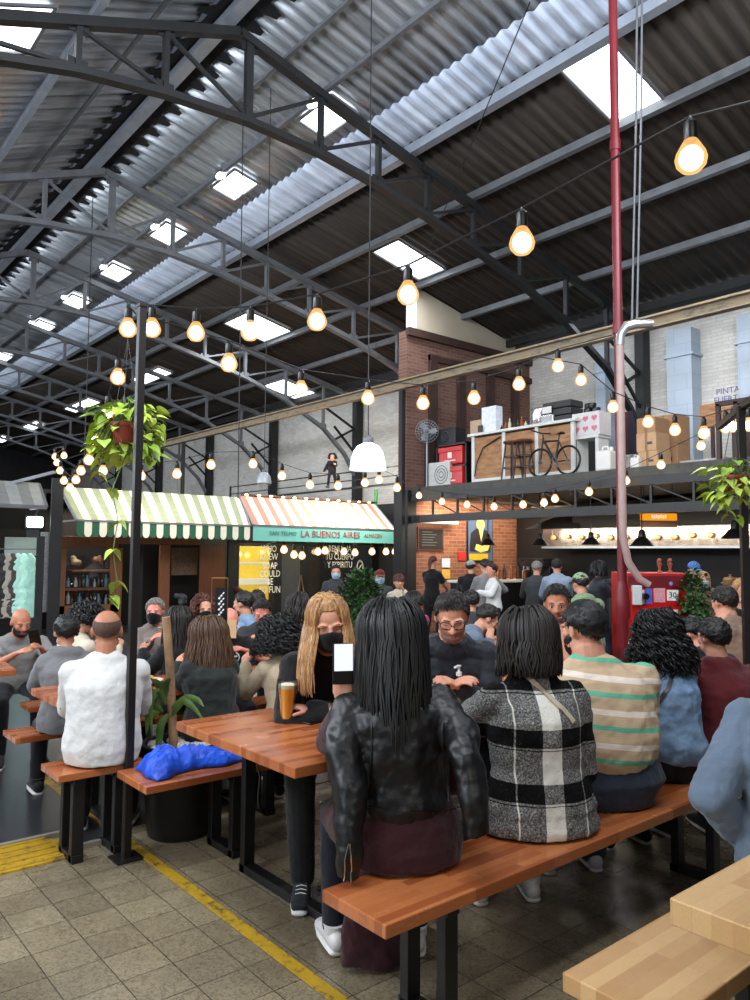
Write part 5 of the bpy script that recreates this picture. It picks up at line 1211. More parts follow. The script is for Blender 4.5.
def strapleaf(mb, pts, W_):
    vs = []; P_ = [Vector(p) for p in pts]
    # smooth through the control points
    Q = []
    for i in range(len(P_)-1):
        for k in range(4): Q.append(P_[i].lerp(P_[i+1], k/4))
    Q.append(P_[-1]); Q = [Q[0]]+[(Q[i-1]+Q[i]*2+Q[i+1])/4 for i in range(1, len(Q)-1)]+[Q[-1]]
    n_ = len(Q)-1
    for i, p in enumerate(Q):
        tg = (Q[min(i+1, n_)]-Q[max(i-1, 0)]).normalized(); sd = tg.cross(FW).normalized(); w_ = W_*(.06+.94*math.sin(PI*min(.995, .10+.90*(i/n_)**.8))); up_ = sd.cross(tg)
        vs += [p+sd*w_+up_*w_*.35, p, p-sd*w_+up_*w_*.35]
    mb._add(vs, [f for i in range(n_) for f in ((i*3, i*3+1, i*3+4, i*3+3), (i*3+1, i*3+2, i*3+5, i*3+4))])
LO = r.location
for pts in (((160, 712), (140, 702), (122, 708), (106, 736)), ((163, 712), (148, 700), (128, 712), (116, 730)), ((160, 710), (152, 692), (142, 690), (138, 720), (136, 732)), ((166, 705), (158, 690), (150, 700), (152, 740)), ((172, 715), (182, 700), (192, 706), (205, 722)), ((172, 708), (186, 698), (198, 700), (204, 707)), ((164, 700), (165, 684), (171, 678)), ((168, 714), (160, 725), (158, 750), (160, 764)), ((160, 712), (148, 715), (146, 735)), ((165, 700), (158, 684), (150, 678))):
    strapleaf(mb, [DP(x, y, 4.25-.02*i)-LO for i, (x, y) in enumerate(pts)], .022)
mb.build('leaves', m_leafm, r)
# round shrub and kitchen shrub
def shrub(label, P0, rx, rz_, n, seed, m, ls=.06, potr=.2):
    rn = random.Random(seed); r = thing('potted_shrub', P0, label, 'shrub')
    h0 = rz_[0]; hc = (rz_[0]+rz_[1])/2; hh = (rz_[1]-rz_[0])/2
    mb = MB(); mb.lathe((0, 0, 0), [(potr*.8, 0), (potr, h0*.8), (potr*1.05, h0*.85), (potr*.9, h0*.85)], 20); mb.build('pot', m_iron, r)
    ms = MB(); mb = MB()
    for k in range(10): a = k*.63; ms.tube([(0, 0, h0*.7), (rx*.3*math.cos(a), rx*.3*math.sin(a), hc), (rx*.7*math.cos(a), rx*.7*math.sin(a), hc+hh*.5)], .008, 5)
    for k in range(n):
        d = Vector((rn.gauss(0, 1), rn.gauss(0, 1), rn.gauss(0, 1))).normalized(); q = rn.uniform(.55, 1)
        p = Vector((d.x*rx*q, d.y*rx*q, hc+d.z*hh*q)); leaf(mb, p, d+Vector((rn.uniform(-.6, .6), rn.uniform(-.6, .6), rn.uniform(-.5, .3))), (0, 0, 1), ls*rn.uniform(.7, 1.3), ls*.75, False)
    mb.build('foliage', m, r); ms.build('stem', m_leafd, r)
p = DP(362, 600, 9.6); shrub('round green shrub standing between the shop and the black-haired sitter', (p.x, p.y, 0), .33, (.42, 1.36), 1500, 5, m_leafd, .07)
p = DP(694, 590, 8.6); shrub('small leafy shrub beside the red cabinet', (p.x, p.y, 0), .20, (.75, 1.42), 600, 6, m_leafd, .055, .14)
# ============================================================ LIGHT BULBS AND CORDS
m_fil = emis('hot_filament', (1.0, .90, .72), 45); m_core = emis('bulb_core_glow', (1.0, .93, .78), 16)
t = NT('bulb_halo_shell'); e_ = t.add('ShaderNodeEmission'); e_.inputs[0].default_value = (1.0, .50, .16, 1); e_.inputs[1].default_value = 1.5  # amber emission in the shell imitates the warm halo around each bulb
tr_ = t.add('ShaderNodeBsdfTransparent'); mx_ = t.add('ShaderNodeMixShader'); mx_.inputs[0].default_value = .6
t.l.new(tr_.outputs[0], mx_.inputs[1]); t.l.new(e_.outputs[0], mx_.inputs[2]); t.l.new(mx_.outputs[0], t.n['Material Output'].inputs[0]); m_bulb = t.m
def bulbproto():
    mb = MB(); pr = [(.006, .012), (.014, .010), (.016, .0), (.026, -.016), (.038, -.038), (.043, -.056), (.039, -.074), (.025, -.090), (.001, -.097)]
    mb.lathe((0, 0, 0), pr, 20); g = mb.build('light_bulb', m_bulb)
    mb = MB(); mb.ell((0, 0, -.054), (.032, .032, .034)); mb.build('filament', m_core, g)
    mb = MB(); mb.lathe((0, 0, 0), [(.017, -.004), (.019, .0), (.019, .045), (.012, .052), (.006, .066)], 14); mb.build('socket', M_dark, g)
    return g
BP = [None]
def bulb(loc, label, group, s=1.0):
    if BP[0] is None: BP[0] = bulbproto(); o = BP[0]
    else:
        o = BP[0].copy(); COL.objects.link(o)
        for ch in BP[0].children: c = ch.copy(); COL.objects.link(c); c.parent = o
    o.location = loc; o.scale = (s, s, s); tag(o, label, 'light bulb', group); return o
def string(name, label, pts, ends, s=1.0, skip=()):
    """pts: (px, py of the bulb centre, depth)"""
    P_ = []
    for i, (x, y, d) in enumerate(pts):
        c = DP(x, y, d); c.z += .045*s; bulb(c, '%s glowing bulb along %s' % (ORD[i], label), 'bulbs on '+label, s)
        P_.append(c+Vector((0, 0, .064*s)))
    A = [DP(*e) for e in ends]; path = ([A[0]] if A else [])+P_+([A[1]] if len(A) > 1 else [])
    mb = MB(); mb.tube(path, .0045, 6); tag(mb.build('festoon_cable', m_iron), 'thin dark cord carrying '+label, 'cord')
string('near', 'the nearest string from the pole top', [(152, 327, 4.2), (196, 331, 4.15), (250, 330, 4.0), (317, 319, 3.75), (408, 292, 3.4), (522, 240, 2.9), (691, 155, 2.4)], [(137, 312, 4.28), (790, 92, 2.2)], 1.15)
string('far-left', 'the string dropping left from the pole top', [(128, 327, 4.25), (118, 376, 4.9), (108, 411, 5.5), (96, 440, 6.2), (89, 459, 7.0), (103, 470, 7.6), (81, 470, 8.2), (76, 479, 8.6), (70, 487, 9.0), (64, 480, 9.5), (60, 470, 10.2), (57, 462, 10.8), (64, 455, 11.2), (55, 456, 11.6)], [(136, 314, 4.28), (55, 448, 12)], 1.15)
string('mid', 'the middle string rising to the red pipe', [(229, 362, 4.9), (301, 388, 5.7), (368, 397, 6.1), (423, 402, 6.3), (474, 397, 6.4), (519, 383, 6.5), (558, 365, 6.6)], [(137, 314, 4.28), (612, 335, 7.0)], 1.3)
string('right', 'the sagging string right of the mezzanine wall', [(581, 379, 6.9), (613, 406, 7.0), (648, 421, 7.0), (675, 429, 6.9), (704, 432, 6.7), (726, 426, 6.5), (733, 425, 6.4), (749, 424, 6.2)], [(540, 357, 6.9), (770, 410, 6.0)], 1.25)
mz = []
for x, y in ((419, 495), (442, 501), (467, 504), (494, 506), (523, 504), (544, 502), (555, 498), (589, 491), (626, 480), (661, 464), (701, 445)):
    P = XP(x, y, 10.1); mz.append((x, y, depth(P)))
string('mezz', 'the string under the mezzanine edge', mz, [(407, 490, mz[0][2]), (742, 408, 7.2)], 1.5)
aw = []
for x, y in ((141, 475), (177, 473), (211, 464), (253, 463), (282, 475), (310, 484), (338, 485), (365, 482), (379, 479), (397, 487)): aw.append((x, y, 10.5+.008*(x-141)))
string('awn', 'the string above the striped awnings', aw, [(56, 470, depth(YP(56, 470, 13.5))), (408, 486, depth(Vector((10.3, 11.2, 2.8))))], 1.6)
sg_ = []
for x, y in ((284, 549), (294, 554), (302, 555), (318, 551), (325, 550), (344, 551), (355, 552), (372, 551), (386, 551), (395, 551), (403, 551)): P = YP(x, y, 14.1); sg_.append((x, y, depth(P)))
string('stall', 'the row below the teal valance', sg_, [(262, 546, sg_[0][2]-.8), (406, 546, sg_[-1][2])], 2.0)

# pendants
m_shade = mat('white_glass_shade', (.92, .93, .92), rough=.3, var=0, emit=1.0, ecol=(.95, .97, 1.0)); m_shade2 = mat('grey_enamel', (.62, .64, .66), rough=.3, var=.05)
def pendant(P0, s, m, lab, zt, inner=True):
    r = thing('pendant_lamp', P0, lab, 'pendant lamp')
    mb = MB(); pr = [(.168, -.12), (.166, -.10), (.155, -.02), (.135, .05), (.10, .10), (.05, .125), (.045, .13)]
    mb.lathe((0, 0, 0), [(a*s, b*s) for a, b in pr], 32); mb.build('lamp_shade', m, r)
    mb = MB(); mb.lathe((0, 0, 0), [(.045*s, .125*s), (.05*s, .14*s), (.05*s, .17*s), (.035*s, .19*s), (.012*s, .2*s)], 16); mb.build('cap', m_steel, r)
    mb = MB(); mb.tube([(0, 0, .2*s), (0, 0, roofz(P0.x)-P0.z)], .006, 6); mb.build('cord', m_iron, r)
    if inner: mb = MB(); mb.ell((0, 0, -.06*s), .05*s); mb.build('bulb', m_fil, r)
pendant(DP(368, 457, 6.9), 1.0, m_shade, 'large white bell-shaped pendant lamp, glowing, above the red awning', roofz(5.6)-2.85)
pendant(DP(264, 478, 10.5), .62, m_shade2, 'small grey bell pendant lamp left of the large white one', 5.3)

# ============================================================ RED PIPE, CONDUIT, CABLES
m_red = mat('dark_red_paint', (.43, .10, .13), rough=.4, var=.12, vs=5); m_redb = mat('bright_red_enamel', (.72, .07, .07), rough=.35, var=.06)
PX, PY = 7.0, 4.40
r = thing('red_pipe', (PX, PY, 0), 'tall dark red pipe running from the floor to the roof', 'pipe')
mb = MB(); mb.tube([(0, 0, 0), (0, 0, 7.8)], .046, 18); mb.build('tube', m_red, r)
for z in (1.0, 3.9, 5.9): mb = MB(); mb.tube([(0, 0, z), (0, 0, z+.12)], .056, 18); mb.build('coupling', m_red, r)
mb = MB(); mb.lathe((0, 0, 0), [(.16, 0), (.16, .03), (.06, .05), (.055, .9), (.075, .95), (.075, 1.1), (.048, 1.3)], 20); mb.build('foot', m_red, r)
m_pcv = mat('dusty_pink_conduit', (.66, .56, .54), rough=.45, var=.12); m_alu = mat('aluminium_elbow', (.72, .73, .74), rough=.3, metal=.7, var=.05)
r = thing('conduit', (PX, PY, 0), 'pale conduit bending down in front of the red pipe', 'pipe')
zt = DP(617, 330, 7.9).z; o2 = -Vector((FW.x, FW.y, 0))*.11-RT*.02; rr2 = Vector((RT.x, RT.y, 0))
mb = MB(); q = [o2+Vector((0, 0, z)) for z in (zt-.12, 3, 1.75)]+[o2+rr2*.05+Vector((0, 0, 1.5)), o2+rr2*.16+Vector((0, 0, 1.33)), o2+rr2*.26+Vector((0, 0, 1.27))]; mb.tube(q, [.040, .040, .040, .038, .036, .034], 12); mb.build('tube', m_pcv, r)
mb = MB(); mb.tube([o2+Vector((0, 0, zt-.16)), o2+rr2*.01+Vector((0, 0, zt-.05)), o2+rr2*.06+Vector((0, 0, zt+.03)), o2+rr2*.16+Vector((0, 0, zt+.06)), o2+rr2*.34+Vector((0, 0, zt+.07))], .045, 12); mb.build('elbow', m_alu, r)
for i, (x, lab) in enumerate(((636, 'left'), (641, 'right'))):
    a = DP(x+1, 0, 8.4); b = DP(x-4, 320, 8.4); mb = MB(); mb.tube([a, DP(x, 120, 8.4), b], .012, 6); tag(mb.build('cable', m_steel), '%s one of the two grey cables hanging beside the red pipe' % lab, 'cable')
def RP(px, py):
    d = _ray(px, py); t_ = (EZ+SL*WX-CH)/(d.z+SL*d.x); return CAM+d*t_
for a, b, lab in ((YP(243, 120, 8.3), DP(238, 498, 9.6), 'long thin rod hanging from the nearest truss to the awnings'), (RP(530, 2), XP(428, 250, 8.95), 'thin slanting wire across the dark roof'), (YP(93, 196, 13.0), DP(84, 470, 12.5), 'thin rod hanging above the hanging plant at the left')):
    mb = MB(); mb.tube([a, (a+b)/2, b], .008, 6); tag(mb.build('wire_rod', m_steeld), lab, 'wire')
# red cabinet
cp_ = DP(657, 640, 8.6); r = thing('red_cabinet', (cp_.x, cp_.y, 0), 'bright red metal cabinet covered in stickers, right of the red pipe', 'cabinet', rz=rad(-40))
top = DP(657, 573, 8.6).z
mb = MB(); mb.bb((-.34, -.02, .05), (.34, .55, top)); mb.build('body', m_redb, r, False, .012)
mb = MB(); mb.bb((-.30, -.045, .10), (.27, -.02, top-.20)); dr = mb.build('door', m_redb, r, False, .008)
mb = MB(); mb.bb((-.33, -.03, top-.17), (.33, -.02, top-.03)); mb.build('header', m_red, r, False, .004)
rn = random.Random(5); cols = [(.85, .85, .85), (.30, .42, .78), (.85, .60, .62), (.9, .9, .88), (.12, .12, .12), (.8, .72, .3), (.85, .86, .9), (.16, .16, .16)]
for i, (x, z, w_, h_) in enumerate(((-.20, .27, .10, .16), (-.10, .26, .07, .17), (.02, .25, .13, .16), (.17, .25, .13, .12), (-.03, .46, .10, .13), (.08, .43, .05, .07), (.19, .47, .07, .12), (.14, .38, .03, .03))):
    mb = MB(); mb.bb((x-w_/2, -.048, top-z-h_/2), (x+w_/2, -.0455, top-z+h_/2)); mb.build('sticker', mat('sticker_colour_%s' % ORD[i], cols[i], rough=.4, var=.25, vs=40), dr, False)
MC = Matrix(((1, 0, 0, 0), (0, 0, -1, 0), (0, 1, 0, 0), (0, 0, 0, 1)))
for tx, x, z, sz in (('Q', -.14, .48, .17), ('o', -.02, .455, .10), ('tep', .10, .64, .20), ('30', .17, .25, .09)):
    text('sticker_lettering', tx, sz, mat('sticker_white', (.9, .9, .9), var=0) if tx not in ('o', '30') else M_dark, Matrix.Translation((x, -.050, top-z))@MC, dr)
mb = MB(); mb.bb((-.29, -.10, top-.36), (-.19, -.02, top-.14)); bx = mb.build('meter_box', mat('white_meter', (.80, .82, .82), rough=.4), r, False, .01); mb = MB(); mb.lathe((-.16, -.08, top-.26), [(.035, 0), (.035, .06)], 14, Matrix.Rotation(PI/2, 3, 'X')); mb.build('dial', M_dark, bx)
mb = MB(); mb.ell((.16, -.03, top-.12), (.022, .004, .022)); mb.build('badge', mat('blue_badge', (.5, .55, .8)), r)

# ============================================================ STALLS
def awning(nm, lab, x0, x1, yf, zf, yb, zb, cols, val_h, scallop, n, m_val=None, skewL=0, skewR=0):
    r = thing(nm, (x0, yf, 0), lab, 'awning'); 
    W_ = (x1-x0); mb = MB()
    for i in range(n):
        mb.cur = i % 2; a = W_*i/n; b = W_*(i+1)/n
        lerpb = lambda u: (skewL+(W_+skewR-skewL)*u/W_)
        mb.quad((a, 0, zf), (b, 0, zf), (lerpb(b), yb-yf, zb), (lerpb(a), yb-yf, zb))
    o = mb.build('canopy', cols, r, False); so = o.modifiers.new('s', 'SOLIDIFY'); so.thickness = .012
    mb = MB()
    if scallop:
        for i in range(n):
            mb.cur = 0 if i % 2 == 0 else 1; mb.cur = 2+(i % 2); a = W_*i/n; w_ = W_/n
            pts = [(a, 0), (a+w_, 0), (a+w_, -val_h*.72)]+[(a+w_/2+w_/2*math.cos(t_), -val_h*.72-val_h*.28*math.sin(t_)) for t_ in [PI*k/8 for k in range(1, 8)]]+[(a, -val_h*.72)]
            o_ = len(mb.v); mb.prism(pts, 0, .012, M=Matrix(((1, 0, 0), (0, 0, -1), (0, 1, 0))), o=(0, 0, zf))
        mb.mi = [m_-2 if m_ > 1 else m_ for m_ in mb.mi]
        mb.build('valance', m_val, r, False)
    else:
        mb.bb((0, -.012, zf-val_h), (W_, 0, zf)); mb.build('valance', m_val, r, False)
    mb = MB(); mb.bar((0, 0, zf), (W_, 0, zf), .04, .04); 
    for a, s_ in ((0, skewL), (W_, W_+skewR)): mb.bar((a, 0, zf), (s_, yb-yf, zb-.02), .04, .04); mb.bar((a, 0, zf), (a, yb-yf+.1, zf), .03, .03)
    mb.build('frame', m_steel, r, False); return r
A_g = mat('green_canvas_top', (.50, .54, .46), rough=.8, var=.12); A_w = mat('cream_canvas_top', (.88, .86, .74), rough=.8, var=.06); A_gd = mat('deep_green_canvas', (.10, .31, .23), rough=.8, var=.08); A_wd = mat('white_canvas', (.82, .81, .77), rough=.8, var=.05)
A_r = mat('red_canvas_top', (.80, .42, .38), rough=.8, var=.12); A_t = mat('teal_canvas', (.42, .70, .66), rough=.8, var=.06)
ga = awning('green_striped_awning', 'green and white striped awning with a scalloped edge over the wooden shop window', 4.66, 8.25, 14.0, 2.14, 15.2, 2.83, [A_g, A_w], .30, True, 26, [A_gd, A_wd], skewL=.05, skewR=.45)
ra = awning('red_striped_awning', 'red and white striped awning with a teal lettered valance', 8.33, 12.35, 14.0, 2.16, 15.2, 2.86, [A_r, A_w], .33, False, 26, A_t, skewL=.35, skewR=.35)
MV = Matrix(((1, 0, 0, 0), (0, 0, -1, 0), (0, 1, 0, 0), (0, 0, 0, 1)))
m_vt = mat('red_lettering', (.62, .22, .25), var=0); m_vt2 = mat('grey_lettering', (.34, .42, .42), var=0)
text('lettering', 'SAN TELMO', .13, m_vt2, Matrix.Translation((.75, -.018, 2.0))@MV, ra); text('lettering', 'LA BUENOS AIRES', .21, m_vt, Matrix.Translation((2.05, -.018, 2.0))@MV, ra); text('lettering', 'ALMACEN', .12, m_vt, Matrix.Translation((3.3, -.018, 2.0))@MV, ra)
mb = MB(); mb.quad((4.02, 0, 2.16), (4.02, 0, 1.83), (4.30, .75, 1.83), (4.36, 1.15, 2.80)); o = mb.build('side_flap', mat('cream_lit_flap', (.86, .80, .66), rough=.8), ra, False); so = o.modifiers.new('s', 'SOLIDIFY'); so.thickness = .01
rn = random.Random(9); mr_ = MB(); 
mb = MB(); mb.tube([(.4+4.0*i/20, 1.2, 2.90+.015*math.sin(i*2)) for i in range(21)], .03, 8); mb.build('roof_edge_wood', m_rust, ra)
for i in range(12): mb = MB(); mb.ell((.5+.33*i, 1.16, 2.90), (.045, .03, .02)); mb.build('edge_light', emis('edge_bulb', (1, .85, .6), 8), ra)
# lamps shining on the awnings
area('awning_lamp_left', (6.0, 13.2, 3.9), (6.0, 14.6, 2.4), 2.2, .3, 130, (1.0, .88, .62))
area('awning_lamp_right', (11.0, 13.4, 3.9), (11.0, 14.6, 2.4), 1.8, .3, 300, (1.0, .93, .80))
# green post
mb = MB(); p = YP(376, 490, 15.5); mb.tube([(p.x, 15.5, 0), (p.x, 15.5, 3.3)], .045, 10); tag(mb.build('green_post', mat('green_paint', (.22, .55, .28), rough=.5)), 'bright green post rising behind the red awning', 'post')
# shop bodies
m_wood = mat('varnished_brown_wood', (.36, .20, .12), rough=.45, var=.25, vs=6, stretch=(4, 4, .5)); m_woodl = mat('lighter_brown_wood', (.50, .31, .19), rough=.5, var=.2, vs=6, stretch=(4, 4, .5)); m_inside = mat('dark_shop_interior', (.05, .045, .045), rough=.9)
r = thing('antique_shop', (4.55, 15.3, 0), 'dark wooden shop front with glazed display windows under the green awning', 'shop')
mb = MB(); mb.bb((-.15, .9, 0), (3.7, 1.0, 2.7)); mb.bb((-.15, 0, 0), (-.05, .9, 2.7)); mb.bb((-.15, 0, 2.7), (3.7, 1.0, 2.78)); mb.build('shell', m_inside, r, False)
def shopf(name, px0, py0, px1, py1, m, th=.06, parent=None, y=15.3, fr=None):
    a = YP(px0, py0, y); b = YP(px1, py1, y); L_ = parent.location
    mb = MB(); mb.bb((a.x-L_.x, y-L_.y-th/2, a.z), (b.x-L_.x, y-L_.y+th/2, b.z)); return mb.build(name, m, parent, False, .006)
for a in ((55, 536, 118, 548), (58, 606, 118, 612), (55, 548, 61, 690), (111, 548, 118, 690), (118, 536, 200, 545)): shopf('frame_board', *a, m_woodl, .08, r)
for a in ((56, 612, 118, 690), (200, 545, 222, 690)): shopf('panel', *a, m_wood, .05, r)
shopf('glazing', 61, 548, 111, 606, m_glass, .01, r)
for a in ((160, 545, 166, 690), (134, 545, 139, 690)): shopf('post', *a, m_woodl if a[0] == 160 else m_steeld, .09, r)
for a in ((70, 570, 112, 571.5), (62, 588, 112, 589.5)): shopf('shelf', *a, m_woodl, .3, r, y=15.5)
shopf('picture_board', 172, 548, 197, 575, mat('brown_patterned_cloth', (.40, .30, .22), var=.5, vs=22), .03, r, y=15.6)
rn = random.Random(11); bottlem = [glass('shop_glass', (.8, .9, .9)), mat('dusty_white_ware', (.66, .66, .64), rough=.3), mat('brown_bottle', (.26, .15, .08), rough=.15), mat('dark_green_bottle', (.10, .2, .14), rough=.15), mat('blue_grey_ware', (.38, .48, .55), rough=.3)]
for i in range(26):
    px = 64+ (i % 13)*3.8; row = i//13; py = (605, 588)[row]
    p = YP(px, py, 15.5); h_ = rn.uniform(.12, .26); w_ = rn.uniform(.03, .05)
    mb = MB(); mb.lathe((0, 0, 0), [(w_, 0), (w_, h_*.6), (w_*.4, h_*.78), (w_*.4, h_)], 12); o = mb.build('bottle', bottlem[i % 5], None, loc=(p.x, 15.5, p.z+.02))
    tag(o, '%s bottle or jar from the left on the %s shelf of the shop window' % (ORD[i % 13], ('lower', 'middle')[row]), 'bottle', ('lower', 'middle')[row]+' shelf bottles in the shop window')
for i, (px, py, s_, c_, lab) in enumerate(((76, 562, .16, (.72, .70, .60), 'pale lumpy ornament in the wooden shop window'), (98, 560, .13, (.60, .42, .36), 'framed portrait in the wooden shop window'), (181, 598, .2, (.30, .32, .34), 'dark stacked wares low behind the second shop opening'), (182, 570, .16, (.18, .28, .34), 'dark blue hat shape hanging in the second shop opening'))):
    p = YP(px, py, 15.7); mb = MB(); rn = random.Random(i)
    for k in range(7): mb.ell((rn.uniform(-1, 1)*s_*.5, rn.uniform(-.3, .3)*s_, rn.uniform(-1, 1)*s_*.5), (s_*.4, s_*.3, s_*.35), None, 10, 7)
    o = mb.build('ornament', mat('ornament_colour_%s' % ORD[i], c_, var=.3, vs=12), None, loc=p); remesh(o, .02, 2); tag(o, lab, 'ornament')
area('shop_lamp', (5.4, 15.75, 2.5), (5.4, 15.6, 0), .9, .3, 32, (1, .86, .66))
r = thing('soap_shop', (8.3, 15.3, 0), 'dark shop front with white lettered windows and a yellow-lit shelf inside', 'shop')
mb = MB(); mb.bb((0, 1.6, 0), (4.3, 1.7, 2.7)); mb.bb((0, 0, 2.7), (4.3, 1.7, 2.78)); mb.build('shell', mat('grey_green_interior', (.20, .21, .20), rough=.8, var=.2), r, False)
for a in ((228, 540, 236, 690), (274, 545, 279, 690), (300, 545, 306, 690), (342, 545, 346, 690), (371, 545, 377, 690), (400, 545, 410, 690)): shopf('mullion', *a, m_steeld, .08, r)
for a in ((236, 540, 410, 546), ): shopf('header', *a, m_steeld, .1, r)
for a in ((279, 546, 300, 690), (377, 546, 400, 690)): shopf('door_panel', *a, mat('grey_door_panel', (.27, .28, .28), rough=.5, var=.1), .04, r)
shopf('glazing', 236, 546, 274, 612, m_glass, .01, r); shopf('glazing', 306, 546, 342, 612, m_glass, .01, r)
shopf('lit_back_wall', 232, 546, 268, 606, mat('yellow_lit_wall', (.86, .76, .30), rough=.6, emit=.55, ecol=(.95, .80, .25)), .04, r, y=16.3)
for a in ((233, 579, 266, 584), (233, 562, 266, 564)): shopf('shelf', *a, mat('cream_lit_shelf', (.9, .88, .8), emit=.6), .3, r, y=16.0)  # glow on shelves and back wall stands in for light inside the shop
mb = MB(); mb.tube([YP(236, 588, 15.2)-r.location, YP(262, 606, 15.2)-r.location], .06, 4); mb.tube([YP(236, 600, 15.2)-r.location, YP(270, 622, 15.2)-r.location], .06, 4); mb.build('stair_rail', m_wood, r)
m_tw = mat('cream_window_lettering', (.88, .87, .78), var=0, emit=.25)
for tx, x, y in (('WHO', 269, 549), ('KNEW', 269, 557), ('SOAP', 270, 566), ('COULD', 270, 574), ('BE', 270, 582), ('SO FUN', 270, 590)):
    p = YP(x, y, 15.22)-r.location; text('window_lettering', tx, .22, m_tw, Matrix.Translation(p)@MV, r, sx=.75)
for tx, y in (('RENUEVA', 549), ('TU CUERPO', 557), ('Y ESPIRITU', 565)):
    p = YP(340, y, 15.22)-r.location; text('window_lettering', tx, .22, m_tw, Matrix.Translation(p)@MV, r, sx=.75)
p = YP(360, 567, 15.24)-r.location; mb = MB()
for rr_ in (.14, .115): mb.tube([(p.x+rr_*math.cos(a)*.75, p.y, p.z+rr_*math.sin(a)*1.25) for a in [k*PI/12 for k in range(25)]], .006, 5)
mb.bar((p.x-.05, p.y, p.z-.06), (p.x+.05, p.y, p.z+.06), .01, .02); mb.build('oval_emblem', m_tw, r)
mb = MB(); a = YP(301, 575, 15.2); mb.tube([a+Vector((-.12, 0, -.55)), a, a+Vector((.12, 0, -.55))], .015, 5); mb.box(a+Vector((0, 0, -.75)), (.3, .12, .42)); tag(mb.build('tote_bag', mat('tan_canvas_bag', (.55, .42, .27), var=.15)), 'tan canvas bag hanging beside the lettered shop door', 'bag')
area('soap_shop_lamp', (10.5, 15.9, 2.6), (10.5, 15.9, 0), 3.0, .6, 45, (1, .92, .75)); area('stall_front_lamp', (10.0, 14.5, 1.95), (10, 14.3, 0), 3.5, .1, 30, (1, .88, .65))
# left grey awning and its stall
r = awning('grey_awning', 'grey awning with wooden beams over the clothes stall at the far left', 1.6, 3.72, 12.6, 2.28, 13.4, 2.72, [mat('grey_canvas', (.46, .47, .46), rough=.8), mat('grey_canvas_lighter', (.56, .57, .56), rough=.8)], .04, False, 12, mat('grey_canvas_edge', (.4, .4, .4)), 0, .1)
r = thing('clothes_stall', (3.0, 13.6, 0), 'dark clothes stall with mint-lit hanging garments at the far left', 'stall')
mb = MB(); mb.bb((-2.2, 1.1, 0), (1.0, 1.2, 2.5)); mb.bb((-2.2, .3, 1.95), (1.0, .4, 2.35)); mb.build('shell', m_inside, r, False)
for a in ((52, 478, 56, 700), (37, 536, 41, 640)): shopf('post', *a, m_steeld, .03, r, y=13.5)
shopf('silver_curtain', 41, 532, 47, 612, mat('silver_sequin', (.66, .67, .68), rough=.3, metal=.6, var=.5, vs=60), .05, r, y=13.6)
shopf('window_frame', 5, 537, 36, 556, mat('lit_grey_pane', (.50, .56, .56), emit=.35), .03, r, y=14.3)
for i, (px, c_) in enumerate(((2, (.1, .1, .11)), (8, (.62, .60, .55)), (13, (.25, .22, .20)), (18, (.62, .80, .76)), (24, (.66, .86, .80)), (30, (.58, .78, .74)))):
    p = YP(px, 552, 14.0); q = YP(px, 618, 14.0); mb = MB(); mb.tube([(0, 0, q.z-p.z), (0, 0, (q.z-p.z)*.5), (0, 0, -.1), (0, 0, -.02)], [(.13, .03), (.12, .03), (.10, .03), (.03, .02)], 12, side=(1, 0, 0)); o = mb.build('hanging_garment', mat('garment_colour_%s' % ORD[i], c_, var=.15, emit=.22 if i > 2 else 0), None, loc=p); remesh(o, .02, 1, .02); tag(o, '%s garment from the left on the clothes rail at the far left' % ORD[i], 'garment')  # mint light painted into the last three garments, with a slight glow
mb = MB(); a = YP(0, 549, 14.0); b = YP(36, 549, 14.0); mb.tube([a, b], .012, 6); mb.build('rail', m_steel, None); D.objects['rail'].parent = r; D.objects['rail'].matrix_parent_inverse = Matrix.Translation(r.location).inverted()
p = DP(35, 522, 13.0); r = thing('floodlight', p, 'cold white floodlight shining under the grey awning', 'floodlight'); mb = MB(); mb.box((0, 0, 0), (.26, .08, .18)); mb.build('lens', emis('cold_lamp', (.86, .95, 1), 14), r, False, .03); mb = MB(); mb.box((0, .06, 0), (.3, .06, .22)); mb.bar((0, .05, .1), (.1, .1, .3), .03, .03); mb.build('housing', m_iron, r, False)
mb = MB(); mb.bar(YP(8, 484, 13.4), YP(55, 472, 12.9), .05, .05); tag(mb.build('wood_beam', m_steel, None, False), 'slanting grey beam above the grey awning at the far left', 'beam')

# ============================================================ BAR AND KITCHEN
m_counter = mat('pale_counter', (.82, .80, .76), rough=.3, var=.05)
r = thing('bar_counter', (12.2, 10.2, 0), 'long dark bar counter with a pale top under the mezzanine', 'counter')
mb = MB(); mb.bb((-1.5, -.25, 0), (1.4, .3, 1.02)); mb.build('front', m_iron, r, False); mb = MB(); mb.bb((-1.55, -.32, 1.02), (1.45, .35, 1.07)); mb.build('worktop', m_counter, r, False, .01)
rn = random.Random(21); bm_ = [bottlem[2], bottlem[3], mat('amber_bottle', (.55, .28, .08), rough=.1), mat('pale_bottle', (.72, .70, .62), rough=.1)]
for i in range(18):
    x = 11.6+.105*i; y = 10.25+.1*(i % 2); h_ = rn.uniform(.22, .33); mb = MB(); mb.lathe((0, 0, 0), [(.037, 0), (.037, h_*.6), (.014, h_*.75), (.014, h_)], 10); o = mb.build('bottle', bm_[i % 4], None, loc=(x, y, 1.072)); tag(o, '%s bottle from the left on the bar counter under the poster' % ORD[i], 'bottle', 'bottles on the bar counter')
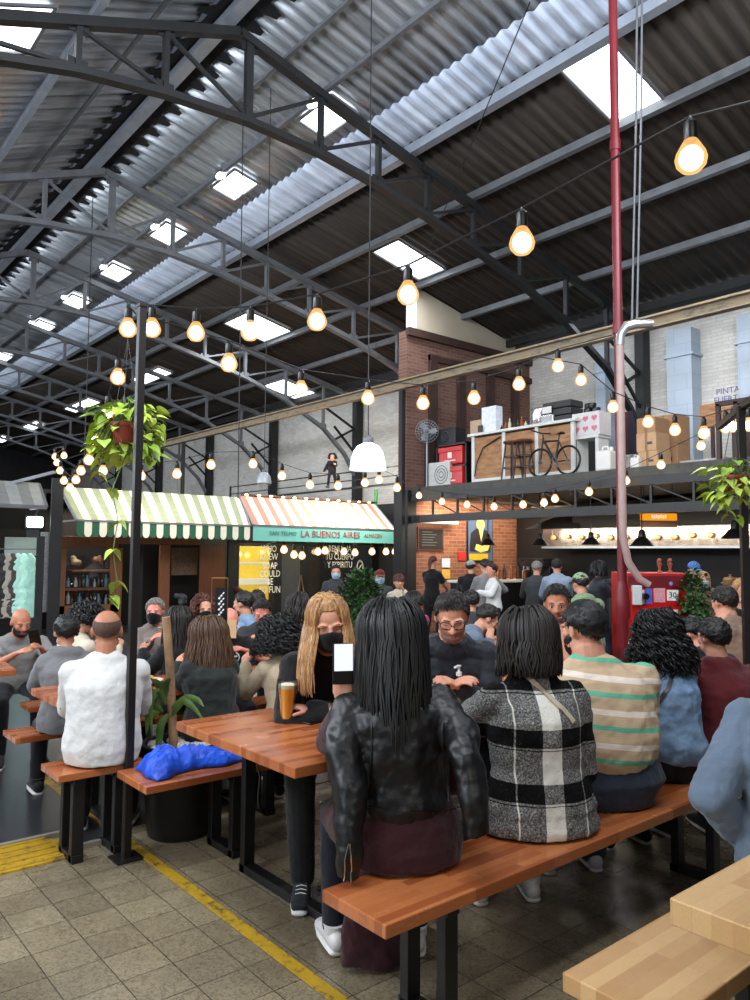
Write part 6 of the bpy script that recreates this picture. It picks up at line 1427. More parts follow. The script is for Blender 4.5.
# poster: a plain generic figure in a dark suit with a yellow band
a = YP(468, 518, 11.33); b = YP(492, 561, 11.33); r = thing('poster', ((a.x+b.x)/2, 11.33, (a.z+b.z)/2), 'tall painted poster of a suited figure with a yellow band on the bar wall', 'poster')
w_ = (b.x-a.x)/2; h_ = (a.z-b.z)/2
mb = MB(); mb.bb((-w_-.03, 0, -h_-.03), (w_+.03, .015, h_+.03)); mb.build('frame', m_iron, r, False); mb = MB(); mb.bb((-w_, -.01, -h_), (w_, 0, h_)); mb.build('sheet', mat('poster_blue', (.28, .38, .52), var=.12), r, False)
PM = Matrix(((1, 0, 0), (0, 0, -1), (0, 1, 0)))
def flat(name, poly, z0, m, par): mb = MB(); mb.prism([(x*w_, y*h_) for x, y in poly], .010, z0, M=PM); return mb.build(name, m, par, False)
flat('painted_suit', [(-.9, -.55), (-.8, .3), (-.3, .55), (.5, .45), (.9, .1), (.8, -.6)], .014, mat('poster_suit', (.09, .085, .11), var=.1), r)
flat('painted_shirt', [(-.15, .5), (.05, -.1), (.25, .5)], .016, mat('poster_cream', (.86, .82, .55), var=.1), r)
flat('painted_head', [(.35*math.cos(k*PI/8)-.0, .72+.26*math.sin(k*PI/8)) for k in range(16)], .018, mat('poster_yellow_skin', (.88, .80, .45), var=.15), r)
flat('painted_hands', [(-.5, -.45), (-.35, -.2), (.2, -.3), (.5, -.05), (.8, -.2), (.6, -.5), (0, -.6)], .018, mat('poster_yellow_skin', (.88, .80, .45)), r)
flat('painted_band', [(-.95, -.95), (-.95, -.66), (.6, -.66), (.6, -.95)], .018, mat('poster_band', (.86, .68, .12), var=.08), r)
a = YP(419, 529, 11.33); b = YP(442, 549, 11.33); r = thing('chalkboard', ((a.x+b.x)/2, 11.33, (a.z+b.z)/2), 'framed dark chalkboard on the brick bar wall', 'chalkboard'); w2 = (b.x-a.x)/2; h2 = (a.z-b.z)/2
mb = MB(); mb.bb((-w2-.04, -.01, -h2-.04), (w2+.04, .015, h2+.04)); mb.build('frame', m_wood, r, False); mb = MB(); mb.bb((-w2, -.02, -h2), (w2, -.01, h2)); mb.build('board', mat('slate', (.07, .075, .08), rough=.8, var=.3), r, False)
for k in range(6): mb = MB(); mb.bb((-w2*.8, -.024, h2*(.7-.27*k)), (w2*(.1+.5*((k*37) % 10)/10), -.021, h2*(.7-.27*k)+.012)); mb.build('chalk_line', mat('faint_chalk', (.42, .42, .4)), r, False)
for i, (px, py, c_, lab) in enumerate(((446, 563, (.78, .82, .90), 'white notice on the bar wall beside the ponytail'), (446, 574, (.85, .68, .30), 'yellow notice on the bar wall below the white one'), (462, 556, (.72, .16, .14), 'red notice on the bar wall left of the poster'))):
    p = YP(px, py, 11.33); mb = MB(); mb.box((0, 0, 0), (.24, .01, .19)); tag(mb.build('notice', mat('notice_colour_%s' % ORD[i], c_, var=.25, vs=25), None, False, loc=p), lab, 'notice')
p = YP(440, 522, 11.2); mb = MB(); mb.box((0, 0, 0), (1.0, .12, .08)); tag(mb.build('wall_light', mat('pale_tube_housing', (.70, .66, .62), emit=.5), None, False, .01, loc=p), 'long pale light fitting above the chalkboard', 'light')
area('bar_wall_light', (12.2, 10.6, 2.55), (12.4, 11.3, 1.8), 3.0, .2, 60, (1.0, .82, .60)); area('bar_wall_light_left', (11.0, 10.4, 2.3), (11.0, 11.3, 1.2), 1.0, .2, 16, (1.0, .88, .75))
# kitchen line
m_inox = mat('brushed_steel_hood', (.66, .62, .58), rough=.25, metal=.75, var=.3, vs=2.5, stretch=(1, 3, .3))
r = thing('kitchen_hood', (13.2, 8, 0), 'long stainless steel kitchen hood with a row of hanging ladles', 'hood')
zb, zt_ = 1.75, 2.12; y0_, y1_ = 5.0-8, 10.0-8
mb = MB(); mb.bb((-.25, y0_, zb), (.45, y1_, zt_)); mb.build('canopy', m_inox, r, False, .01)
mb = MB(); mb.bb((-.3, y0_, zb-.04), (-.24, y1_, zb)); mb.build('rail', m_steell, r, False)
mb = MB(); mb._add([(-.35, 1.1, zt_), (-.35, 2.4, zt_), (.45, 1.1, zt_), (.45, 2.4, zt_), (.3, 1.3, 2.6), (.3, 1.4, 2.6)], [(0, 1, 3, 2), (0, 4, 5, 1), (2, 3, 5, 4), (0, 2, 4), (1, 5, 3)]); mb.bb((-.2, -2.5, zt_), (.4, 1.3, 2.62)); mb.build('black_duct', m_blk, r, False)
rn = random.Random(3)
for k in range(14): y = -2.6+.33*k; mb = MB(); mb.ell((-.30, y, zb+.16+.05*rn.random()), (.03, .07, .05)); mb.tube([(-.30, y, zb+.15), (-.30, y+.02, zb+.3)], .008, 5); mb.build('ladle', mat('copper_and_cream', (.80, .62, .44), rough=.3, metal=.3, var=.4, vs=20), r)
r = thing('kitchen_counter', (12.9, 7.6, 0), 'dark kitchen counter with equipment beneath the hood', 'counter')
mb = MB(); mb.bb((-.3, -2.4, 0), (.4, 1.9, .95)); mb.build('front', m_iron, r, False); mb = MB(); mb.bb((-.35, -2.4, .95), (.45, 1.9, 1.0)); mb.build('worktop', m_steell, r, False)
r = thing('coffee_machine', (12.75, XP(537, 560, 12.75).y, 1.002), 'black coffee machine on the counter beside the brick wall', 'coffee machine', rz=rad(-90))
m_cof = mat('coffee_machine_black', (.12, .125, .14), rough=.25, var=.2)
mb = MB(); mb.bb((-.32, -.2, 0), (.32, .2, .08)); mb.bb((-.32, .0, .08), (.32, .2, .45)); mb.bb((-.32, -.2, .33), (.32, .2, .5)); mb.build('body', m_cof, r, False, .015)
for k in (-.14, .14): mb = MB(); mb.tube([(k, -.12, .33), (k, -.12, .26)], .035, 12); mb.tube([(k, -.12, .27), (k, -.28, .25)], .012, 8); mb.build('group_head', m_steell, r)
for i, (px, s_, c_, lab) in enumerate(((640, .13, (.15, .13, .12), 'black lidded pot on the kitchen counter above the red cabinet'), (730, .12, (.5, .38, .25), 'brown lidded pot on the kitchen counter at the right'), (700, .12, (.20, .2, .21), 'dark lidded pot on the kitchen counter behind the blue cap'))):
    P = XP(px, 560, 12.75); r = thing('cooking_pot', (12.75, P.y, 1.002), lab, 'pot'); m_ = mat('cooking_pot_colour_%s' % ORD[i], c_, rough=.3, var=.15)
    mb = MB(); mb.lathe((0, 0, 0), [(s_*.9, 0), (s_, .02), (s_, s_*1.5)], 20); mb.build('pot', m_, r); mb = MB(); mb.lathe((0, 0, s_*1.5), [(s_*1.03, 0), (s_*.9, .03), (s_*.2, .05), (.02, .06), (.025, .09)], 20); mb.build('lid', m_, r)
    mb = MB(); mb.tube([(0, s_, s_), (0, s_*1.3, s_), (0, s_*1.3, s_*1.1)], .012, 6); mb.tube([(0, -s_, s_), (0, -s_*1.3, s_), (0, -s_*1.3, s_*1.1)], .012, 6); mb.build('handle', m_, r)
for k, lab in ((-.05, 'left of the two small red figurines on the red cabinet'), (.07, 'right of the two small red figurines on the red cabinet')):
    cz = DP(657, 573, 8.6).z; P = DP(664, 573, 8.75); mb = MB(); mb.lathe((0, 0, 0), [(.03, 0), (.03, .01), (.012, .03), (.02, .07), (.03, .10), (.012, .12)], 12); mb.ell((0, 0, .14), .025); mb.tube([(-.02, 0, .09), (-.05, 0, .13)], .008, 6); tag(mb.build('figurine', mat('faded_red_figurine', (.62, .34, .26)), None, loc=P+Vector((RT.x, RT.y, 0))*k+Vector((0, 0, cz-P.z+.002))), lab, 'figurine')
def conep(px, py, d, s, lab):
    P = XP(px, py, 10.8+.15*(d > 12)); r = thing('cone_pendant', P, lab, 'pendant lamp')
    mb = MB(); mb.lathe((0, 0, 0), [(.20*s, -.10*s), (.195*s, -.09*s), (.10*s, .02*s), (.06*s, .05*s), (.055*s, .14*s), (.03*s, .17*s)], 24); mb.build('lamp_shade', m_iron, r); mb = MB(); mb.tube([(0, 0, .17*s), (0, 0, 2.7-P.z)], .01, 6); mb.build('cord', m_iron, r); mb = MB(); mb.ell((0, 0, -.06*s), .04*s); mb.build('bulb', m_fil, r)
conep(642, 540, 11.2, .95, 'black cone pendant lamp above the red cabinet'); conep(735, 532, 9.5, .95, 'black cone pendant lamp at the right under the mezzanine'); conep(591, 540, 11.6, .8, 'black cone pendant lamp left of the red pipe'); conep(540, 541, 13.2, .8, 'black cone pendant lamp beside the brick wall'); conep(488, 541, 12.6, .8, 'black cone pendant lamp in front of the poster')
a = DP(641, 513, 12.0); b = DP(676, 521, 12.0); c_ = (a+b)/2; r = thing('yellow_sign', c_, 'lit yellow sign hanging under the mezzanine above the red cabinet', 'sign', rz=rad(-40)); L_ = (b-a).length/2
mb = MB(); mb.bb((-L_, -.03, -.055), (L_, .03, .055)); mb.build('panel', mat('yellow_lit_panel', (.92, .62, .10), emit=.9, ecol=(.95, .60, .08)), r, False, .01)
mb = MB()
for k in range(7): mb.bb((-.12+.035*k, -.034, -.02-.008*(k % 2)), (-.12+.035*k+.02, -.031, .025+.008*((k+1) % 2)))
mb.build('white_marks', mat('sign_white', (.95, .93, .85), emit=.8), r, False); mb = MB(); mb.bb((-L_, -.02, -.16), (L_, .02, -.07)); mb.build('lower_board', mat('pinkish_board', (.72, .50, .38), var=.1), r, False)
mb = MB(); mb.tube([(-L_*.8, 0, .05), (-L_*.8, 0, 2.7-c_.z)], .005, 5); mb.tube([(L_*.8, 0, .05), (L_*.8, 0, 2.7-c_.z)], .005, 5); mb.build('hanger', m_iron, r)
area('kitchen_light', (12.6, 7.5, 2.0), (13.4, 7.5, 1.7), 4.5, .15, 38, (1.0, .86, .66)); area('kitchen_glow', (12.0, 7.8, 2.15), (11.6, 7.8, 0), 4.5, .4, 35, (1.0, .88, .72))
# black frame at the right edge
r = thing('black_stall_frame', (5.1, 2.33, 0), 'black steel stall frame at the right edge with the terracotta pot hanging from it', 'frame')
P1 = DP(746, 404, 4.75); mb = MB(); q = DP(746, 600, 4.75); mb.tube([(q.x-5.1, q.y-2.33, 0), (q.x-5.1, q.y-2.33, P1.z)], .03, 4); mb.build('post', m_pole, r)
q2 = DP(719, 406, 5.6); mb = MB(); mb.bar(P1-r.location, Vector((q2.x, q2.y, P1.z))-r.location, .04, .04); q3 = DP(775, 400, 4.2); mb.bar(P1-r.location, Vector((q3.x, q3.y, P1.z))-r.location, .04, .04); mb.build('top_rail', m_pole, r, False)

# ============================================================ MEZZANINE THINGS
DZ = 2.902
def mz_thing(name, x, y, lab, cat, rz=0, group=None): return thing(name, (x, y, DZ), lab, cat, group, rz)
p = XP(427, 432, 10.75); r = mz_thing('pedestal_fan', 10.75, p.y, 'grey pedestal fan on the mezzanine beside the brick end wall', 'fan', rz=rad(-45)); hz = p.z-DZ
mb = MB(); mb.tube([(0, 0, .02), (0, 0, hz)], .02, 8); mb.lathe((0, 0, 0), [(.22, 0), (.22, .02), (.03, .05)], 20); mb.build('stand', m_steell, r)
mb = MB()
for rr_ in (.06, .12, .18, .235): mb.tube([(rr_*math.cos(k*PI/14), -.10+(.235-rr_)*-.15, hz+rr_*math.sin(k*PI/14)) for k in range(29)], .004, 4)
for k in range(24): a = k*PI/12; mb.tube([(.03*math.cos(a), -.13, hz+.03*math.sin(a)), (.235*math.cos(a), -.10, hz+.235*math.sin(a))], .003, 4)
mb.build('grille', m_steell, r)
for k in range(3):
    a = k*2.1; mb = MB(); mb.tube([(.03*math.cos(a), -.06, hz+.03*math.sin(a)), (.12*math.cos(a), -.06, hz+.12*math.sin(a)), (.20*math.cos(a+.2), -.06, hz+.20*math.sin(a+.2))], [(.02, .004), (.06, .006), (.05, .004)], 8, side=(-math.sin(a), .3, math.cos(a))); mb.build('blade', mat('grey_blade', (.55, .56, .57), rough=.4), r)
mb = MB(); mb.tube([(0, -.10, hz), (0, .06, hz)], .05, 12, round_=True); mb.build('motor', m_steel, r)
p = XP(440, 470, 10.75); r = mz_thing('air_conditioner', 10.85, p.y, 'white air conditioner unit standing on the mezzanine', 'air conditioner', rz=rad(-90))
mb = MB(); mb.bb((-.3, -.14, 0), (.3, .14, .52)); mb.build('casing', mat('white_appliance', (.74, .74, .72), rough=.4), r, False, .015)
mb = MB()
for rr_ in (.06, .12, .18): mb.tube([(.08+rr_*math.cos(k*PI/12), -.15, .26+rr_*math.sin(k*PI/12)) for k in range(25)], .006, 4)
mb.build('fan_guard', m_iron, r)
Z_ = lambda px, py, x: XP(px, py, x)
# shelf with red bags
r = mz_thing('black_shelf', 11.0, Z_(458, 460, 11.0).y, 'low black shelf holding the red delivery bags', 'shelf', rz=rad(-90))
mb = MB(); 
for x in (-.42, .38): mb.bb((x, -.2, 0), (x+.04, .2, .88))
for z in (.0, .40, .84): mb.bb((-.42, -.2, z), (.42, .2, z+.04))
mb.build('rack', m_iron, r, False)
sy0 = r.location.y
for k, lab in ((0, 'lower red delivery bag on the black shelf'), (1, 'upper red delivery bag on the black shelf')):
    rr_ = thing('delivery_bag', (10.93, sy0-.02, DZ+(.045, .445)[k]), lab, 'bag', 'red delivery bags', rad(-90)); mb = MB(); mb.bb((-.33, -.18, 0), (.33, .18, .36)); mb.build('bag', m_redb, rr_, False, .03)
    mb = MB(); mb.bb((-.06, -.187, .13), (.05, -.182, .25)); mb.bb((-.15, -.187, .07), (.15, -.182, .095)); mb.build('white_logo', m_white_r, rr_, False); mb = MB(); mb.bb((-.33, -.19, .26), (.33, -.17, .36)); mb.build('flap', m_redb, rr_, False, .01)
p = Z_(446, 430, 11.2); r = thing('speaker_box', (11.05, sy0+.25, DZ+.885), 'dark speaker with a round cone on the black shelf', 'speaker', rz=rad(-90)); mb = MB(); mb.bb((-.28, -.16, 0), (.28, .16, .34)); mb.build('cabinet', m_iron, r, False, .02); mb = MB(); mb.lathe((0, -.165, .17), [(.11, 0), (.10, .01), (.03, -.02)], 20, Matrix.Rotation(PI/2, 3, 'X')); mb.build('cone', m_steeld, r)
# counter with plywood panels
cy0 = 9.1; x0 = Z_(470, 450, 10.6); cyy = x0.y
r = thing('mezzanine_counter', (10.75, cyy-.0, DZ), 'white-framed counter with plywood panels on the mezzanine', 'counter')
m_ply = None; t = NT('plywood'); t.set(.6); t.col(t.ramp(t.noise(5, t.co((.6, .6, 3)), 5, .65), [(.35, lin((.50, .34, .21))), (.65, lin((.68, .50, .33)))])); m_ply = t.m
m_wp = mat('white_painted_wood', (.80, .80, .78), rough=.5, var=.05)
hC = .97; yE = -(cyy-Z_(575, 445, 10.75).y)
mb = MB(); mb.bb((-.03, yE, 0), (.6, .03, hC-.08)); mb.build('carcass', m_iron, r, False)
L3 = -yE
for k in range(4): y = -L3*k/3; mb = MB(); mb.bb((-.07, y-.035, 0), (-.02, y+.035, hC-.05)); mb.build('upright', m_wp, r, False)
mb = MB(); mb.bb((-.065, yE, 0), (-.03, 0, .10)); mb.build('plinth', m_wp, r, False)
for k in range(3): mb = MB(); mb.bb((-.05, -L3*(k+1)/3+.04, .10), (-.031, -L3*k/3-.04, hC-.08)); mb.build('plywood_panel', m_ply, r, False)
mb = MB(); mb.bb((-.12, yE-.1, hC-.05), (.65, .1, hC)); mb.build('worktop', m_wp, r, False, .006)
mb = MB(); mb.tube([(-.09, -.06, .15), (-.09, -.12, .4), (-.09, -.28, .68), (-.09, -L3/3+.05, .84)], .012, 6); mb.build('curved_hose', M_dark, r)
def on_counter(name, px, x, lab, cat, build):
    P = Z_(px, 430, x); build_r = thing(name, (x, P.y, DZ+hC+.002), lab, cat, rz=rad(-90)); build(build_r); return build_r
def b_pot(r): mb = MB(); mb.lathe((0, 0, 0), [(.15, 0), (.16, .02), (.16, .30), (.17, .31), (.16, .32), (.05, .33)], 24); mb.build('pot', mat('bright_inox', (.78, .78, .78), rough=.18, metal=.9, var=0), r); mb = MB(); mb.tube([(-.03, 0, .33), (0, 0, .36), (.03, 0, .33)], .008, 6); mb.build('handle', m_steel, r)
on_counter('steel_pot', 540, 10.95, 'tall shiny steel pot on the mezzanine counter', 'pot', b_pot)
def b_crates(r):
    for k in range(3): mb = MB(); mb.bb((-.3, -.18, .13*k), (.3, .18, .13*k+.115)); mb.build('crate', m_iron, r, False, .008)
on_counter('black_crates', 563, 11.0, 'stack of black crates on the mezzanine counter', 'crates', b_crates)
def b_scale(r): mb = MB(); mb.bb((-.14, -.12, 0), (.14, .12, .16)); mb.build('base', mat('bright_inox', (.78, .78, .78), rough=.18, metal=.9, var=0), r, False, .02); mb = MB(); mb.bb((-.1, -.125, .18), (.1, -.1, .30)); mb.bar((0, 0, .15), (0, -.1, .2), .04, .04); mb.build('head', m_wp, r, False, .01)
on_counter('counter_machine', 551, 10.9, 'small white machine next to the steel pot', 'machine', b_scale)
def b_paper(r): mb = MB(); mb.bb((-.3, -.1, 0), (-.02, .1, .30)); mb.build('box', mat('beige_box', (.66, .56, .46), var=.1), r, False, .01); mb = MB(); mb.bb((.0, -.1, 0), (.36, .1, .52)); mb.build('tall_box', mat('printed_white_box', (.80, .82, .86), var=.2, vs=14), r, False, .01); mb = MB(); mb.bb((-.04, -.16, 0), (.06, -.13, .17)); mb.build('black_box', M_dark, r, False)
on_counter('stacked_boxes', 485, 10.95, 'pale printed boxes standing at the left end of the mezzanine counter', 'boxes', b_paper)
for i in range(7):
    P = Z_(500+4*i, 430, 10.85); mb = MB(); h_ = .13+.05*(i % 3); mb.lathe((0, 0, 0), [(.03, 0), (.03, h_*.6), (.012, h_*.8), (.012, h_)], 10); tag(mb.build('bottle', bm_[(i+1) % 4], None, loc=(10.9, P.y, DZ+hC+.002)), '%s small bottle from the left on the mezzanine counter' % ORD[i], 'bottle', 'bottles on the mezzanine counter')
# stools
def stool(px, lab):
    P = Z_(px, 465, 10.55); r = mz_thing('bar_stool', 10.55, P.y, lab, 'stool'); 
    mb = MB(); mb.lathe((0, 0, 0), [(.15, .66), (.16, .68), (.15, .70)], 18); mb.build('seat', m_wood, r)
    for k in range(4): a = PI/4+k*PI/2; mb = MB(); mb.tube([(.11*math.cos(a), .11*math.sin(a), .66), (.19*math.cos(a), .19*math.sin(a), 0)], .014, 6); mb.build('leg', m_rust, r)
    for z in (.22, .42): mb = MB(); rr_ = .19-.08*z/.66; mb.tube([(rr_*math.cos(k*PI/8), rr_*math.sin(k*PI/8), z) for k in range(17)], .010, 5); mb.build('ring', m_rust, r)
stool(512, 'left of the two brown bar stools in front of the plywood counter'); stool(524, 'right of the two brown bar stools, partly behind the bicycle wheel')
# bicycle
by0, by1 = Z_(540, 462, 10.42).y, Z_(568, 466, 10.42).y
r = mz_thing('bicycle', 10.42, by0, 'small black bicycle parked at the edge of the mezzanine', 'bicycle', rz=rad(-90)); WB = abs(by0-by1)*1.0; wr = .235
def wheel(x):
    mb = MB(); mb.tube([(x+wr*math.cos(k*PI/16), 0, wr+wr*math.sin(k*PI/16)) for k in range(33)], .02, 8); o = mb.build('wheel', M_dark, r)
    mb = MB(); 
    for k in range(18): a = k*PI/9; mb.tube([(x, .012*(-1)**k, wr), (x+wr*math.cos(a), 0, wr+wr*math.sin(a))], .0018, 3)
    mb.tube([(x, -.04, wr), (x, .04, wr)], .02, 8); mb.build('spokes', m_steel, o)
wheel(0); wheel(WB)
mb = MB(); bb_ = (WB*.56, 0, wr*.95); hd = (WB*.16, 0, wr+.36); sdl = (WB*.68, 0, wr+.34)
for a, b, q in ((hd, bb_, .02), (hd, sdl, .018), (bb_, sdl, .018), (bb_, (WB, 0, wr), .012), (sdl, (WB, 0, wr), .011), ((WB*.13, 0, wr+.42), (0, 0, wr), .016)): mb.tube([a, b], q, 8)
mb.build('frame', m_iron, r)
mb = MB(); mb.tube([(WB*.13, 0, wr+.42), (WB*.1, 0, wr+.50)], .014, 6); mb.tube([(WB*.05, -.26, wr+.53), (WB*.1, 0, wr+.50), (WB*.05, .26, wr+.53)], .013, 6); mb.build('handlebar', m_iron, r)
mb = MB(); mb.tube([sdl, (WB*.70, 0, wr+.44)], .013, 6); mb.tube([(WB*.60, 0, wr+.455), (WB*.70, 0, wr+.46), (WB*.82, 0, wr+.465)], [(.015, .01), (.04, .02), (.07, .025)], 10, side=(0, 1, 0), round_=True); mb.build('saddle', M_dark, r)
mb = MB(); mb.tube([(bb_[0]+.07*math.cos(k*PI/8), -.04, bb_[2]+.07*math.sin(k*PI/8)) for k in range(17)], .006, 5); mb.tube([(bb_[0], -.05, bb_[2]), (bb_[0]+.10, -.05, bb_[2]-.10), (bb_[0]+.10, -.12, bb_[2]-.10)], .01, 5); mb.build('crank', m_steel, r)
# heart box stand, jerry can, cartons, panel
P = Z_(590, 450, 10.9); r = thing('white_stand', (10.95, P.y, DZ), 'white-legged stand under the printed heart box', 'stand', rz=rad(-90)); mb = MB()
for x in (-.2, .2): mb = MB(); mb.bb((x-.03, -.15, 0), (x+.03, .15, .62)); mb.build('leg', m_wp, r, False)
mb = MB(); mb.bb((-.25, -.18, .62), (.25, .18, .66)); mb.build('top', m_wp, r, False)
yh = P.y
r = thing('printed_box', (10.95, yh, DZ+.662), 'white box printed with pink hearts on the white stand', 'box', rz=rad(-90)); mb = MB(); mb.bb((-.27, -.17, 0), (.27, .17, .40)); mb.build('carton', mat('white_carton', (.80, .78, .78), var=.05), r, False, .008)
for a in range(3):
    for b in range(2):
        mb = MB(); cx_, cz_ = -.17+.17*a, .12+.17*b; mb.ell((cx_-.025, -.172, cz_+.01), (.032, .003, .032)); mb.ell((cx_+.025, -.172, cz_+.01), (.032, .003, .032)); mb._add([(cx_-.05, -.174, cz_), (cx_+.05, -.174, cz_), (cx_, -.174, cz_-.06)], [(0, 1, 2)]); mb.build('pink_heart', mat('pink_heart', (.78, .45, .50), var=.1), r, False)
r = thing('dark_pots_pile', (10.98, yh, DZ+1.064), 'dark pots and lids piled on the heart box', 'pots'); mb = MB()
for k, (x, y, z) in enumerate(((0, .08, .05), (0, -.08, .05), (0, 0, .14), (.05, .1, .15))): mb.lathe((x, y, z-.05), [(.06, 0), (.075, .05), (.07, .09)], 12)
mb.build('pot', M_dark, r)
def jerry(px, s, lab):
    P = Z_(px, 460, 10.5); r = mz_thing('jerry_can', 10.5, P.y, lab, 'jerry can', rz=rad(-90)); mb = MB(); mb.bb((-.12*s, -.09*s, 0), (.12*s, .09*s, .28*s)); mb.build('body', m_white_r, r, False, .03*s); mb = MB(); mb.tube([(-.06*s, 0, .27*s), (-.04*s, 0, .34*s), (.03*s, 0, .34*s), (.05*s, 0, .27*s)], .016*s, 8); mb.build('handle', m_white_r, r); mb = MB(); mb.tube([(.09*s, 0, .27*s), (.09*s, 0, .33*s)], .025*s, 10); mb.build('cap', m_wp, r)
jerry(606, 1.15, 'white plastic jerry can on the mezzanine left of the red pipe'); jerry(636, .6, 'small white canister on the mezzanine right of the red pipe')
m_card = mat('kraft_cardboard', (.62, .47, .34), rough=.8, var=.1); m_card2 = mat('kraft_cardboard_light', (.70, .56, .42), rough=.8, var=.1)
for i, (px, x, z, w_, h_, m, lab) in enumerate(((654, 10.75, 0, .33, .26, m_card2, 'bottom carton of the left column on the mezzanine'), (653, 10.75, .262, .33, .28, m_card2, 'middle carton of the left column on the mezzanine'), (653, 10.78, .544, .31, .24, m_card, 'top carton of the left column on the mezzanine'), (670, 11.3, 0, .46, .42, m_card, 'lower large carton of the right column'), (670, 11.3, .422, .46, .46, m_card, 'upper large carton of the right column'))):
    P = Z_(px, 440, x); r = thing('cardboard_box', (x, P.y, DZ+z), lab+', dark print', 'cardboard box', 'cartons on the mezzanine'); mb = MB(); mb.bb((-.2, -w_/2, 0), (.2, w_/2, h_)); mb.build('carton', m, r, False, .006)
    mb = MB(); mb.bb((-.203, -w_*.3, h_*.35), (-.2, -w_*.05, h_*.5)); mb.build('print', M_dark, r, False); mb = MB(); mb.bb((-.203, -.02, 0), (-.2, .02, h_)); mb.build('tape', mat('brown_tape', (.52, .38, .24)), r, False)
for i, (px, c_, lab) in enumerate(((627, (.26, .10, .10), 'dark red garment hanging by the steel column'), (631, (.12, .11, .18), 'dark purple garment hanging by the steel column'))):
    P = Z_(px, 430, 12.6); mb = MB(); mb.tube([(0, 0, -.8), (0, 0, -.3), (0, 0, 0)], [(.10, .05), (.11, .05), (.03, .02)], 12, side=(0, 1, 0)); o = mb.build('hanging_garment', F('garment_cloth_%s' % ORD[i], c_), None, loc=(12.6, P.y, DZ+1.35)); tag(o, lab, 'garment')
P = Z_(717, 408, 12.5); r = thing('wood_slab', (12.8, P.y, DZ), 'rough brown panel leaning behind the dark frame on the mezzanine', 'panel'); mb = MB(); q0 = Z_(700, 412, 12.8); q1 = Z_(745, 400, 12.8); mb.bb((-.03, q1.y-P.y, q0.z-DZ-.3), (.03, q0.y-P.y, q0.z-DZ+.12)); mb.build('panel', m_ply, r, False, .02); mb = MB(); mb.bb((-.02, -.4, 0), (.02, -.34, q0.z-DZ-.3)); mb.bb((-.02, .2, 0), (.02, .26, q0.z-DZ-.3)); mb.build('support', m_rust, r, False)
q0, q1 = Z_(719, 440, 10.9), Z_(760, 440, 10.9); r = thing('dark_table_frame', (10.9, q0.y, DZ), 'dark red steel table frame on the mezzanine at the right edge', 'frame'); L_ = q1.y-q0.y
mb = MB(); zt2 = Z_(719, 404, 10.9).z-DZ
for y in (0, L_*.45, L_):
    for x in (0, .5): mb = MB(); mb.bar((x, y, 0), (x, y, zt2), .06, .06, side=(1, 0, 0)); mb.build('leg', m_rust, r, False)
mb = MB(); mb.bar((0, .03, zt2), (0, L_, zt2), .06, .07); mb.build('rail', m_rust, r, False); mb = MB(); mb.bar((.5, .03, zt2), (.5, L_, zt2), .05, .06); mb.build('rail', m_rust, r, False)
mb = MB(); P = Z_(700, 447, 11.2); mb.box((0, 0, .03), (.5, 1.1, .05)); mb.box((.05, .1, .075), (.4, .9, .04)); mb.box((0, -.1, .11), (.3, .7, .03)); tag(mb.build('stacked_boards', mat('white_grey_boards', (.66, .66, .64), var=.2, vs=5), None, False, loc=(11.2, P.y, DZ)), 'low pile of white boards between cartons and dark frame', 'boards')
p = Z_(728, 372, 14.22); text('wall_writing', 'PINTA\nFUERTE', .16, mat('blue_wall_writing', (.35, .38, .58), var=0), Matrix.Translation((WX-.01, Z_(728, 395, WX).y, Z_(728, 395, WX).z))@Matrix(((0, 0, -1, 0), (-1, 0, 0, 0), (0, 1, 0, 0), (0, 0, 0, 1))), None)
tag(D.objects['wall_writing'], 'faint blue handwriting on the white brick wall above the mezzanine', 'writing')
area('mezzanine_light', (12.0, 6.2, 5.9), (12.4, 6.2, 3.0), 4.0, 1.0, 90, (.95, .97, 1.0))
# statue figure and its beam
P = XP(333, 490, 12.0)
r = thing('catwalk_rail', (12.0, P.y, P.z), 'thin horizontal rails crossing the white brick wall above the red awning', 'rail'); mb = MB(); mb.bar((0, -4.5, 0), (0, 5.5, .0), .06, .05); mb.bar((0, -4.5, .42), (0, 5.5, .42), .03, .03); mb.build('rail', m_steeld, r, False); mb = MB(); mb.bar((0, -4.5, .2), (0, 5.5, .2), .025, .025); mb.bar((0, 5.5, -3.2), (0, 5.5, .45), .05, .05, side=(1, 0, 0)); mb.bar((0, -4.5, -3.2), (0, -4.5, .45), .05, .05, side=(1, 0, 0)); mb.build('post', m_steeld, r, False)
sf = person('small dark statue of a standing figure on the rail left of the white lamp', 333, 456, 'D', depth(XP(333, 470, 12.0))-.05, 230, pose='stand', sex='m', lean=.0, head=(0, 0, 0), lod=2, armL='lap', armR='hang', top=dict(mat=M_blk, t=.02, name='coat'), bottom=(M_blk, .012), hair=('curly', 'black', None, .05, 1.1), shoes='black', size=.52, zoff=0, cat='statue')
sf.root.name = 'statue'; sf.root.location = (11.95, P.y-.02, P.z+.03)
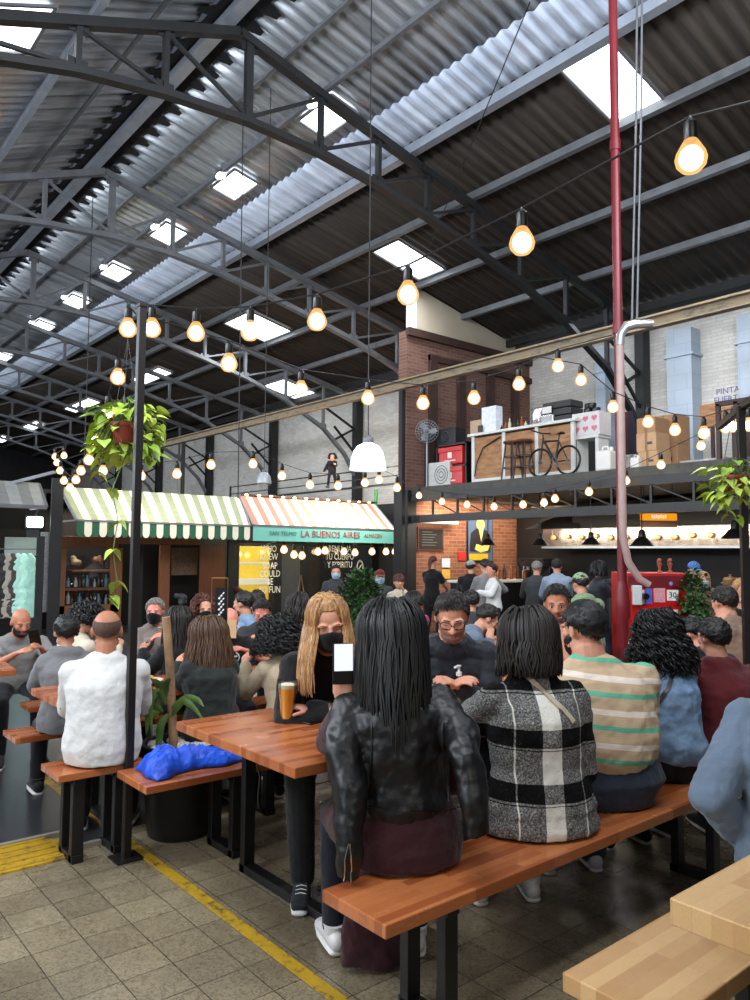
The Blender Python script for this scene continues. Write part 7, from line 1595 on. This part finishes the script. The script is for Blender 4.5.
# ============================================================ things that lie on clothing
bpy.context.view_layer.update(); DG = bpy.context.evaluated_depsgraph_get()
def surf(o, px, py, lift=.005):
    oe = o.evaluated_get(DG); inv = o.matrix_world.inverted(); a = inv@CAM; d = (inv.to_3x3()@_ray(px, py)).normalized()
    hit, loc, nor, _i = oe.ray_cast(a, d)
    if not hit: return None
    return loc+nor*lift, nor
def child(h, name): return [c for c in h.root.children if c.name.split('.')[0] == name][0]
def ribbon(o, pxs, w_, m, name, parent, n=5, th=.0035):
    pts = []
    for (x0, y0), (x1, y1) in zip(pxs[:-1], pxs[1:]):
        for k in range(n): pts.append((x0+(x1-x0)*k/n, y0+(y1-y0)*k/n))
    pts.append(pxs[-1]); P_ = [surf(o, *p) for p in pts]; P_ = [p for p in P_ if p]
    if len(P_) < 2: return None
    vs = []; fs = []
    for i, (p, nn) in enumerate(P_):
        tg = (P_[min(i+1, len(P_)-1)][0]-P_[max(i-1, 0)][0]).normalized(); sd = tg.cross(nn).normalized()*w_/2
        vs += [p-sd, p+sd, p+sd+nn*th, p-sd+nn*th]
    for i in range(len(P_)-1):
        a = i*4; b = a+4
        for k in range(4): fs.append((a+k, a+(k+1) % 4, b+(k+1) % 4, b+k))
    fs += [(3, 2, 1, 0), tuple(len(vs)-4+k for k in range(4))]
    mb = MB(); mb._add(vs, fs); return mb.build(name, m, parent)
ribbon(child(pl, 'cardigan'), [(511, 664), (525, 674), (545, 694), (562, 709), (573, 722)], .020, M_crstrap if 'M_crstrap' in globals() else m_zinc, 'bag_strap', pl.root)
ribbon(child(dn, 'denim_jacket'), [(672, 658), (674, 670), (668, 689), (657, 704)], .020, M_dark, 'bag_strap', dn.root)
ribbon(jo, [(366, 806), (400, 812), (440, 812), (462, 806)], .004, M_dark, 'waist_seam', jo, th=.002)
ribbon(jo, [(372, 722), (372, 760), (370, 800)], .004, M_dark, 'back_seam', jo, th=.002); ribbon(jo, [(444, 722), (446, 760), (447, 802)], .004, M_dark, 'back_seam', jo, th=.002)
ribbon(jo, [(349, 843), (345, 860), (345, 880)], .004, M_zip, 'cuff_zip', jo, th=.003); ribbon(jo, [(350, 843), (351, 862), (351, 880)], .004, M_zip, 'cuff_zip', jo, th=.003)
tb = child(bo, 'black_t_shirt'); m_print = mat('white_print', (.85, .85, .85), var=0)
ring = [(233+6*math.cos(a), 657+5*math.sin(a)) for a in [PI*(-.35)+k*PI*1.7/10 for k in range(11)]]
ribbon(tb, ring, .010, m_print, 'laurel_print', bo.root, 2, .001); ribbon(tb, [(230, 657), (237, 656)], .012, m_print, 'laurel_print', bo.root, 2, .001)
mk_ = [c for c in bl.root.children if c.name.startswith('face_mask')][0]
ribbon(mk_, [(321, 630), (325, 634)], .007, mat('grey_emblem', (.55, .55, .56), var=0), 'mask_emblem', mk_, 2, .001); ribbon(mk_, [(325, 630), (321, 635)], .005, MATS['grey_emblem'], 'mask_emblem', mk_, 2, .001)
